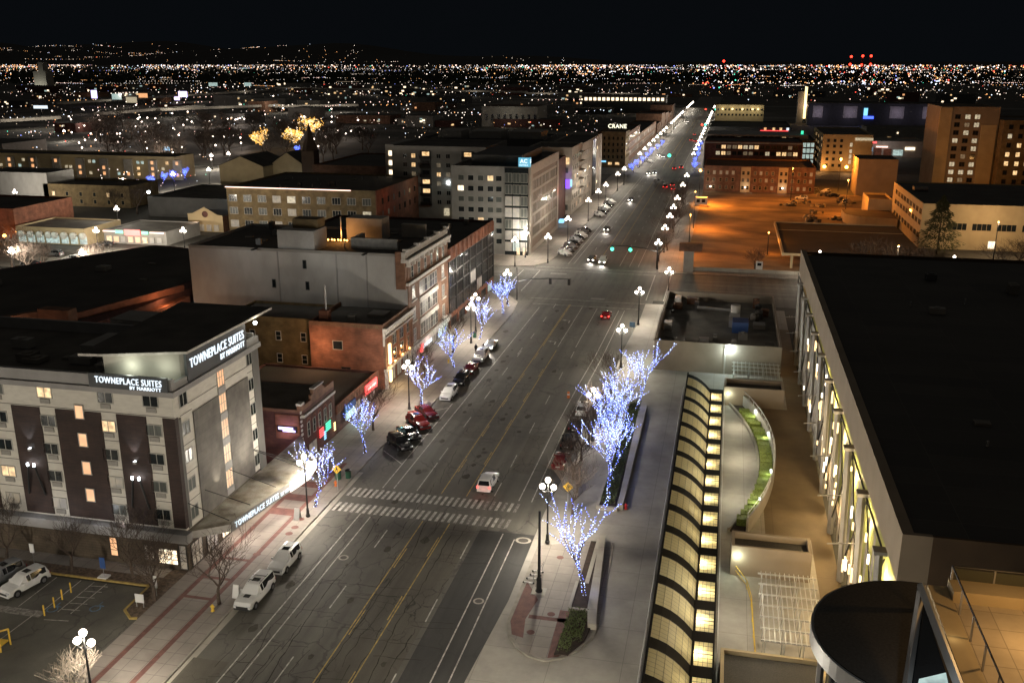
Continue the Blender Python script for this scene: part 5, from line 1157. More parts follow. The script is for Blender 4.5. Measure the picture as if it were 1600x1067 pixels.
for i in range(10):
    y = 69.6 + i * 10.35
    s = MB(); s.tube([(hx - .1, y - .6, 0), (hx - .55, y, 14.2)], [.34, .30], 4); s.box(hx - 1.0, hx, y - .5, y + .5, 14.0, 14.3); s.build('column', 'metal_grey', b)
    s = MB(); s.tube([(hx - 2.6, y + 3.0, 7.5), (hx + .2, y + 3.4, 7.6)], .06, 5); s.tube([(hx - 1.6, y + 2.6, 7.9), (hx - 1.5, y + 3.8, 7.3)], .05, 5); s.tube([(hx - 1.2, y + 2.6, 7.9), (hx - 1.1, y + 3.8, 7.3)], .05, 5); s.build('strut', 'metal_grey', b)
    s = MB(); s.tube([(hx - .2, y, 13.9), (hx - .2, y + 10.3, 13.9)], .09, 5); s.tube([(hx - .1, y, 13.5), (hx - .1, y + 5.2, 7.4), (hx - .1, y + 10.3, 1.2)], .08, 4); s.tube([(hx - .1, y + 10.3, 13.5), (hx - .1, y, 4.0)], .06, 4); s.build('brace', 'metal_dark', b)
    if y > 105:
        s = MB(); s.face([(hx - .02, y + .3, 1.0), (hx - .02, y + 10.0, 1.0), (hx - .02, y + 10.0, 13.6), (hx - .02, y + .3, 13.2)]); s.build('screen', 'screen', b)
    else:
        for k in range(3):
            s = MB(); yy = y + 1.2 + k * 3.2; s.face([(hx, yy, 1.5), (hx, yy + rg.uniform(.9, 1.6), 1.5), (hx, yy + rg.uniform(1.0, 2.0), 13), (hx, yy + .4, 13)]); s.build('screen', 'screen', b)
    if y < 140:
        for k in range(9):
            yy = y + rg.uniform(0, 10); z = rg.uniform(2.5, 13); s = MB(); s.box(13.2, 13.35, yy - .13, yy + .13, z, z + rg.uniform(.4, 1.5)); s.build('lamp', 'lamp_amber' if k % 4 else 'lamp_white', b)
    light(b, (14.35, y + 5, 9.0), 2100 if y < 130 else 300, (1, .72, .36), .4, name='facade_light'); light(b, (12.4, y + 5, 5.0), 330 if y < 105 else 60, (1, .66, .30), .4, name='facade_light')
    if y < 120: light(b, (17.5 - 2.4, y + 3, 11), 150, (1, .85, .5), .3, name='hall_light')
# round roofed tower at the bottom right
b = thing('round_tower', 'dark round roofed tower top with a triangular glass wedge at the bottom right', 'tower', (9.5, 37.4, 0))
cx, cy, r_ = 9.45, 37.3, 4.75
pts = [(cx + r_ * math.cos(a * PI / 32), cy + r_ * math.sin(a * PI / 32)) for a in range(15, 50)]
s = MB(); s.prism(pts, 26.2, 26.95); s.build('roof_rim', 'metal_galv', b)
s = MB(); s.prism([(cx + (x - cx) * .975, cy + (y - cy) * .975) for x, y in pts], 26.95, 27.0); s.build('roof', 'roof_dark', b)
s = MB(); s.prism([(cx + (x - cx) * .82, cy + (y - cy) * .82) for x, y in pts], 0, 26.2); s.build('drum', 'glass_mirror', b)
s = MB()
for a in range(2, 34, 8):
    x, y = pts[a]; s.tube([(cx + (x - cx) * .9, cy + (y - cy) * .9, 0), (cx + (x - cx) * .9, cy + (y - cy) * .9, 26.2)], .16, 6)
s.build('column', 'metal_grey', b)
A_ = P(1440, 916, 28.2); B_ = P(1500, 1075, 28.2); C_ = P(1416, 1075, 27.2)
s = MB()
def bar(p, q, w_, mb, z0, z1):
    p = Vector((p[0], p[1], z0)); q = Vector((q[0], q[1], z1)); mb.tube([p, q], w_, 4)
bar(A_, B_, .2, s, 28.2, 28.2); bar(A_, C_, .16, s, 28.0, 27.3); s.tube([(A_[0], A_[1], 27), (A_[0], A_[1], 28.3)], .18, 4)
s.build('wedge_frame', 'metal_galv', b)
s = MB(); s.face([(A_[0], A_[1] - .3, 27.9), (B_[0] - .2, B_[1], 27.9), (C_[0] + .1, C_[1], 27.2)]); s.build('wedge_glass', 'glass_mirror', b)
s = MB(); s.prism([P(1436, 1060, 28), P(1478, 1050, 28), P(1484, 1080, 28), P(1432, 1080, 28)], 27.95, 28.0); s.build('lit_curtain', 'win_cool', b)
light(b, (8.9, 31.5, 30), 60, (.9, .95, 1), .3, name='rim_light')
# orange tiled terrace of the tower block
b = thing('roof_terrace', 'orange lit tiled roof terrace with glass railings at the bottom right corner', 'terrace', (14, 30, 0))
s = MB(); s.box(11.0, 40, 18, 45.3, 0, 24.9); s.build('wall', 'palace_side', b)
s = MB(); s.box(11.9, 40, 18, 44.0, 24.9, 25.0); s.build('tile_floor', 'tile_orange', b)
s = MB(); s.box(11.0, 11.9, 18, 45.3, 24.9, 25.1); s.box(11.9, 40, 44.0, 45.3, 24.9, 25.6); s.build('ledge', 'wall_tan', b)
s = MB(); s.tube([(12.0, 18, 26.3), (12.0, 45.2, 26.3)], .05, 6); s.tube([(12.0, 45.2, 26.3), (40, 45.2, 26.3)], .05, 6); s.build('handrail', 'metal_dark', b)
s = MB()
for i in range(9): s.box(11.96, 12.04, 45.1 - i * 2.2, 45.2 - i * 2.2, 25.0, 26.3)
for i in range(8): s.box(12 + i * 1.9, 12.08 + i * 1.9, 45.16, 45.24, 25.6, 26.3)
s.build('rail_post', 'metal_grey', b)
tmat('rail_glass', (0.10, 0.10, 0.07), .3)
s = MB(); s.box(12.1, 40, 45.18, 45.2, 25.6, 26.2); s.build('glass_panel', 'rail_glass', b)
s = MB(); s.box(15.2, 17.5, 36, 38.6, 25.0, 25.35); s.build('floor_hatch', 'metal_dark', b)
light(b, (15.5, 40.5, 28.2), 420, (1, .58, .22), .3, name='terrace_light'); light(b, (11.2, 40.6, 25.5), 3, (1, .75, .4), .05, name='step_light'); light(b, (13, 32, 28.5), 300, (1, .58, .22), .3, name='terrace_light')

# ================================================================ STREET FURNITURE
def mast(label, x, y, z_arm, x2, heads, col, zd):
    t = thing('traffic_signal', label, 'traffic light', (x, y, .1)); a = MB(); a.cyl(x, y, .1, z_arm + 2.2, .16, 8, 0, .1); a.build('pole', 'metal_dark', t)
    a = MB(); d = (x2 - x); a.tube([(x, y, z_arm - 1.0), (x + d * .25, y, z_arm - .2), (x + d * .6, y, z_arm + .15), (x2, y, z_arm + .2)], [.13, .11, .09, .06], 6); a.build('mast_arm', 'metal_dark', t)
    for hx_ in heads:
        a = MB(); a.box(hx_ - .3, hx_ + .3, y - .2, y + .2, z_arm - 1.1, z_arm + .15); o = a.build('signal_head', 'metal_dark', t)
        if col:
            c = MB(); c.ball((hx_, y - .3, z_arm - .7), .42, 10, 7); c.build('signal_lens', col, t); light(t, (hx_, y - .7, z_arm - .7), 30, (.05, 1, .6), .15, name='signal_glow')
    return t
mast('traffic signal mast arm with two unlit heads reaching in from the left kerb', -43.2, 197, 5.1, -31.3, (-35.8, -31.7), None, 0)
mast('traffic signal mast arm with two green lights from the right kerb', -15.9, 237, 5.3, -28.6, (-22.6, -27.2), 'green_on', 0)
for i, (x, y, c) in enumerate(((-28, 475, 'green_on'), (-20, 720, 'red_on'), (-17.5, 722, 'green_on'), (-14.5, 960, 'green_on'), (-24, 962, 'red_on'))):
    t = thing('traffic_signal', 'distant %s traffic signal, %s along the street' % (c.split('_')[0], OD[i]), 'traffic light', (x, y, .1)); a = MB(); a.cyl(x + 3, y, 0, 7, .12, 6); a.tube([(x + 3, y, 6.6), (x, y, 6.6)], .09, 5); a.build('pole', 'metal_dark', t)
    a = MB(); a.box(x - .25, x + .25, y - .2, y + .2, 5.9, 7.1); a.build('signal_head', 'metal_dark', t); a = MB(); a.ball((x, y - .4, 6.3), .75, 8, 6); a.build('signal_lens', c, t)
t = thing('signal_pole', 'tall black pole with thick base standing on the kerb island', 'pole', (-15.5, 81, .13)); a = MB(); a.tube([(-15.5, 81, .13), (-15.5, 81, .3), (-15.5, 81, .35), (-15.5, 81, 1.6), (-15.5, 81, 1.7), (-15.5, 81, 8.8)], [.36, .36, .26, .24, .15, .12], 10); a.build('pole', 'metal_dark', t)
a = MB(); a.box(-16.2, -14.8, 80.3, 81.7, .13, .17); a.build('base_plate', 'concrete_terrace', t)
def crossing_sign(label, x, y):
    t = thing('crossing_sign', label, 'sign', (x, y, .14)); a = MB(); a.cyl(x, y, .14, 3.0, .05, 6); a.build('post', 'metal_galv', t)
    a = MB(); a.face([(x - .62, y - .06, 2.9), (x, y - .06, 2.28), (x + .62, y - .06, 2.9), (x, y - .06, 3.52)]); a.face([(x - .62, y - .02, 2.9), (x, y - .02, 3.52), (x + .62, y - .02, 2.9), (x, y - .02, 2.28)]); a.build('sign_plate', 'sign_yellow', t)
    a = MB(); yy = y - .075
    a.face([(x - .06, yy, 3.12), (x + .08, yy, 3.12), (x + .08, yy, 3.24), (x - .06, yy, 3.24)]); a.face([(x - .09, yy, 2.82), (x + .1, yy, 2.86), (x + .06, yy, 3.1), (x - .08, yy, 3.08)])
    a.face([(x - .1, yy, 2.82), (x - .02, yy, 2.82), (x - .16, yy, 2.55), (x - .22, yy, 2.58)]); a.face([(x + .02, yy, 2.84), (x + .1, yy, 2.84), (x + .22, yy, 2.56), (x + .15, yy, 2.54)]); a.face([(x + .08, yy, 3.0), (x + .26, yy, 2.84), (x + .24, yy, 2.8), (x + .06, yy, 2.93)]); a.build('walking_figure', 'metal_dark', t)
crossing_sign('yellow pedestrian crossing sign on the right beside a three globe lamp', -15.7, 99.4); crossing_sign('yellow pedestrian crossing sign on the left by the green litter bins', -43.8, 98.2)
def small(name, label, cat, x, y, z, parts, group=None):
    t = thing(name, label, cat, (x, y, z), 0, group)
    for n_, f, m_ in parts:
        a = MB(); f(a); a.build(n_, m_, t, world=False)
    return t
def hydrant(lab, x, y, c):
    small('fire_hydrant', lab, 'hydrant', x, y, .14, (('body', lambda a: (a.tube([(0, 0, 0), (0, 0, .05), (0, 0, .06), (0, 0, .6), (0, 0, .72)], [.2, .2, .13, .13, .04], 8)), c), ('nozzle', lambda a: a.tube([(-.22, 0, .45), (.22, 0, .45)], .07, 6), c)))
hydrant('yellow fire hydrant beside the bare tree near the white pickup', -45.0, 70.8, 'yellow'); hydrant('orange red hydrant on the left sidewalk below the yellow sign', -44.5, 99.2, 'orange'); hydrant('small yellow hydrant on the left sidewalk far from the crosswalk', -45, 150, 'yellow'); hydrant('red post at the corner of the long planter', -9.1, 100.8, 'red')
def bin_(lab, x, y): small('litter_bin', lab, 'litter bin', x, y, .14, (('body', lambda a: a.cyl(0, 0, 0, .95, .36, 10), 'green'), ('lid', lambda a: a.tube([(0, 0, .95), (0, 0, 1.05), (0, 0, 1.2)], [.4, .4, .15], 10), 'metal_dark')), 'green litter bins')
bin_('green litter bin left of its twin on the left sidewalk', -45.0, 101.2); bin_('green litter bin right of its twin on the left sidewalk', -43.9, 101.8); bin_('dark litter bin under the fifth lit tree', -44.6, 166.2)
small('sandwich_board', 'white folding board at the foot of the street lamp near the canopy', 'board', -45.3, 90.1, .14, (('panel', lambda a: (a.face([(-.35, -.35, 0), (.35, -.35, 0), (.3, 0, 1.3), (-.3, 0, 1.3)]), a.face([(.35, .35, 0), (-.35, .35, 0), (-.3, 0, 1.3), (.3, 0, 1.3)])), 'white'),))
small('sandwich_board', 'white folding board beside the bare tree behind the white pickup', 'board', -44.0, 73.6, .14, (('panel', lambda a: (a.face([(-.35, -.35, 0), (.35, -.35, 0), (.3, 0, 1.3), (-.3, 0, 1.3)]), a.face([(.35, .35, 0), (-.35, .35, 0), (-.3, 0, 1.3), (.3, 0, 1.3)])), 'white'),))
small('board_sign', 'white square board sign standing on the mulch tip of the lot', 'sign', -52.1, 69.9, .12, (('plate', lambda a: a.box(-.45, .45, -.03, .03, .5, 1.4), 'white'), ('post', lambda a: (a.box(-.4, -.34, -.02, .02, 0, .5), a.box(.34, .4, -.02, .02, 0, .5)), 'metal_galv')))
small('post_sign', 'slim white sign post on the mulch tip behind the square board', 'sign', -51.7, 72.0, .12, (('plate', lambda a: a.box(-.18, .18, -.03, .03, .9, 2.2), 'white'), ('post', lambda a: a.cyl(0, .03, 0, .9, .03, 6), 'metal_galv')))
small('post_sign', 'white no parking sign at the left in the planted bed', 'sign', -67.5, 74.6, .12, (('plate', lambda a: a.box(-.25, .25, -.03, .03, 1.4, 2.4), 'white'), ('post', lambda a: a.cyl(0, .03, 0, 1.4, .03, 6), 'metal_galv')))
small('post_sign', 'blue accessible parking sign on a white base in front of the hotel', 'sign', -58.9, 74.0, .12, (('plate', lambda a: a.box(-.3, .3, -.03, .03, 1.0, 2.2), 'blue'), ('post', lambda a: a.cyl(0, .03, 0, 1.0, .03, 6), 'metal_galv'), ('base', lambda a: a.box(-.5, .5, -.4, .4, 0, .15), 'white')))
for i, (x, y) in enumerate(((-60.4, 70.9), (-60.4, 69.6), (-60.2, 68.2), (-60.2, 66.8))):
    small('bollard', 'thin yellow bollard between parking bays, %s from the hotel' % OD[i], 'bollard', x, y, 0, (('post', lambda a: a.cyl(0, 0, 0, 1.1, .07, 8), 'yellow'),), 'yellow bollards in the lot')
small('loading_ramp', 'yellow steel ramp frame at the left edge of the picture', 'ramp', -61.3, 60.6, 0, (('frame', lambda a: (a.tube([(-1.6, 0, .5), (1.3, .3, 1.6)], .09, 5), a.tube([(-1.6, 1.2, .5), (1.3, 1.5, 1.6)], .09, 5), a.tube([(1.3, .3, 0), (1.3, .3, 1.6)], .08, 5), a.tube([(1.3, 1.5, 0), (1.3, 1.5, 1.6)], .08, 5)), 'yellow'), ('deck', lambda a: a.box(-1.6, 1.2, .1, 1.4, .4, .55), 'yellow')))
small('newspaper_box', 'white newspaper cabinet at the kerb of the orange lot', 'cabinet', 9.2, 238.2, .14, (('box', lambda a: a.box(-.8, .8, -.5, .5, .3, 2.6), 'white'), ('window', lambda a: a.box(-.5, .5, -.53, -.5, 1.6, 2.3), 'glass_dark'), ('leg', lambda a: a.box(-.7, .7, -.4, .4, 0, .3), 'metal_grey')))
small('traffic_drum', 'small orange and white marker post by the parking line on the right', 'marker', -21.9, 137.3, 0, (('drum', lambda a: (a.cyl(0, 0, 0, .5, .22, 8), a.cyl(0, 0, .7, 1.0, .2, 8)), 'orange'), ('band', lambda a: a.cyl(0, 0, .5, .7, .215, 8), 'white')))
small('info_sign', 'blue information sign on a pole near the red car at the junction', 'sign', -15.6, 172.5, .01, (('plate', lambda a: a.box(-.5, .5, -.04, .04, 2.2, 3.2), 'sky_blue' if False else 'paint_blue'), ('post', lambda a: a.cyl(0, .05, 0, 2.2, .05, 6), 'metal_galv')))
def wheelthing(a, x, y, r): a.tube([(x, y, r), (x + .05, y, r)], r, 10)
for i, (x, y) in enumerate(((-16.8, 82.2), (-16.6, 83.0), (-16.4, 83.8), (-16.3, 84.5))):
    small('rental_scooter', 'kick scooter parked on the kerb island, %s of the cluster' % OD[i], 'scooter', x, y, .13, (('deck', lambda a: a.box(-.5, .5, -.08, .08, .12, .18), 'metal_grey'), ('stem', lambda a: a.tube([(.45, 0, .15), (.55, 0, 1.15)], .03, 5), 'metal_galv'), ('handlebar', lambda a: a.tube([(.55, -.25, 1.15), (.55, .25, 1.15)], .025, 5), 'metal_dark'), ('wheel', lambda a: (a.tube([(.5, -.03, .1), (.5, .03, .1)], .1, 8), a.tube([(-.5, -.03, .1), (-.5, .03, .1)], .1, 8)), 'tyre')), 'kick scooters on the kerb island')
for i, (x, y) in enumerate(((-47.7, 100.5), (-47.2, 101.1))):
    small('bike_rack', 'bicycle like rack lying dark on the sidewalk under the canopy, %s' % OD[i], 'rack', x, y, .14, (('frame', lambda a: (a.tube([(-.6, 0, 0), (-.6, 0, .7), (.6, 0, .7), (.6, 0, 0)], .03, 5)), 'metal_dark'),), 'dark racks under the canopy')
def person(label, x, y, rz, ph):
    verts = [(0, 0, .95), (0, 0, 1.15), (0, 0, 1.42), (0, 0, 1.53), (0, .02, 1.66), (-.1, 0, .9), (-.11, .03 + ph, .5), (-.11, -.02 + ph, .07), (-.11, .12 + ph, .03), (.1, 0, .9), (.11, -ph, .5), (.11, -.08 - ph, .07), (.11, .06 - ph, .03),
             (-.19, 0, 1.40), (-.25, -.02, 1.12), (-.24, .08, .88), (.19, 0, 1.40), (.25, .02, 1.12), (.24, .12, .88), (0, .03, 1.76)]
    edges = [(0, 1), (1, 2), (2, 3), (3, 4), (4, 19), (0, 5), (5, 6), (6, 7), (7, 8), (0, 9), (9, 10), (10, 11), (11, 12), (2, 13), (13, 14), (14, 15), (2, 16), (16, 17), (17, 18)]
    rad = [.15, .15, .15, .06, .095, .1, .07, .045, .04, .1, .07, .045, .04, .06, .045, .035, .06, .045, .035, .085]
    me = bpy.data.meshes.new('person'); me.from_pydata(verts, edges, []); o = bpy.data.objects.new('person', me); COL.objects.link(o); o.location = (x, y, .02); o.rotation_euler = (0, 0, rz)
    md = o.modifiers.new('s', 'SKIN'); sv = me.skin_vertices[0].data
    for i, r in enumerate(rad): sv[i].radius = (r, r)
    sv[0].use_root = True; o.modifiers.new('u', 'SUBSURF').levels = 1; me.materials.append(M['cloth_dark']); tag(o, label, 'person', 'two people beside the parked white pickup')
    return o
person('person in dark clothes standing at the kerb, left of the two', -41.9, 156.9, .4, .08); person('person in dark clothes standing at the kerb, right of the two', -40.6, 157.6, -2.6, .1)

# ================================================================ MIDDLE DISTANCE, LEFT
rng = random.Random(31)
DK = [('glass_dark', 6), ('glass_curtain', 3)]
b = building('hotel_tower', 'pale hotel with slit windows and a teal lit roof sign across the junction', -72, -51.0, 246, 291, 23.0, 'wall_grey', 'roof_dark')
s = MB(); s.box(-51.0, -50.7, 248, 251, 0, 23.8); s.box(-51.0, -50.7, 288.5, 291.2, 0, 23.8); s.box(-51.0, -50.7, 251, 288.5, 21.2, 23.8); s.box(-51.0, -50.7, 251, 288.5, 0, 1.2)
for i in range(6): s.box(-50.95, -50.85, 251, 288.5, 3.55 + i * 3.15, 4.2 + i * 3.15)
for i in range(26): s.box(-50.94, -50.86, 251 + i * 1.5, 251.5 + i * 1.5, 1.2, 21.2)
s.build('facade_frame', 'stone_panel', b)
s = MB(); s.box(-51.0, -50.96, 251, 288.5, 1.2, 21.2); s.build('brick_backing', 'brick_brown', b)
for i in range(25):
    for k in range(1, 6):
        if i % 2 == 0 or k % 2: s = MB(); s.box(-50.955, -50.93, 251.55 + i * 1.5, 252.4 + i * 1.5, 1.2 + k * 3.15, 3.4 + k * 3.15); s.build('slit_window', 'glass_dark' if rng.random() < .7 else 'glass_curtain', b)
s = MB(); s.box(-57.2, -50.9, 245.6, 246.0, 0, 23.3); s.build('glass_corner', 'glass_dark', b)
for k in range(7):
    for x in (-56.2, -54.1, -52.0): window(b, 'S', 245.6, x, 1.2 + k * 3.05, 1.9, 2.5, 'win_dim' if rng.random() < .3 else ('win_cool' if k == 0 else 'glass_curtain'), 'frame_light', 1, 0)
winrow(b, 'S', 246, [-69.3, -66.6, -63.9, -61.2, -58.9], [19.7, 16.9, 14.1, 11.3, 8.5, 5.7, 2.9], 1.7, 1.5, rng, [('glass_dark', 7), ('glass_curtain', 4), ('win_warm', 1)], 'frame_light', 0)
window(b, 'S', 245.95, -69.4, 16.95, 1.8, 1.5, 'win_bright', 'frame_light', 1)
s = MB(); s.box(-53.6, -50.8, 246, 246.3, 23.6, 26.0); s.build('sign_board', 'sign_teal', b)
text('AC', 2.0, 'sign_white', b, (-53.2, 245.95, 24.6), 'S', 'sign_lettering', .03, .04, 1.1); text('HOTELS', 2.3, 'sign_white', b, (-53.35, 245.95, 23.9), 'S', 'sign_lettering', .03, .02, .38)
s = MB(); s.box(-50.8, -50.5, 246, 247.4, 23.6, 26.0); s.build('sign_board', 'sign_teal', b); text('AC', 1.1, 'sign_white', b, (-50.45, 246.1, 24.6), 'E', 'sign_lettering', .03, .04, 1.0)
s = MB(); s.box(-68, -54, 252, 280, 23.0, 26.0); s.build('penthouse', 'wall_darkgrey', b)
light(b, (-49.4, 290, 12), 60, (1, .1, .08), .2, name='sign_light')
s = MB(); s.box(-51.0, -49.6, 294, 296.5, 1.2, 2.2); s.build('lit_awning', 'sky_blue', b)
for x in (-53.5, -51.8): s = MB(); s.box(x - .4, x + .4, 245.4, 245.6, .3, 2.2); s.build('lit_doorway', 'win_warm', b)
b = building('dark_building', 'dark brick building with glowing purple window between the slit window hotel and beige block', -66, -53.0, 295, 318, 19.5, 'brick_dark', 'roof_dark')
for k, p in enumerate(('glass_dark', 'glass_dark', 'purple', 'glass_curtain', 'win_dim')): window(b, 'S', 318.0 - 23.05, -53.9, .8 + 3.9 * k, 1.6, 2.6, 'glass_dark', 'frame_dark')
b = building('beige_block', 'tall beige apartment block with balconies right of the purple lit window', -66, -51.0, 319, 342, 22.0, 'wall_pale', 'roof_dark')
s = MB(); s.box(-55.2, -51.6, 318.6, 319, 9.0, 12.0); s.build('lit_window', 'purple', b); s = MB(); s.box(-55.2, -52.0, 318.6, 319, 17.0, 19.2); s.build('lit_window', 'win_warm', b); s = MB(); s.box(-51.5, -50.9, 318.6, 319, 9.6, 12.0); s.build('lit_window', 'sky_blue', b)
for k, z in enumerate((1.5, 4.6, 14.0, 17.2)): window(b, 'S', 319, -53.6, z, 2.8, 2.0, 'win_dim' if k == 1 else 'glass_curtain', 'frame_light')
for i in range(5):
    for k in range(6): window(b, 'E', -51, 321.5 + i * 4.3, 1.5 + k * 3.3, 1.6, 1.8, 'win_warm' if rng.random() < .25 else 'glass_dark', 'frame_light')
s = MB()
for k in range(6): s.box(-51, -49.6, 334, 340, 4 + k * 3.1, 4.3 + k * 3.1)
s.build('balcony', 'wall_pale', b)
light(b, (-52, 317.5, 13.5), 40, (.4, .2, 1), .3, name='window_glow')
b = building('beige_block', 'tall beige block with dark recess and blade wall nearest the far junction', -63, -51.0, 342.3, 391, 21.5, 'wall_pale', 'roof_dark')
s = MB(); s.box(-51, -50.5, 389, 391.3, 0, 22.2); s.build('blade_wall', 'trim_white', b); s = MB(); s.box(-51, -50.8, 368, 377, 0, 21.5); s.build('dark_recess', 'glass_dark', b)
for i in range(4):
    for k in range(6): window(b, 'E', -51, 345.5 + i * 5.2, 1.5 + k * 3.2, 1.2, 1.6, 'win_warm' if rng.random() < .12 else 'glass_dark', 'frame_light', 0)
for z in (3.5, 17): s = MB(); s.box(-51, -50.8, 381, 381.4, z, z + 1); s.build('wall_lamp', 'win_bright', b)
b = building('crane_building', 'ochre brick corner building with CRANE letters standing on its roof', -61.5, -49.6, 475, 493, 16.6, 'brick_ochre', 'roof_dark')
text('CRANE', 9.0, 'crane_sign', b, (-58.4, 475.3, 18.9), 'S', 'roof_lettering', .1, .01, 2.0)
s = MB(); s.tube([(-58, 476, 16.6), (-58, 476, 19)], .1, 4); s.tube([(-50, 476, 16.6), (-50, 476, 19)], .1, 4); s.build('sign_frame', 'metal_dark', b)
winrow(b, 'S', 475, [-60, -57.8, -55.6, -53.4, -51.2], [4.2, 7.2, 10.2, 13.2], 1.0, 1.7, rng, [('glass_dark', 1)], 'brick_ochre', 0)
winrow(b, 'E', -49.6, [477.5, 481, 484.5, 488, 491.5], [4.2, 7.2, 10.2, 13.2], 1.4, 1.7, rng, [('glass_dark', 1)], 'brick_ochre', 0)
for x, w__, m_ in ((-60.2, 2.4, 'sky_blue'), (-57.0, 1.8, 'win_warm'), (-53.4, 2.0, 'win_warm')): s = MB(); s.box(x - w__ / 2, x + w__ / 2, 474.8, 475, 1.2 if m_ != 'sky_blue' else 2.4, 2.4 if m_ != 'sky_blue' else 3.1); s.build('lit_window', m_, b)
b = building('brick_warehouse', 'long brick warehouse row beyond the CRANE letters building', -66, -50.5, 494, 560, 15.0, 'brick_brown', 'roof_dark')
winrow(b, 'E', -50.5, [498 + i * 5 for i in range(13)], [3, 7, 11], 2.6, 2.4, rng, [('glass_dark', 5), ('win_dim', 1)], 'trim_white', 1)
b = building('brick_warehouse', 'lower far brick row on the left before the third junction', -66, -50.5, 562, 684, 10.0, 'brick_brown', 'roof_dark')
winrow(b, 'E', -50.5, [566 + i * 9 for i in range(13)], [3, 7], 3.6, 2.4, rng, [('glass_dark', 5), ('win_dim', 1)], 'trim_white', 1)
for i in range(5): building('far_block', 'low dark block on the left side past the third junction, %s' % OD[i], -72, -52, 716 + i * 45, 755 + i * 45, 6 + (i * 5) % 7, 'brick_brown', 'roof_dark', group='low blocks past the third junction')
# apartment block behind
b = building('apartment_block', 'pale apartment block with dark balconies and warm lit windows behind the slit window hotel', -108, -76, 300, 330, 23.2, 'wall_grey', 'roof_dark')
for a, c in ((-98.2, -94.6), (-84.2, -80.2)): s = MB(); s.box(a, c, 299.8, 300.02, 4.5, 22.3); s.build('balcony_recess', 'wall_darkgrey', b)
for a in (-96.4, -82.2):
    for k in range(6):
        z = 4.8 + k * 3.0; s = MB(); s.box(a - 1.8, a + 1.8, 298.8, 299.8, z, z + .15); s.box(a - 1.8, a + 1.8, 298.8, 298.86, z + .15, z + 1.0); s.build('balcony', 'metal_dark', b)
        lit_ = rng.random() < .55; s = MB(); s.box(a - 1.1, a + 1.3, 299.74, 299.8, z + .3, z + 2.2); s.build('lit_window' if lit_ else 'window', 'win_warm' if lit_ else 'glass_dark', b)
winrow(b, 'S', 300, [-103.5, -100.6, -92.0, -88.8, -78.2], [5, 8, 11, 14, 17, 19.9], 1.5, 1.5, rng, [('glass_dark', 5), ('win_warm', 3), ('win_dim', 2)], 'frame_light', 1)
s = MB(); s.box(-111, -108, 302, 325, 0, 24); s.build('wing', 'wall_grey', b)
for k in (20.3, 17.2, 14.0): s = MB(); s.box(-109.8, -108.2, 301.8, 302, k, k + 1.6); s.build('lit_window', 'win_bright', b)
s = MB(); s.box(-89.2, -88.4, 299.5, 299.8, 11.8, 12.6); s.build('stair_lamp', 'flood', b)
s = MB(); s.box(-90.2, -88.6, 298.9, 299.9, 1.5, 3.8); s.build('lit_entrance', 'win_pale', b)
light(b, (-92, 290, 12), 280, (.95, 1, .85), .5, name='courtyard_light'); light(b, (-64, 232, 14), 240, (.9, .97, .9), .5, name='courtyard_light')
b = building('pale_roof_block', 'long dark building with pale penthouse boxes behind the apartment block', -112, -66, 345, 372, 22.5, 'wall_darkgrey', 'roof_dark')
for x0_, x1_ in ((-106, -97), (-94, -82), (-79, -67)): s = MB(); s.box(x0_, x1_, 346, 360, 22.5, 25.6); s.build('penthouse', 'wall_grey', b)
# red brick with light string
b = building('brick_block', 'three storey orange brick building outlined by a glowing pink light strip along the roof edge', -147, -99.5, 261, 302, 13.6, 'brick_ochre', 'roof_dark', parapet=.5)
s = MB(); s.box(-147.2, -107.0, 260.7, 260.9, 13.9, 14.15); s.build('light_strip', 'strip_pink', b)
s = MB(); s.box(-99.5, -99.2, 261, 302, 0, 14.1); s.build('red_side_wall', 'brick_red', b)
winrow(b, 'S', 261, [-145 + i * 4.75 for i in range(10)], [9.7, 5.9, 2.0], 2.7, 2.1, rng, [('glass_curtain', 5), ('win_dim', 2), ('glass_dark', 2), ('win_pale', 1)], 'trim_white', 2)
winrow(b, 'E', -99.2, [266 + i * 5 for i in range(7)], [9.5, 5.7], 1.6, 2.0, rng, [('glass_dark', 2), ('glass_curtain', 1)], 'brick_red', 0)
light(b, (-128, 246, 16), 520, (1, .62, .34), .6, name='forecourt_light'); light(b, (-92, 268, 12), 260, (1, .38, .2), .4, name='side_light')
roof_clutter(b, -145, -102, 264, 300, 13.62, 14, 6)
b = building('dark_hall', 'wide dark flat roofed hall with bluish light behind the brick block', -190, -148, 285, 320, 6, 'wall_darkgrey', 'roof_mid')
light(b, (-158, 282, 9), 260, (.7, .9, 1), .4, name='yard_light')
b = building('dark_hall', 'large dark roofed hall in front of the golden lit trees', -150, -112, 330, 380, 13, 'brick_brown', 'roof_dark')
s = MB(); s.box(-112, -111.7, 340, 352, 4, 5.2); s.build('lit_window', 'win_warm', b)
# gable front restaurant
b = building('gable_restaurant', 'cream fronted restaurant with stepped gable and round emblem at the left', -161, -149.3, 261.5, 275, 4.8, 'brick_brown', 'roof_brown', parapet=0)
s = MB(); s.face([(-161, 261.4, 0), (-149.3, 261.4, 0), (-149.3, 261.4, 5.2), (-151, 261.4, 5.3), (-155, 261.4, 7.4), (-159.2, 261.4, 5.3), (-161, 261.4, 5.2)]); s.face([(-161, 261.3, 5.2), (-159.2, 261.3, 5.3), (-155, 261.3, 7.4), (-155, 261.3, 7.7), (-159.3, 261.3, 5.6), (-161, 261.3, 5.5)]); s.build('gable', 'wall_tan', b)
s = MB(); s.tube([(-155.1, 261.35, 5.4), (-155.1, 261.25, 5.4)], 1.0, 14); s.build('emblem', 'brick_dark', b)
for x in (-159, -156.5, -154, -151.5): s = MB(); s.box(x - .8, x + .8, 261.1, 261.3, .3, 2.2); s.build('door', 'win_dim' if x > -158 else 'win_warm', b)
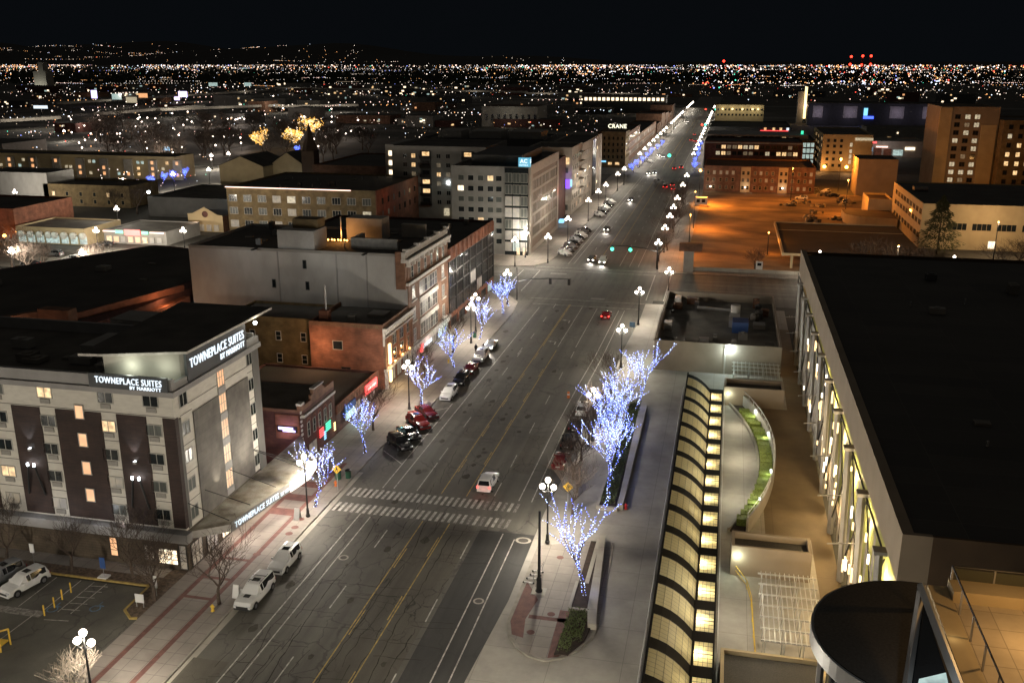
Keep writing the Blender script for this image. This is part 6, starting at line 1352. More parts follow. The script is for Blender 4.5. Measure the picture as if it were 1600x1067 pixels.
light(b, (-155, 256, 4.5), 260, (1, .72, .5), .4, name='front_light')
b = building('neon_diner', 'diner with red neon sign and green and red lit roof band', -174, -154, 238, 256, 3.6, 'wall_grey', 'roof_light', parapet=.3)
for x0_, x1_, m_, z0_, z1_ in ((-174, -170, 'strip_pink', 3.4, 3.7), (-170, -167.5, 'neon_green', 3.0, 3.9), (-167, -162, 'neon_red', 2.6, 4.2), (-161.5, -159.5, 'neon_green', 3.0, 3.9), (-159, -154.5, 'strip_pink', 3.4, 3.7)):
    s = MB(); s.box(x0_, x1_, 237.6, 237.8, z0_, z1_); s.build('neon_sign', m_, b)
for i in range(8): s = MB(); s.box(-173 + i * 2.3, -171.6 + i * 2.3, 237.7, 237.95, .5, 2.1); s.build('lit_window', rng.choice(['win_warm', 'win_dim', 'win_orange']), b)
light(b, (-164, 235, 3.5), 160, (1, .3, .25), .4, name='neon_glow')
b = building('awning_restaurant', 'low green grey restaurant with a row of lit arched awnings', -199, -176.5, 233, 250, 4.4, 'wall_tan', 'roof_light', parapet=.4)
for x in list(range(-198, -188, 3)) + list(range(-187, -177, 3)):
    s = MB(); s.box(x, x + 2.1, 232.6, 232.95, .4, 2.4); s.build('window', 'win_cool', b); s = MB(); s.tube([(x + 1.05, 232.95, 2.7), (x + 1.05, 232.1, 2.7)], 1.0, 10); s.build('awning', 'trim_white', b)
    light(b, (x + 1, 231.2, 3.2), 14, (.8, 1, .9), .2, name='awning_light')
b = building('red_building', 'windowless orange red building at the left edge above the side street', -236, -201.5, 236, 262, 8.6, 'brick_red', 'roof_dark')
light(b, (-205, 228, 9), 330, (1, .4, .2), .5, name='corner_light'); s = MB(); s.ball((-201, 236, 2.6), .5, 8, 6); s.ball((-204, 234, 1.6), .5, 8, 6); s.build('wall_lamp', 'globe_orange', b)
b = building('ochre_block', 'two storey dim ochre block at the left with a few lit windows', -242, -207, 300, 318, 7.2, 'brick_ochre', 'roof_dark')
winrow(b, 'S', 300, [-238 + i * 5.6 for i in range(6)], [3.6, 1.0], 1.3, 1.6, rng, [('glass_dark', 5), ('win_warm', 1)], 'wall_tan', 0)
light(b, (-225, 288, 8), 420, (1, .85, .55), .5, name='yard_light'); light(b, (-190, 286, 8), 220, (.9, .95, 1), .3, name='yard_light'); s = MB(); s.ball((-190, 286, 8), .5, 8, 6); s.build('yard_lamp', 'flood', b)
b = building('pale_house', 'pale gabled house at the far left edge', -268, -240, 300, 315, 11, 'wall_white', 'roof_dark')
light(b, (-250, 292, 8), 260, (1, .93, .85), .5, name='yard_light')
b = building('apartment_row', 'long low apartment row with balconies and warm stair lights at the left', -345, -238, 380, 396, 9.4, 'wall_tan', 'roof_dark')
for i in range(9):
    x = -340 + i * 12.2
    s = MB(); s.prism([(x + 4, 379), (x + 8, 379), (x + 8, 380), (x + 4, 380)], 0, 8.6); s.build('stair_bay', 'wall_pale', b)
    for z in (1.5, 4.0, 6.6):
        if rng.random() < .75: s = MB(); s.box(x + 5.5, x + 6.7, 378.8, 379, z, z + 1.4); s.build('stair_lamp', 'win_orange', b)
        for dx in (0, 10):
            if rng.random() < .4: s = MB(); s.box(x + dx, x + dx + 1.3, 379.8, 380, z, z + 1.2); s.build('lit_window', rng.choice(['win_warm', 'win_cool', 'win_pale']), b)
for x in (-325, -290, -255): light(b, (x, 371, 6), 160, (1, .85, .6), .5, name='stair_light')
b = thing('church', 'brown church with steep gables and a dark steeple beside the golden trees', 'church', (-175, 330, 0))
s = MB(); s.box(-188, -170, 330, 352, 0, 12.5); s.face([(-188, 330, 12.5), (-170, 330, 12.5), (-179, 330, 16)]); s.box(-170, -158, 338, 350, 0, 13); s.face([(-170, 338, 13), (-158, 338, 13), (-164, 338, 17)]); s.build('wall', 'wall_tan', b)
s = MB(); s.face([(-188.5, 329.5, 12.4), (-179, 329.5, 16.2), (-179, 352, 16.2), (-188.5, 352, 12.4)]); s.face([(-169.5, 329.5, 12.4), (-169.5, 352, 12.4), (-179, 352, 16.2), (-179, 329.5, 16.2)]); s.face([(-170.4, 337.6, 12.9), (-164, 337.6, 17.2), (-164, 350, 17.2), (-170.4, 350, 12.9)]); s.face([(-157.6, 337.6, 12.9), (-157.6, 350, 12.9), (-164, 350, 17.2), (-164, 337.6, 17.2)]); s.build('roof', 'roof_dark', b)
s = MB(); s.box(-157, -152, 336, 341, 0, 18); s.tube([(-154.5, 338.5, 18), (-154.5, 338.5, 28)], [3.2, .1], 4); s.build('steeple', 'roof_brown', b)
light(b, (-176, 318, 6), 220, (1, .8, .55), .5, name='yard_light'); s = MB(); s.ball((-156, 333, 5), .5, 8, 5); s.build('yard_lamp', 'flood', b); light(b, (-156, 331, 6), 120, (.9, .95, 1), .4, name='yard_light')

roof_clutter(bpy.data.objects['parking_garage'], -150, -100, 125, 170, 11.46, 8, 9)
# ================================================================ MIDDLE DISTANCE, RIGHT
lot = MB(); lot.sheet([(-9.2, 238), (51, 238), (53, 300), (53, 392.5), (-9.2, 392.5)], .02); struct('dirt_lot', lot, 'dirt')
for i, (x, y, p, z) in enumerate(((-9.4, 352, 9000, 12.5), (-9.2, 300, 5500, 11.5), (44, 402, 9000, 13), (-8.8, 256, 3600, 11), (12, 262, 700, 6), (24, 372, 2200, 12), (70, 268, 3000, 10), (40, 232, 2600, 9), (40, 338, 4200, 12))):
    t = thing('flood_pole', ['tall orange sodium lamp at the far left corner of the dirt lot', 'orange sodium lamp halfway along the left edge of the dirt lot', 'bright orange sodium lamp beside the far brown tower block', 'added orange sodium lamp near the junction corner of the dirt lot', 'added low orange sodium lamp beside the end of the brown canopy', 'slim orange sodium lamp at the back of the dirt lot', 'orange sodium lamp in front of the tan building', 'orange sodium lamp on the near street of the lot', 'orange sodium lamp behind the low canopy'][i], 'lamp', (x, y, 0), 0, 'orange sodium lamps')  # junction corner and canopy end lamps are added to spread the amber light
    a = MB(); a.tube([(x, y, 0), (x, y, z - .6)], [.16, .09], 6); a.build('pole', 'metal_dark', t); a = MB(); a.ball((x, y, z), .5 if i in (0, 2) else .2, 8, 6); a.build('lamp_head', 'globe_orange', t)
    light(t, (x + (.4 if i < 2 else 0), y, z - .7), (1.5 if i < 2 else 1) * p * (2.6 if i in (0, 5) else 1.9), (1, .32, .04) if i not in (6, 7) else (1, .66, .36), .3, spot=150 if i < 2 else None, rot=(0, R(-52), 0) if i < 2 else None)
mk2 = thing('barrier_wall', 'low concrete barrier along the near edge of the dirt lot', 'barrier', (-6, 236.6, .14)); a = MB(); a.box(-8.8, 52, 236.4, 236.8, .14, 1.0); a.build('wall', 'concrete_terrace', mk2)
b = building('lot_canopy', 'long low brown roofed drive through canopy on the dirt lot', 15.2, 49, 244.5, 293, 3.9, 'roof_brown', 'roof_brown', parapet=0, body=False)
a = MB(); a.box(15.2, 49, 244.5, 293, 3.4, 3.9); a.build('roof', 'canopy_brown', b); a = MB(); a.box(14.7, 15.2, 244, 293.5, 3.3, 4.2); a.box(15.2, 49, 293, 293.5, 3.3, 4.2); a.box(15.2, 49.5, 244.0, 244.4, 3.4, 4.0); a.box(15.2, 49, 280, 280.2, 3.9, 4.0); a.build('roof_edge', 'wall_tan', b)
for i in range(6): a = MB(); a.box(17 + i * 6, 17.6 + i * 6, 245, 245.6, 0, 3.4); a.build('column', 'wall_tan', b)
b = building('tan_building', 'tan three storey building with bands of dark windows right of the dirt lot', 53.6, 110, 281, 332, 12.2, 'wall_tan', 'roof_dark', parapet=.3)
winrow(b, 'W', 53.6, [283.5 + i * 5.2 for i in range(9)], [9.2, 6.2, 2.6], 3.6, 1.6, rng, [('glass_dark', 1)], 'wall_tan', 1)
for i, x in enumerate((63, 69.3, 75.6, 82, 88)): window(b, 'S', 281, x, 5.4, 5.0, 2.0, 'glass_dark', 'wall_tan', 3)
window(b, 'S', 281, 72.5, .5, 2.2, 2.2, 'win_bright', 'frame_light', 1)
for i in range(3): a = MB(); a.box(53.2, 53.4, 296 - i * 4, 298 - i * 4, 8.0 - i * .8, 8.5 - i * .8); a.build('sign_lettering', 'globe_orange', b) if i == 0 else None
a = MB(); a.box(56, 60, 310, 313, 12.2, 13.6); a.build('roof_unit', 'wall_darkgrey', b)
building('brown_box', 'windowless brown block behind the tan building', 49.5, 64, 392, 410, 13.5, 'palace_wall', 'roof_dark'); building('cream_box', 'small cream windowless block by the lot corner', 46.5, 54, 333, 349, 6.0, 'wall_tan', 'roof_brown')
b = thing('curved_annex', 'low dark annex with rounded pale parapet at the back of the lot', 'building', (45, 320, 0)); a = MB()
pts = [(38 + 7 - 7 * math.cos(k * PI / 16), 316 + 10 * math.sin(k * PI / 16) * -.8 + 8) for k in range(9)] + [(53, 314), (53, 332), (38, 332)]
a.prism(pts, 0, 3.0, 0, 1); a.build('wall', ['wall_tan', 'roof_brown'], b)
for i in range(16):
    x, y = rng.uniform(22, 46), rng.uniform(300, 345) if i < 8 else rng.uniform(355, 388); t = thing('debris_pile', 'heap of building rubble and machinery on the dirt lot, %s of the scattered heaps' % OD[i], 'rubble', (x, y, 0), 0, 'rubble heaps on the dirt lot'); a = MB()
    for k in range(14): c = (x + rng.gauss(0, 1.2), y + rng.gauss(0, 1.0)); r_ = rng.uniform(.3, .8); a.prism([(c[0] + r_ * math.cos(q), c[1] + r_ * math.sin(q)) for q in (0, 1.3, 2.7, 4.2)], 0, rng.uniform(.3, 1.2), rng.randrange(2))
    a.build('rubble', ['wall_darkgrey', 'wall_tan'], t)
bpy.context.view_layer.update()
for i, (u, v) in enumerate(((1252, 312), (1302, 308), (1270, 300), (1290, 302), (1320, 318))): x, y = P(u, v); dup(tmpl[i % 3], (x, y, .02), R(80 + 20 * i), '%s vehicle parked at the back of the dirt lot, %s from the left' % (CN[i % 3], OD[i]), 'vehicles at the back of the dirt lot')
x, y = P(1095, 322); small('site_trailer', 'white site trailer by the left edge of the dirt lot', 'trailer', x, y, 0, (('body', lambda a: a.box(-2.2, 2.2, -1.2, 1.2, .6, 3.2), 'white'), ('window', lambda a: (a.box(-1.6, -.4, -1.24, -1.2, 1.4, 2.6), a.box(.3, 1.5, -1.24, -1.2, 1.4, 2.6)), 'glass_dark')))
x, y = P(1075, 425); small('kiosk_pillar', 'tan masonry pillar with dark sign at the junction corner of the lot', 'pillar', x, y, .1, (('shaft', lambda a: a.box(-1.2, 1.2, -.7, .7, 0, 5.2), 'wall_pale'), ('sign', lambda a: a.box(-2.4, 3.2, -.8, .8, 5.2, 7.2), 'brick_brown')))
b = building('brick_row', 'long three storey brown brick row with pale stair bays behind the dirt lot', -9, 34, 393, 425, 9.6, 'brick_brown', 'roof_brown')
for x0_, x1_ in ((5.5, 9.2), (20, 23.6)): a = MB(); a.box(x0_, x1_, 392.6, 393, 0, 9.9); a.build('stair_bay', 'wall_tan', b)
for z in (1.0, 4.0, 6.8):
    for x in (-7.4, -5, -2.4, 0, 2.4, 6.4, 8.3, 11, 13.2, 15.4, 17.8, 21, 22.8, 25.4, 27.8, 30.2, 32.4): window(b, 'S', 392.6 if 5.5 < x < 9.2 or 20 < x < 23.6 else 393, x, z, 1.1, 1.5, rng.choice(['glass_dark', 'glass_dark', 'glass_curtain', 'win_dim']), 'wall_tan', 0, 1)
for x in (-6.2, 7.4, 21.8): a = MB(); a.ball((x, 392, 2.0), .3, 8, 5); a.build('wall_lamp', 'globe_far', b); light(b, (x, 391, 2.6), 60, (1, .9, .75), .2, name='door_light')
b = building('office_block', 'dark four storey block with long rows of lit windows behind the brick row', -11.5, 34.5, 480, 510, 12.6, 'brick_dark', 'roof_dark')
a = MB(); a.box(-11.6, 34.6, 479.7, 480, 12.2, 12.8); a.box(-11.6, 39, 510, 540, 0, 14.3); a.box(-11.7, -11.3, 479.6, 480, 0, 12.2); a.box(34.2, 34.7, 479.6, 480, 0, 12.2, 1); a.build('pale_band', ['trim_grey', 'brick_red'], b)
for k, z in enumerate((6.6, 9.6)):
    for i in range(15):
        x = -5 + i * 2.6; window(b, 'S', 480, x, z, 2.1, 1.9, rng.choices(['glass_dark', 'win_pale', 'win_warm', 'win_dim'], [5, 2, 2, 2])[0], 'frame_dark', 1)
for i in range(14): window(b, 'S', 510, -8 + i * 3.2, 12.5 - .4, 2.2, 1.4, rng.choices(['glass_dark', 'win_warm', 'win_dim'], [7, 2, 1])[0], 'frame_dark', 1)
b = building('cream_block', 'cream two storey block with wall lamps between its windows, far right of the street', -11, 23, 720, 748, 20, 'wall_tan', 'roof_dark')
for z in (13.4, 17): 
    for i in range(13): window(b, 'S', 720, -9 + i * 2.55, z - .6, 1.5, 1.6, 'glass_dark', 'wall_tan', 0)
for x in (-6, 1, 8, 15, 19): a = MB(); a.ball((x, 719.5, 17.6), .7, 8, 5); a.build('wall_lamp', 'amber', b); light(b, (x, 716, 18), 260, (1, .9, .6), .5, name='wall_light')
b = building('dark_block', 'long dark roofed block with red neon edge in front of the cream block', -12, 36, 600, 660, 12, 'wall_darkgrey', 'roof_dark')
a = MB(); a.box(18, 34, 599.6, 600, 10.4, 10.8); a.build('neon_line', 'neon_red', b)
for x in (20, 25, 29, 33): a = MB(); a.box(x, x + 1.4, 599.5, 600, 11.2 - .2, 12.4); a.build('lit_window', rng.choice(['win_warm', 'win_orange', 'sign_white']), b)
b = building('brown_hotel', 'tall brown hotel with orange lit corner and columns of lit windows', 43.5, 66, 480, 535, 16.6, 'wall_tan', 'roof_dark')
winrow(b, 'W', 43.5, [484 + i * 4 for i in range(12)], [2, 5, 8, 11, 14], 1.6, 1.6, rng, [('glass_dark', 4), ('win_dim', 2), ('win_warm', 1)], 'palace_wall', 0)
winrow(b, 'S', 480, [46, 49, 52], [2, 5, 8, 11, 13.6], 1.4, 1.5, rng, [('glass_dark', 5), ('win_warm', 1)], 'palace_wall', 0); winrow(b, 'S', 480, [56.5], [3.5, 6, 8.5, 11.5], 1.3, 2.0, rng, [('win_pale', 1)], 'palace_wall', 0)
a = MB(); a.box(58, 66, 479.4, 480, 14.6, 15.8); a.build('roof_glow_band', 'win_pale', b); light(b, (43, 476, 3), 900, (1, .45, .15), .4, name='corner_light'); light(b, (55, 472, 4), 900, (1, .5, .2), .4, name='corner_light')
for x in (45, 55): a = MB(); a.ball((x, 477, 2.4), .8, 8, 5); a.build('corner_lamp', 'globe_orange', b)
b = building('green_glass_block', 'glass fronted block glowing pale green between the brick row and the brown hotel', 35.5, 42, 500, 540, 12, 'glass_mirror', 'roof_dark')
for k in range(4):
    for j in range(3): window(b, 'S', 500, 36.8 + j * 1.9, 1 + k * 2.8, 1.7, 2.2, 'win_cool', 'frame_dark', 0)
a = MB(); a.box(36, 37.2, 520, 520.3, 12.2, 16); a.build('green_sign', 'neon_green', b)
b = building('right_tower', 'tall brown apartment tower with columns of lit windows at the right edge', 79, 100, 402, 430, 33, 'palace_wall', 'roof_dark')
a = MB(); a.box(94, 99.4, 401.5, 402, 0, 27); a.build('blank_panel', 'wall_tan', b); a = MB(); a.box(78.6, 83, 401.6, 402.02, 0, 33.3); a.build('corner_pier', 'wall_tan', b)
winrow(b, 'S', 402, [85.2, 88.8, 92.2], [2 + 3 * i for i in range(10)], 2.0, 1.8, rng, [('glass_dark', 6), ('win_pale', 3), ('win_dim', 2)], 'roof_brown', 1)
light(b, (84, 384, 10), 700, (1, .5, .15), .6, name='street_glow'); light(b, (97, 380, 12), 500, (1, .5, .15), .6, name='street_glow')
b = building('right_tower', 'ochre tower wing with arched top windows at the extreme right edge', 100.3, 130, 396, 430, 28.5, 'brick_ochre', 'roof_dark')
winrow(b, 'S', 396, [103, 106.6, 110, 114], [3.4 * i + 2 for i in range(8)], 1.6, 1.8, rng, [('glass_dark', 4), ('win_warm', 2), ('win_pale', 1)], 'roof_brown', 0)
b = building('mural_building', 'low building with colourful lit mural wall between the brown hotel and the tower', 73, 104, 560, 590, 8, 'wall_pale', 'roof_light')
for x0_, x1_, m_, z0_, z1_ in ((73, 79, 'neon_red', 7.4, 8.2), (79, 85, 'strip_pink', 5.2, 5.8), (73.5, 77, 'sky_blue', 3, 5), (78, 82, 'brick_red', 1, 5), (83, 87, 'brick_red', 1, 4.5), (88, 93, 'win_cool', 1, 4), (94, 99, 'win_bright', 4, 5.5)): a = MB(); a.box(x0_, x1_, 559.6, 560, z0_, z1_); a.build('mural_panel', m_, b)
light(b, (82, 550, 7), 900, (1, .8, .75), .5, name='mural_light')
b = building('marquee_building', 'small building with a slanted row of glowing bulbs', 66.5, 72, 545, 560, 5, 'wall_tan', 'roof_brown')
for i in range(6): a = MB(); a.ball((66.8 + i * .95, 543 - i * .8, 4.6), .55, 8, 5); a.build('marquee_bulb', 'strip_pink', b)
b = building('arena_hall', 'very long low hall with lavender lit blank bays far beyond the brown hotel', 62, 190, 840, 880, 17, 'wall_darkgrey', 'roof_dark')
for x0_, x1_ in ((66, 74), (90, 101), (126, 137), (151, 160)): a = MB(); a.box(x0_, x1_, 839.5, 840, 6, 15.5); a.build('pale_bay', 'wall_pale', b); light(b, ((x0_ + x1_) / 2, 832, 10), 500, (.75, .65, 1), .5, name='bay_light')
for x0_, x1_, z0_, z1_ in ((106, 109, 8, 14), (106, 114, 5.5, 7.6)): a = MB(); a.box(x0_, x1_, 839.3, 839.6, z0_, z1_); a.build('blue_sign', 'blue_on' if z0_ < 6 else 'sky_blue', b)
b = thing('lit_mast', 'tall vertical glowing white orange light mast beside the long hall', 'mast', (61, 860, 0)); a = MB(); a.box(60, 62, 860, 861, 4, 30); a.build('light_bar', 'amber', b); a = MB(); a.box(55, 60, 862, 870, 0, 26); a.build('tower_wall', 'wall_grey', b)
light(b, (61, 856, 15), 1200, (1, .6, .35), 1, name='mast_light')
# station hall and water tower, freeway decks
b = building('station_hall', 'pale arched station hall with dark red roof far left of the street', -196, -150, 760, 800, 16, 'wall_pale', 'roof_brown', parapet=0)
light(b, (-172, 745, 12), 900, (1, .95, .8), .6, name='wall_light')
for i in range(9): window(b, 'S', 760, -192 + i * 5, 5, 2.4, 5, 'glass_dark', 'wall_pale', 0)
b = building('lit_garage', 'far garage with a long row of glowing white bays', -150, -65, 1000, 1030, 17, 'wall_darkgrey', 'roof_dark')
for i in range(18): a = MB(); a.box(-148 + i * 4.6, -145.2 + i * 4.6, 999.5, 1000, 12.2, 15.2); a.build('lit_bay', 'win_bright', b)
for i, (u0, v0, u1, v1, z) in enumerate(((0, 187, 95, 182, 8), (100, 160, 420, 140, 9), (250, 170, 440, 163, 8), (420, 165, 560, 163, 7), (400, 136, 820, 143, 9), (160, 176, 320, 164, 8), (820, 145, 1000, 146, 8))):
    a0 = P(u0, v0, z); a1 = P(u1, v1, z); d = Vector((a1[0] - a0[0], a1[1] - a0[1])).normalized(); n = Vector((-d.y, d.x)) * 9
    t = thing('overpass', 'far freeway overpass deck on the left skyline, %s of the decks' % OD[i], 'overpass', (a0[0], a0[1], 0), 0, 'freeway decks'); a = MB(); a.prism([a0, a1, (a1[0] + n.x, a1[1] + n.y), (a0[0] + n.x, a0[1] + n.y)], z - 2.2, z); a.build('deck', 'wall_pale', t)
    L_ = (Vector(a1) - Vector(a0)).length
    for k in range(3): q = Vector(a0).lerp(Vector(a1), (k + .5) / 3); light(t, (q.x - n.x * 1.5, q.y - n.y * 1.5, z + 6), 3200, (1, .9, .75), 1, name='deck_light')
x, y = P(65, 142); b = thing('grain_tower', 'pale windowless grain tower standing above the dark left plain', 'tower', (x, y, 0)); a = MB(); a.box(x - 13, x + 13, y, y + 20, 0, 34); a.box(x - 1, x + 9, y, y + 14, 34, 50); a.build('wall', 'wall_pale', b)
for dx in (-9, 6): light(b, (x + dx, y - 16, 6), 3800, (1, 1, .85), 1, name='wall_light')
for i, (u, v, w_, h_, m_) in enumerate(((149, 154, 9, 11, 'lavender'), (184, 156, 15, 8, 'win_cool'), (207, 161, 17, 8, 'win_pale'), (225, 153, 14, 6, 'win_orange'), (287, 152, 14, 8, 'lavender'), (278, 157, 8, 5, 'lavender'), (334, 135, 14, 5, 'win_cool'), (388, 135, 11, 5, 'win_cool'), (65, 170, 22, 4, 'sign_white'), (261, 240, 9, 5, 'sky_blue'))):
    x, y = P(u, v + 12 if v < 200 else v + 4); sc_ = math.hypot(x, y) / 1500
    t = thing('billboard', 'small glowing %s billboard or sign in the left distance, %s in the cluster' % ({'lavender': 'lavender', 'win_cool': 'green', 'win_pale': 'yellow', 'win_orange': 'orange', 'sign_white': 'white', 'sky_blue': 'blue'}[m_], OD[i]), 'billboard', (x, y, 0), 0, 'far glowing billboards')
    z = H - y * 0; zz = max(3.0, onY(u, v, y)[1]); a = MB(); a.box(x - w_ * sc_ / 2, x + w_ * sc_ / 2, y, y + .5, zz, zz + h_ * sc_); a.build('screen', m_, t); a = MB(); a.box(x - .4, x + .4, y + .5, y + 1, 0, zz + 1); a.build('post', 'metal_dark', t)
# generic low city blocks
rg = random.Random(77)
FB = []
def far_building(x0, x1, y0, y1, h, wl, nl, p=.3):
    b = building('city_block', 'low dark city building with a few lit windows in the far blocks', x0, x1, y0, y1, h, wl, 'roof_dark', group='low dark city buildings', parapet=0)
    sc_ = max(1.0, y0 / 700)
    for k in range(nl):
        x = rg.uniform(x0 + 1, x1 - 2); z = rg.uniform(1, max(1.6, h - 2)); a = MB(); a.box(x, x + rg.uniform(.8, 2.2) * sc_, y0 - .25, y0, z, z + rg.uniform(.7, 1.2) * sc_); a.build('lit_window', rg.choice(['win_warm', 'win_pale', 'win_cool', 'win_orange', 'win_bright', 'win_bright']), b)
for i in range(88):
    while True:
        y = rg.uniform(420, 1700); x = rg.uniform(-.78 * y - 60, .45 * y + 40)
        if -95 < x < 105 and y < 1250: continue
        if -16 > x > -45: continue
        if -360 < x < -120 and y < 700: continue
        break
    w__ = rg.uniform(18, 60); far_building(x - w__, x, y, y + rg.uniform(15, 40), rg.uniform(4, 13), rg.choice(['brick_brown', 'wall_darkgrey', 'wall_grey', 'brick_dark', 'wall_grey']), rg.randrange(1, 6))
# park lamps on the left
pk = thing('park_lamp', 'globe lamp on a dark post among the park trees at the left', 'lamp', (0, 0, 0), 0, 'park lamps'); a = MB(); a.cyl(0, 0, 0, 4.5, .1, 6); a.build('post', 'metal_dark', pk, world=False); a = MB(); a.ball((0, 0, 4.8), .5, 8, 6); a.build('globe', 'globe_far', pk, world=False)
bpy.context.view_layer.update(); first = True; KID.clear()
for i in range(96):
    u = rg.uniform(60, 560); v = rg.uniform(168, 256) if i < 56 else rg.uniform(140, 215)
    if 395 < u < 500 and v > 195 and i < 70 and rg.random() < .5: continue
    x, y = P(u, v, 4.8); s_ = y / 560
    if first: pk.location = (x, y, 0); pk.scale = (s_, s_, 1); first = False; o = pk
    else: o = dup(pk, (x, y, 0), 0, 'globe lamp on a dark post among the park trees at the left', 'park lamps', (s_, s_, 1))
    if i % 3 == 0: light(o, (0, 0, 6.5), 900, (1, .82, .7), .5, local=True)
bpy.context.view_layer.update()
for i in range(46):
    u, v = rg.uniform(150, 590), rg.uniform(196, 262); x, y = P(u, v)
    if any(abs(x - q) < 5 for q in (0,)): continue
    dup(BT[i % 3], (x, y, 0), rg.uniform(0, 6), 'tall bare dark tree in the unlit park at the left', 'bare park trees', (2.6, 2.6, 2.3))
# ---------------------------------------------------------------- far hills, woods and the carpet of city lights
hl = MB(); N_ = 60
def hh(x): return 60 + 560 * max(0, min(1, (-x - 2500) / 9000)) * (.75 + .25 * math.sin(x * .0011)) 
xs = [-22000 + i * 500 for i in range(60)]
for a_, b_ in zip(xs, xs[1:]):
    hl.face([(a_, 15000, -5), (b_, 15000, -5), (b_, 19000, hh(b_) * .55), (a_, 19000, hh(a_) * .55)]); hl.face([(a_, 19000, hh(a_) * .55), (b_, 19000, hh(b_) * .55), (b_, 25000, hh(b_)), (a_, 25000, hh(a_))])
struct('hills', hl, 'hill')
cl = MB(); PAL = [('c_white', (1, .84, .70), 2.4), ('c_cool', (.72, .82, 1), 2.0), ('c_orange', (1, .45, .16), 2.0), ('c_pink', (1, .62, .52), 2.1), ('c_red', (1, .08, .05), 2.6), ('c_green', (.1, 1, .6), 1.6), ('c_blue', (.25, .3, 1), 2.4), ('c_dim', (1, .76, .52), .5)]
for n_, c, s in PAL: glow(n_, c, s)
def city(u, v, px, m, z=6.0):
    x, y = P(u, v, z); d = math.hypot(x, y)
    if y > 26000 or y < 0: return
    cl.octa((x, y, z), d / FPX * px * .92, m)
def pick(wts): return rg.choices(range(8), wts)[0]
WN = [7, 2.5, 3.0, 2, .2, .12, .2, 5]
def street(u0, v0, u1, v1, n, px, wts):
    a_, b_ = Vector(P(u0, v0)), Vector(P(u1, v1)); m0 = pick(wts)
    for k in range(n):
        q = a_.lerp(b_, (k + rg.uniform(-.15, .15)) / n); d = q.length
        cl.octa((q.x, q.y, 7), d / FPX * px * rg.uniform(.7, 1.3), m0 if rg.random() < .75 else pick(wts))
for i in range(5200):           # fine dense band under the horizon
    u = rg.uniform(-120, 1720)
    if rg.random() > .66 + .42 * math.sin(u * .021 + 1.3) * math.sin(u * .0083) + .25 * math.sin(u * .11): continue
    v = 98.4 + abs(rg.gauss(0, 3.4 if i % 3 else 8)) + (2.5 if u < 420 else 0)
    w2_ = WN if u < 1040 else [5, 2, 4, 2, .4, .2, .3, 4]
    if u < 60: w2_ = [3, 1, 6, 2, .2, .1, .1, 3]
    city(u, v, rg.choice((.3, .35, .4, .5, .65, .9)), pick(w2_))
for i in range(150):            # lit streets seen edge on
    v = 99 + rg.random() ** 1.6 * 42; u = rg.uniform(-100, 1640)
    street(u, v, u + rg.uniform(25, 120), v + rg.uniform(-.8, .8), rg.randrange(8, 26), .34, WN)
for i in range(60):             # streets running away
    v = rg.uniform(106, 150); u = rg.uniform(0, 1640); k = rg.uniform(6, 22); street(u, v, u + (1147 - u) * k / max(1, v - 97) * .9, v - k * .9, rg.randrange(6, 16), .36, WN)
for i in range(1300): city(rg.uniform(-120, 1720), rg.uniform(108, 150), rg.choice((.28, .35, .45, .65)), pick(WN))
for i in range(620): city(rg.gauss(1360, 120), rg.uniform(101, 132), rg.choice((.45, .6, .8, 1.2)), pick([5, 3, 6, 2, 1, .3, .5, 1]))
for i in range(300): city(rg.gauss(900, 90), rg.uniform(100, 120), rg.choice((.45, .7, 1.0)), pick([5, 3, 4, 3, .3, .2, .2, 1]))
for i in range(90): city(rg.gauss(1130, 22), rg.uniform(102, 140), rg.choice((.6, .9, 1.3)), pick([3, 2, 2, 3, 3, .5, 1, 0]))
for i in range(1100):
    u = rg.uniform(-120, 1720); v = rg.uniform(140, 215)
    if u > 985 and u < 1130: continue
    if u > 1130 and v > 160: continue
    city(u, v, rg.choice((.3, .4, .55, .85)), pick([6, 2, 3, 3, .5, .2, .3, 5]), 5)
for i in range(34):
    v = rg.uniform(140, 205); u = rg.uniform(-60, 900); street(u, v, u + rg.uniform(40, 130), v - rg.uniform(0, 6), rg.randrange(5, 13), .7, [6, 2, 2, 4, .2, .1, .1, 1])
for i in range(150): city(rg.uniform(0, 330), rg.uniform(205, 300), rg.choice((.5, .7, 1.0)), pick([5, 2, 3, 3, .5, .2, .3, 2]), 4)
ROWS_ = [(rg.uniform(15600, 23500), rg.uniform(-80, 500), rg.uniform(40, 160)) for _ in range(16)]
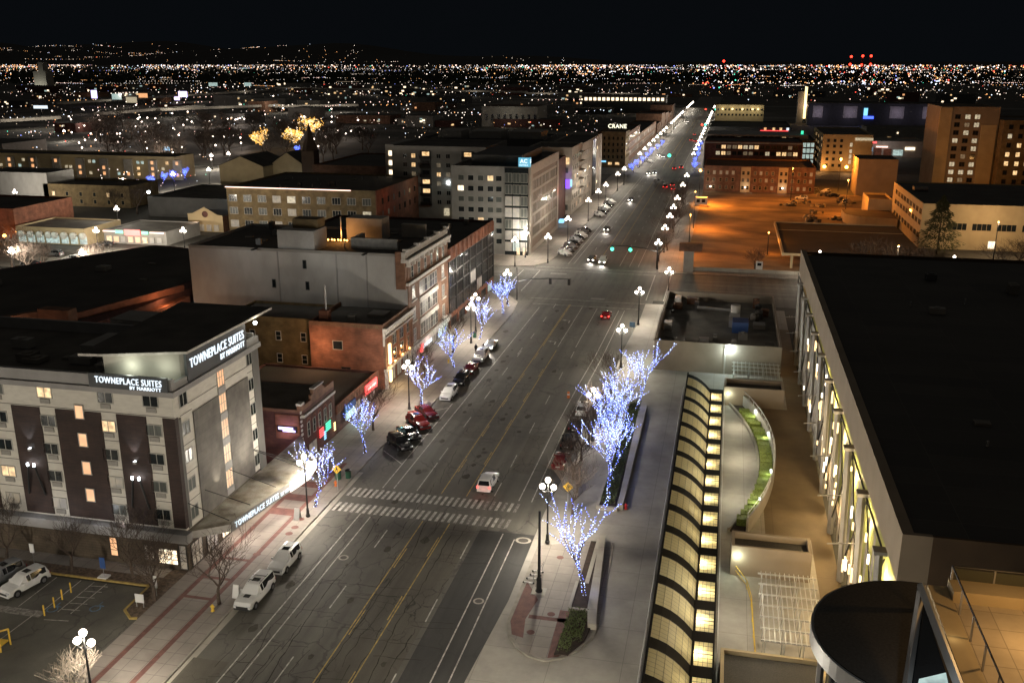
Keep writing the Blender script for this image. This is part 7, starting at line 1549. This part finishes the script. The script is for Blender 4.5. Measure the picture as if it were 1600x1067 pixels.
for i in range(560):            # lights climbing the far left slope
    u = rg.uniform(-100, 560) if rg.random() < .8 else rg.uniform(500, 900)
    x, y, d = ray(u, 90); k = rg.uniform(15500, 24000) / y
    if i % 3:
        q_ = rg.choice(ROWS_); u = q_[1] + rg.uniform(0, q_[2]); x, y, d = ray(u, 90); k = (q_[0] + rg.uniform(-60, 60)) / y
    X_ = x * k; Y_ = y * k
    hz = (hh(X_) * .55 * (Y_ - 15000) / 4000) if Y_ < 19000 else hh(X_) * (.55 + .45 * (Y_ - 19000) / 6000)
    cl.octa((X_, Y_, hz + 12), Y_ / FPX * rg.choice((.28, .36, .45)), pick([5, 1, 4, 2, .2, 0, .1, 5]))
o = cl.build('city_lights', [n_ for n_, c, s in PAL]); tag(o, 'carpet of tiny city lights reaching the horizon across the dark plain', 'city lights', kind='stuff')
for i, (u, v) in enumerate(((1330, 89), (1348, 88), (1361, 88), (1131, 96), (1328, 101), (1346, 102), (1360, 101))):
    x, y, d = ray(u, v); k = 5200 / y; X_, Y_, Z_ = x * k, y * k, H + d * k
    t = thing('chimney_stack', 'far smokestack with red warning light on the right skyline, %s of the group' % OD[i], 'chimney', (X_, Y_, 0), 0, 'far smokestacks'); a = MB(); a.tube([(X_, Y_, 0), (X_, Y_, max(Z_, 15))], [6, 4], 8); a.build('shaft', 'wall_darkgrey', t)
    a = MB(); a.ball((X_, Y_ - 6, max(Z_, 15)), 6.0, 8, 6); a.build('warning_light', 'red_on', t)
# dark woods between the light bands
wd = MB()
for i in range(2600):
    u = rg.uniform(-120, 1700); v = rg.uniform(112, 132); x, y = P(u, v); s_ = rg.uniform(8, 16); n = len(wd.v)
    c = Vector((x, y, s_ * .45)); pr = [Vector((math.cos(q * 1.256 + i), math.sin(q * 1.256 + i), 0)) * s_ * rg.uniform(.7, 1.2) for q in range(5)]
    for q in range(5): wd.face([c + pr[q] - Vector((0, 0, s_ * .4)), c + pr[(q + 1) % 5] - Vector((0, 0, s_ * .4)), c + Vector((rg.uniform(-3, 3), 0, s_ * .5))])
o = wd.build('distant_woods', 'leaf_dark'); tag(o, 'dark far off woods between the bands of city lights', 'woods', kind='stuff')
print('objects', len(bpy.data.objects), 'lights', len([o for o in bpy.data.objects if o.type == 'LIGHT']))
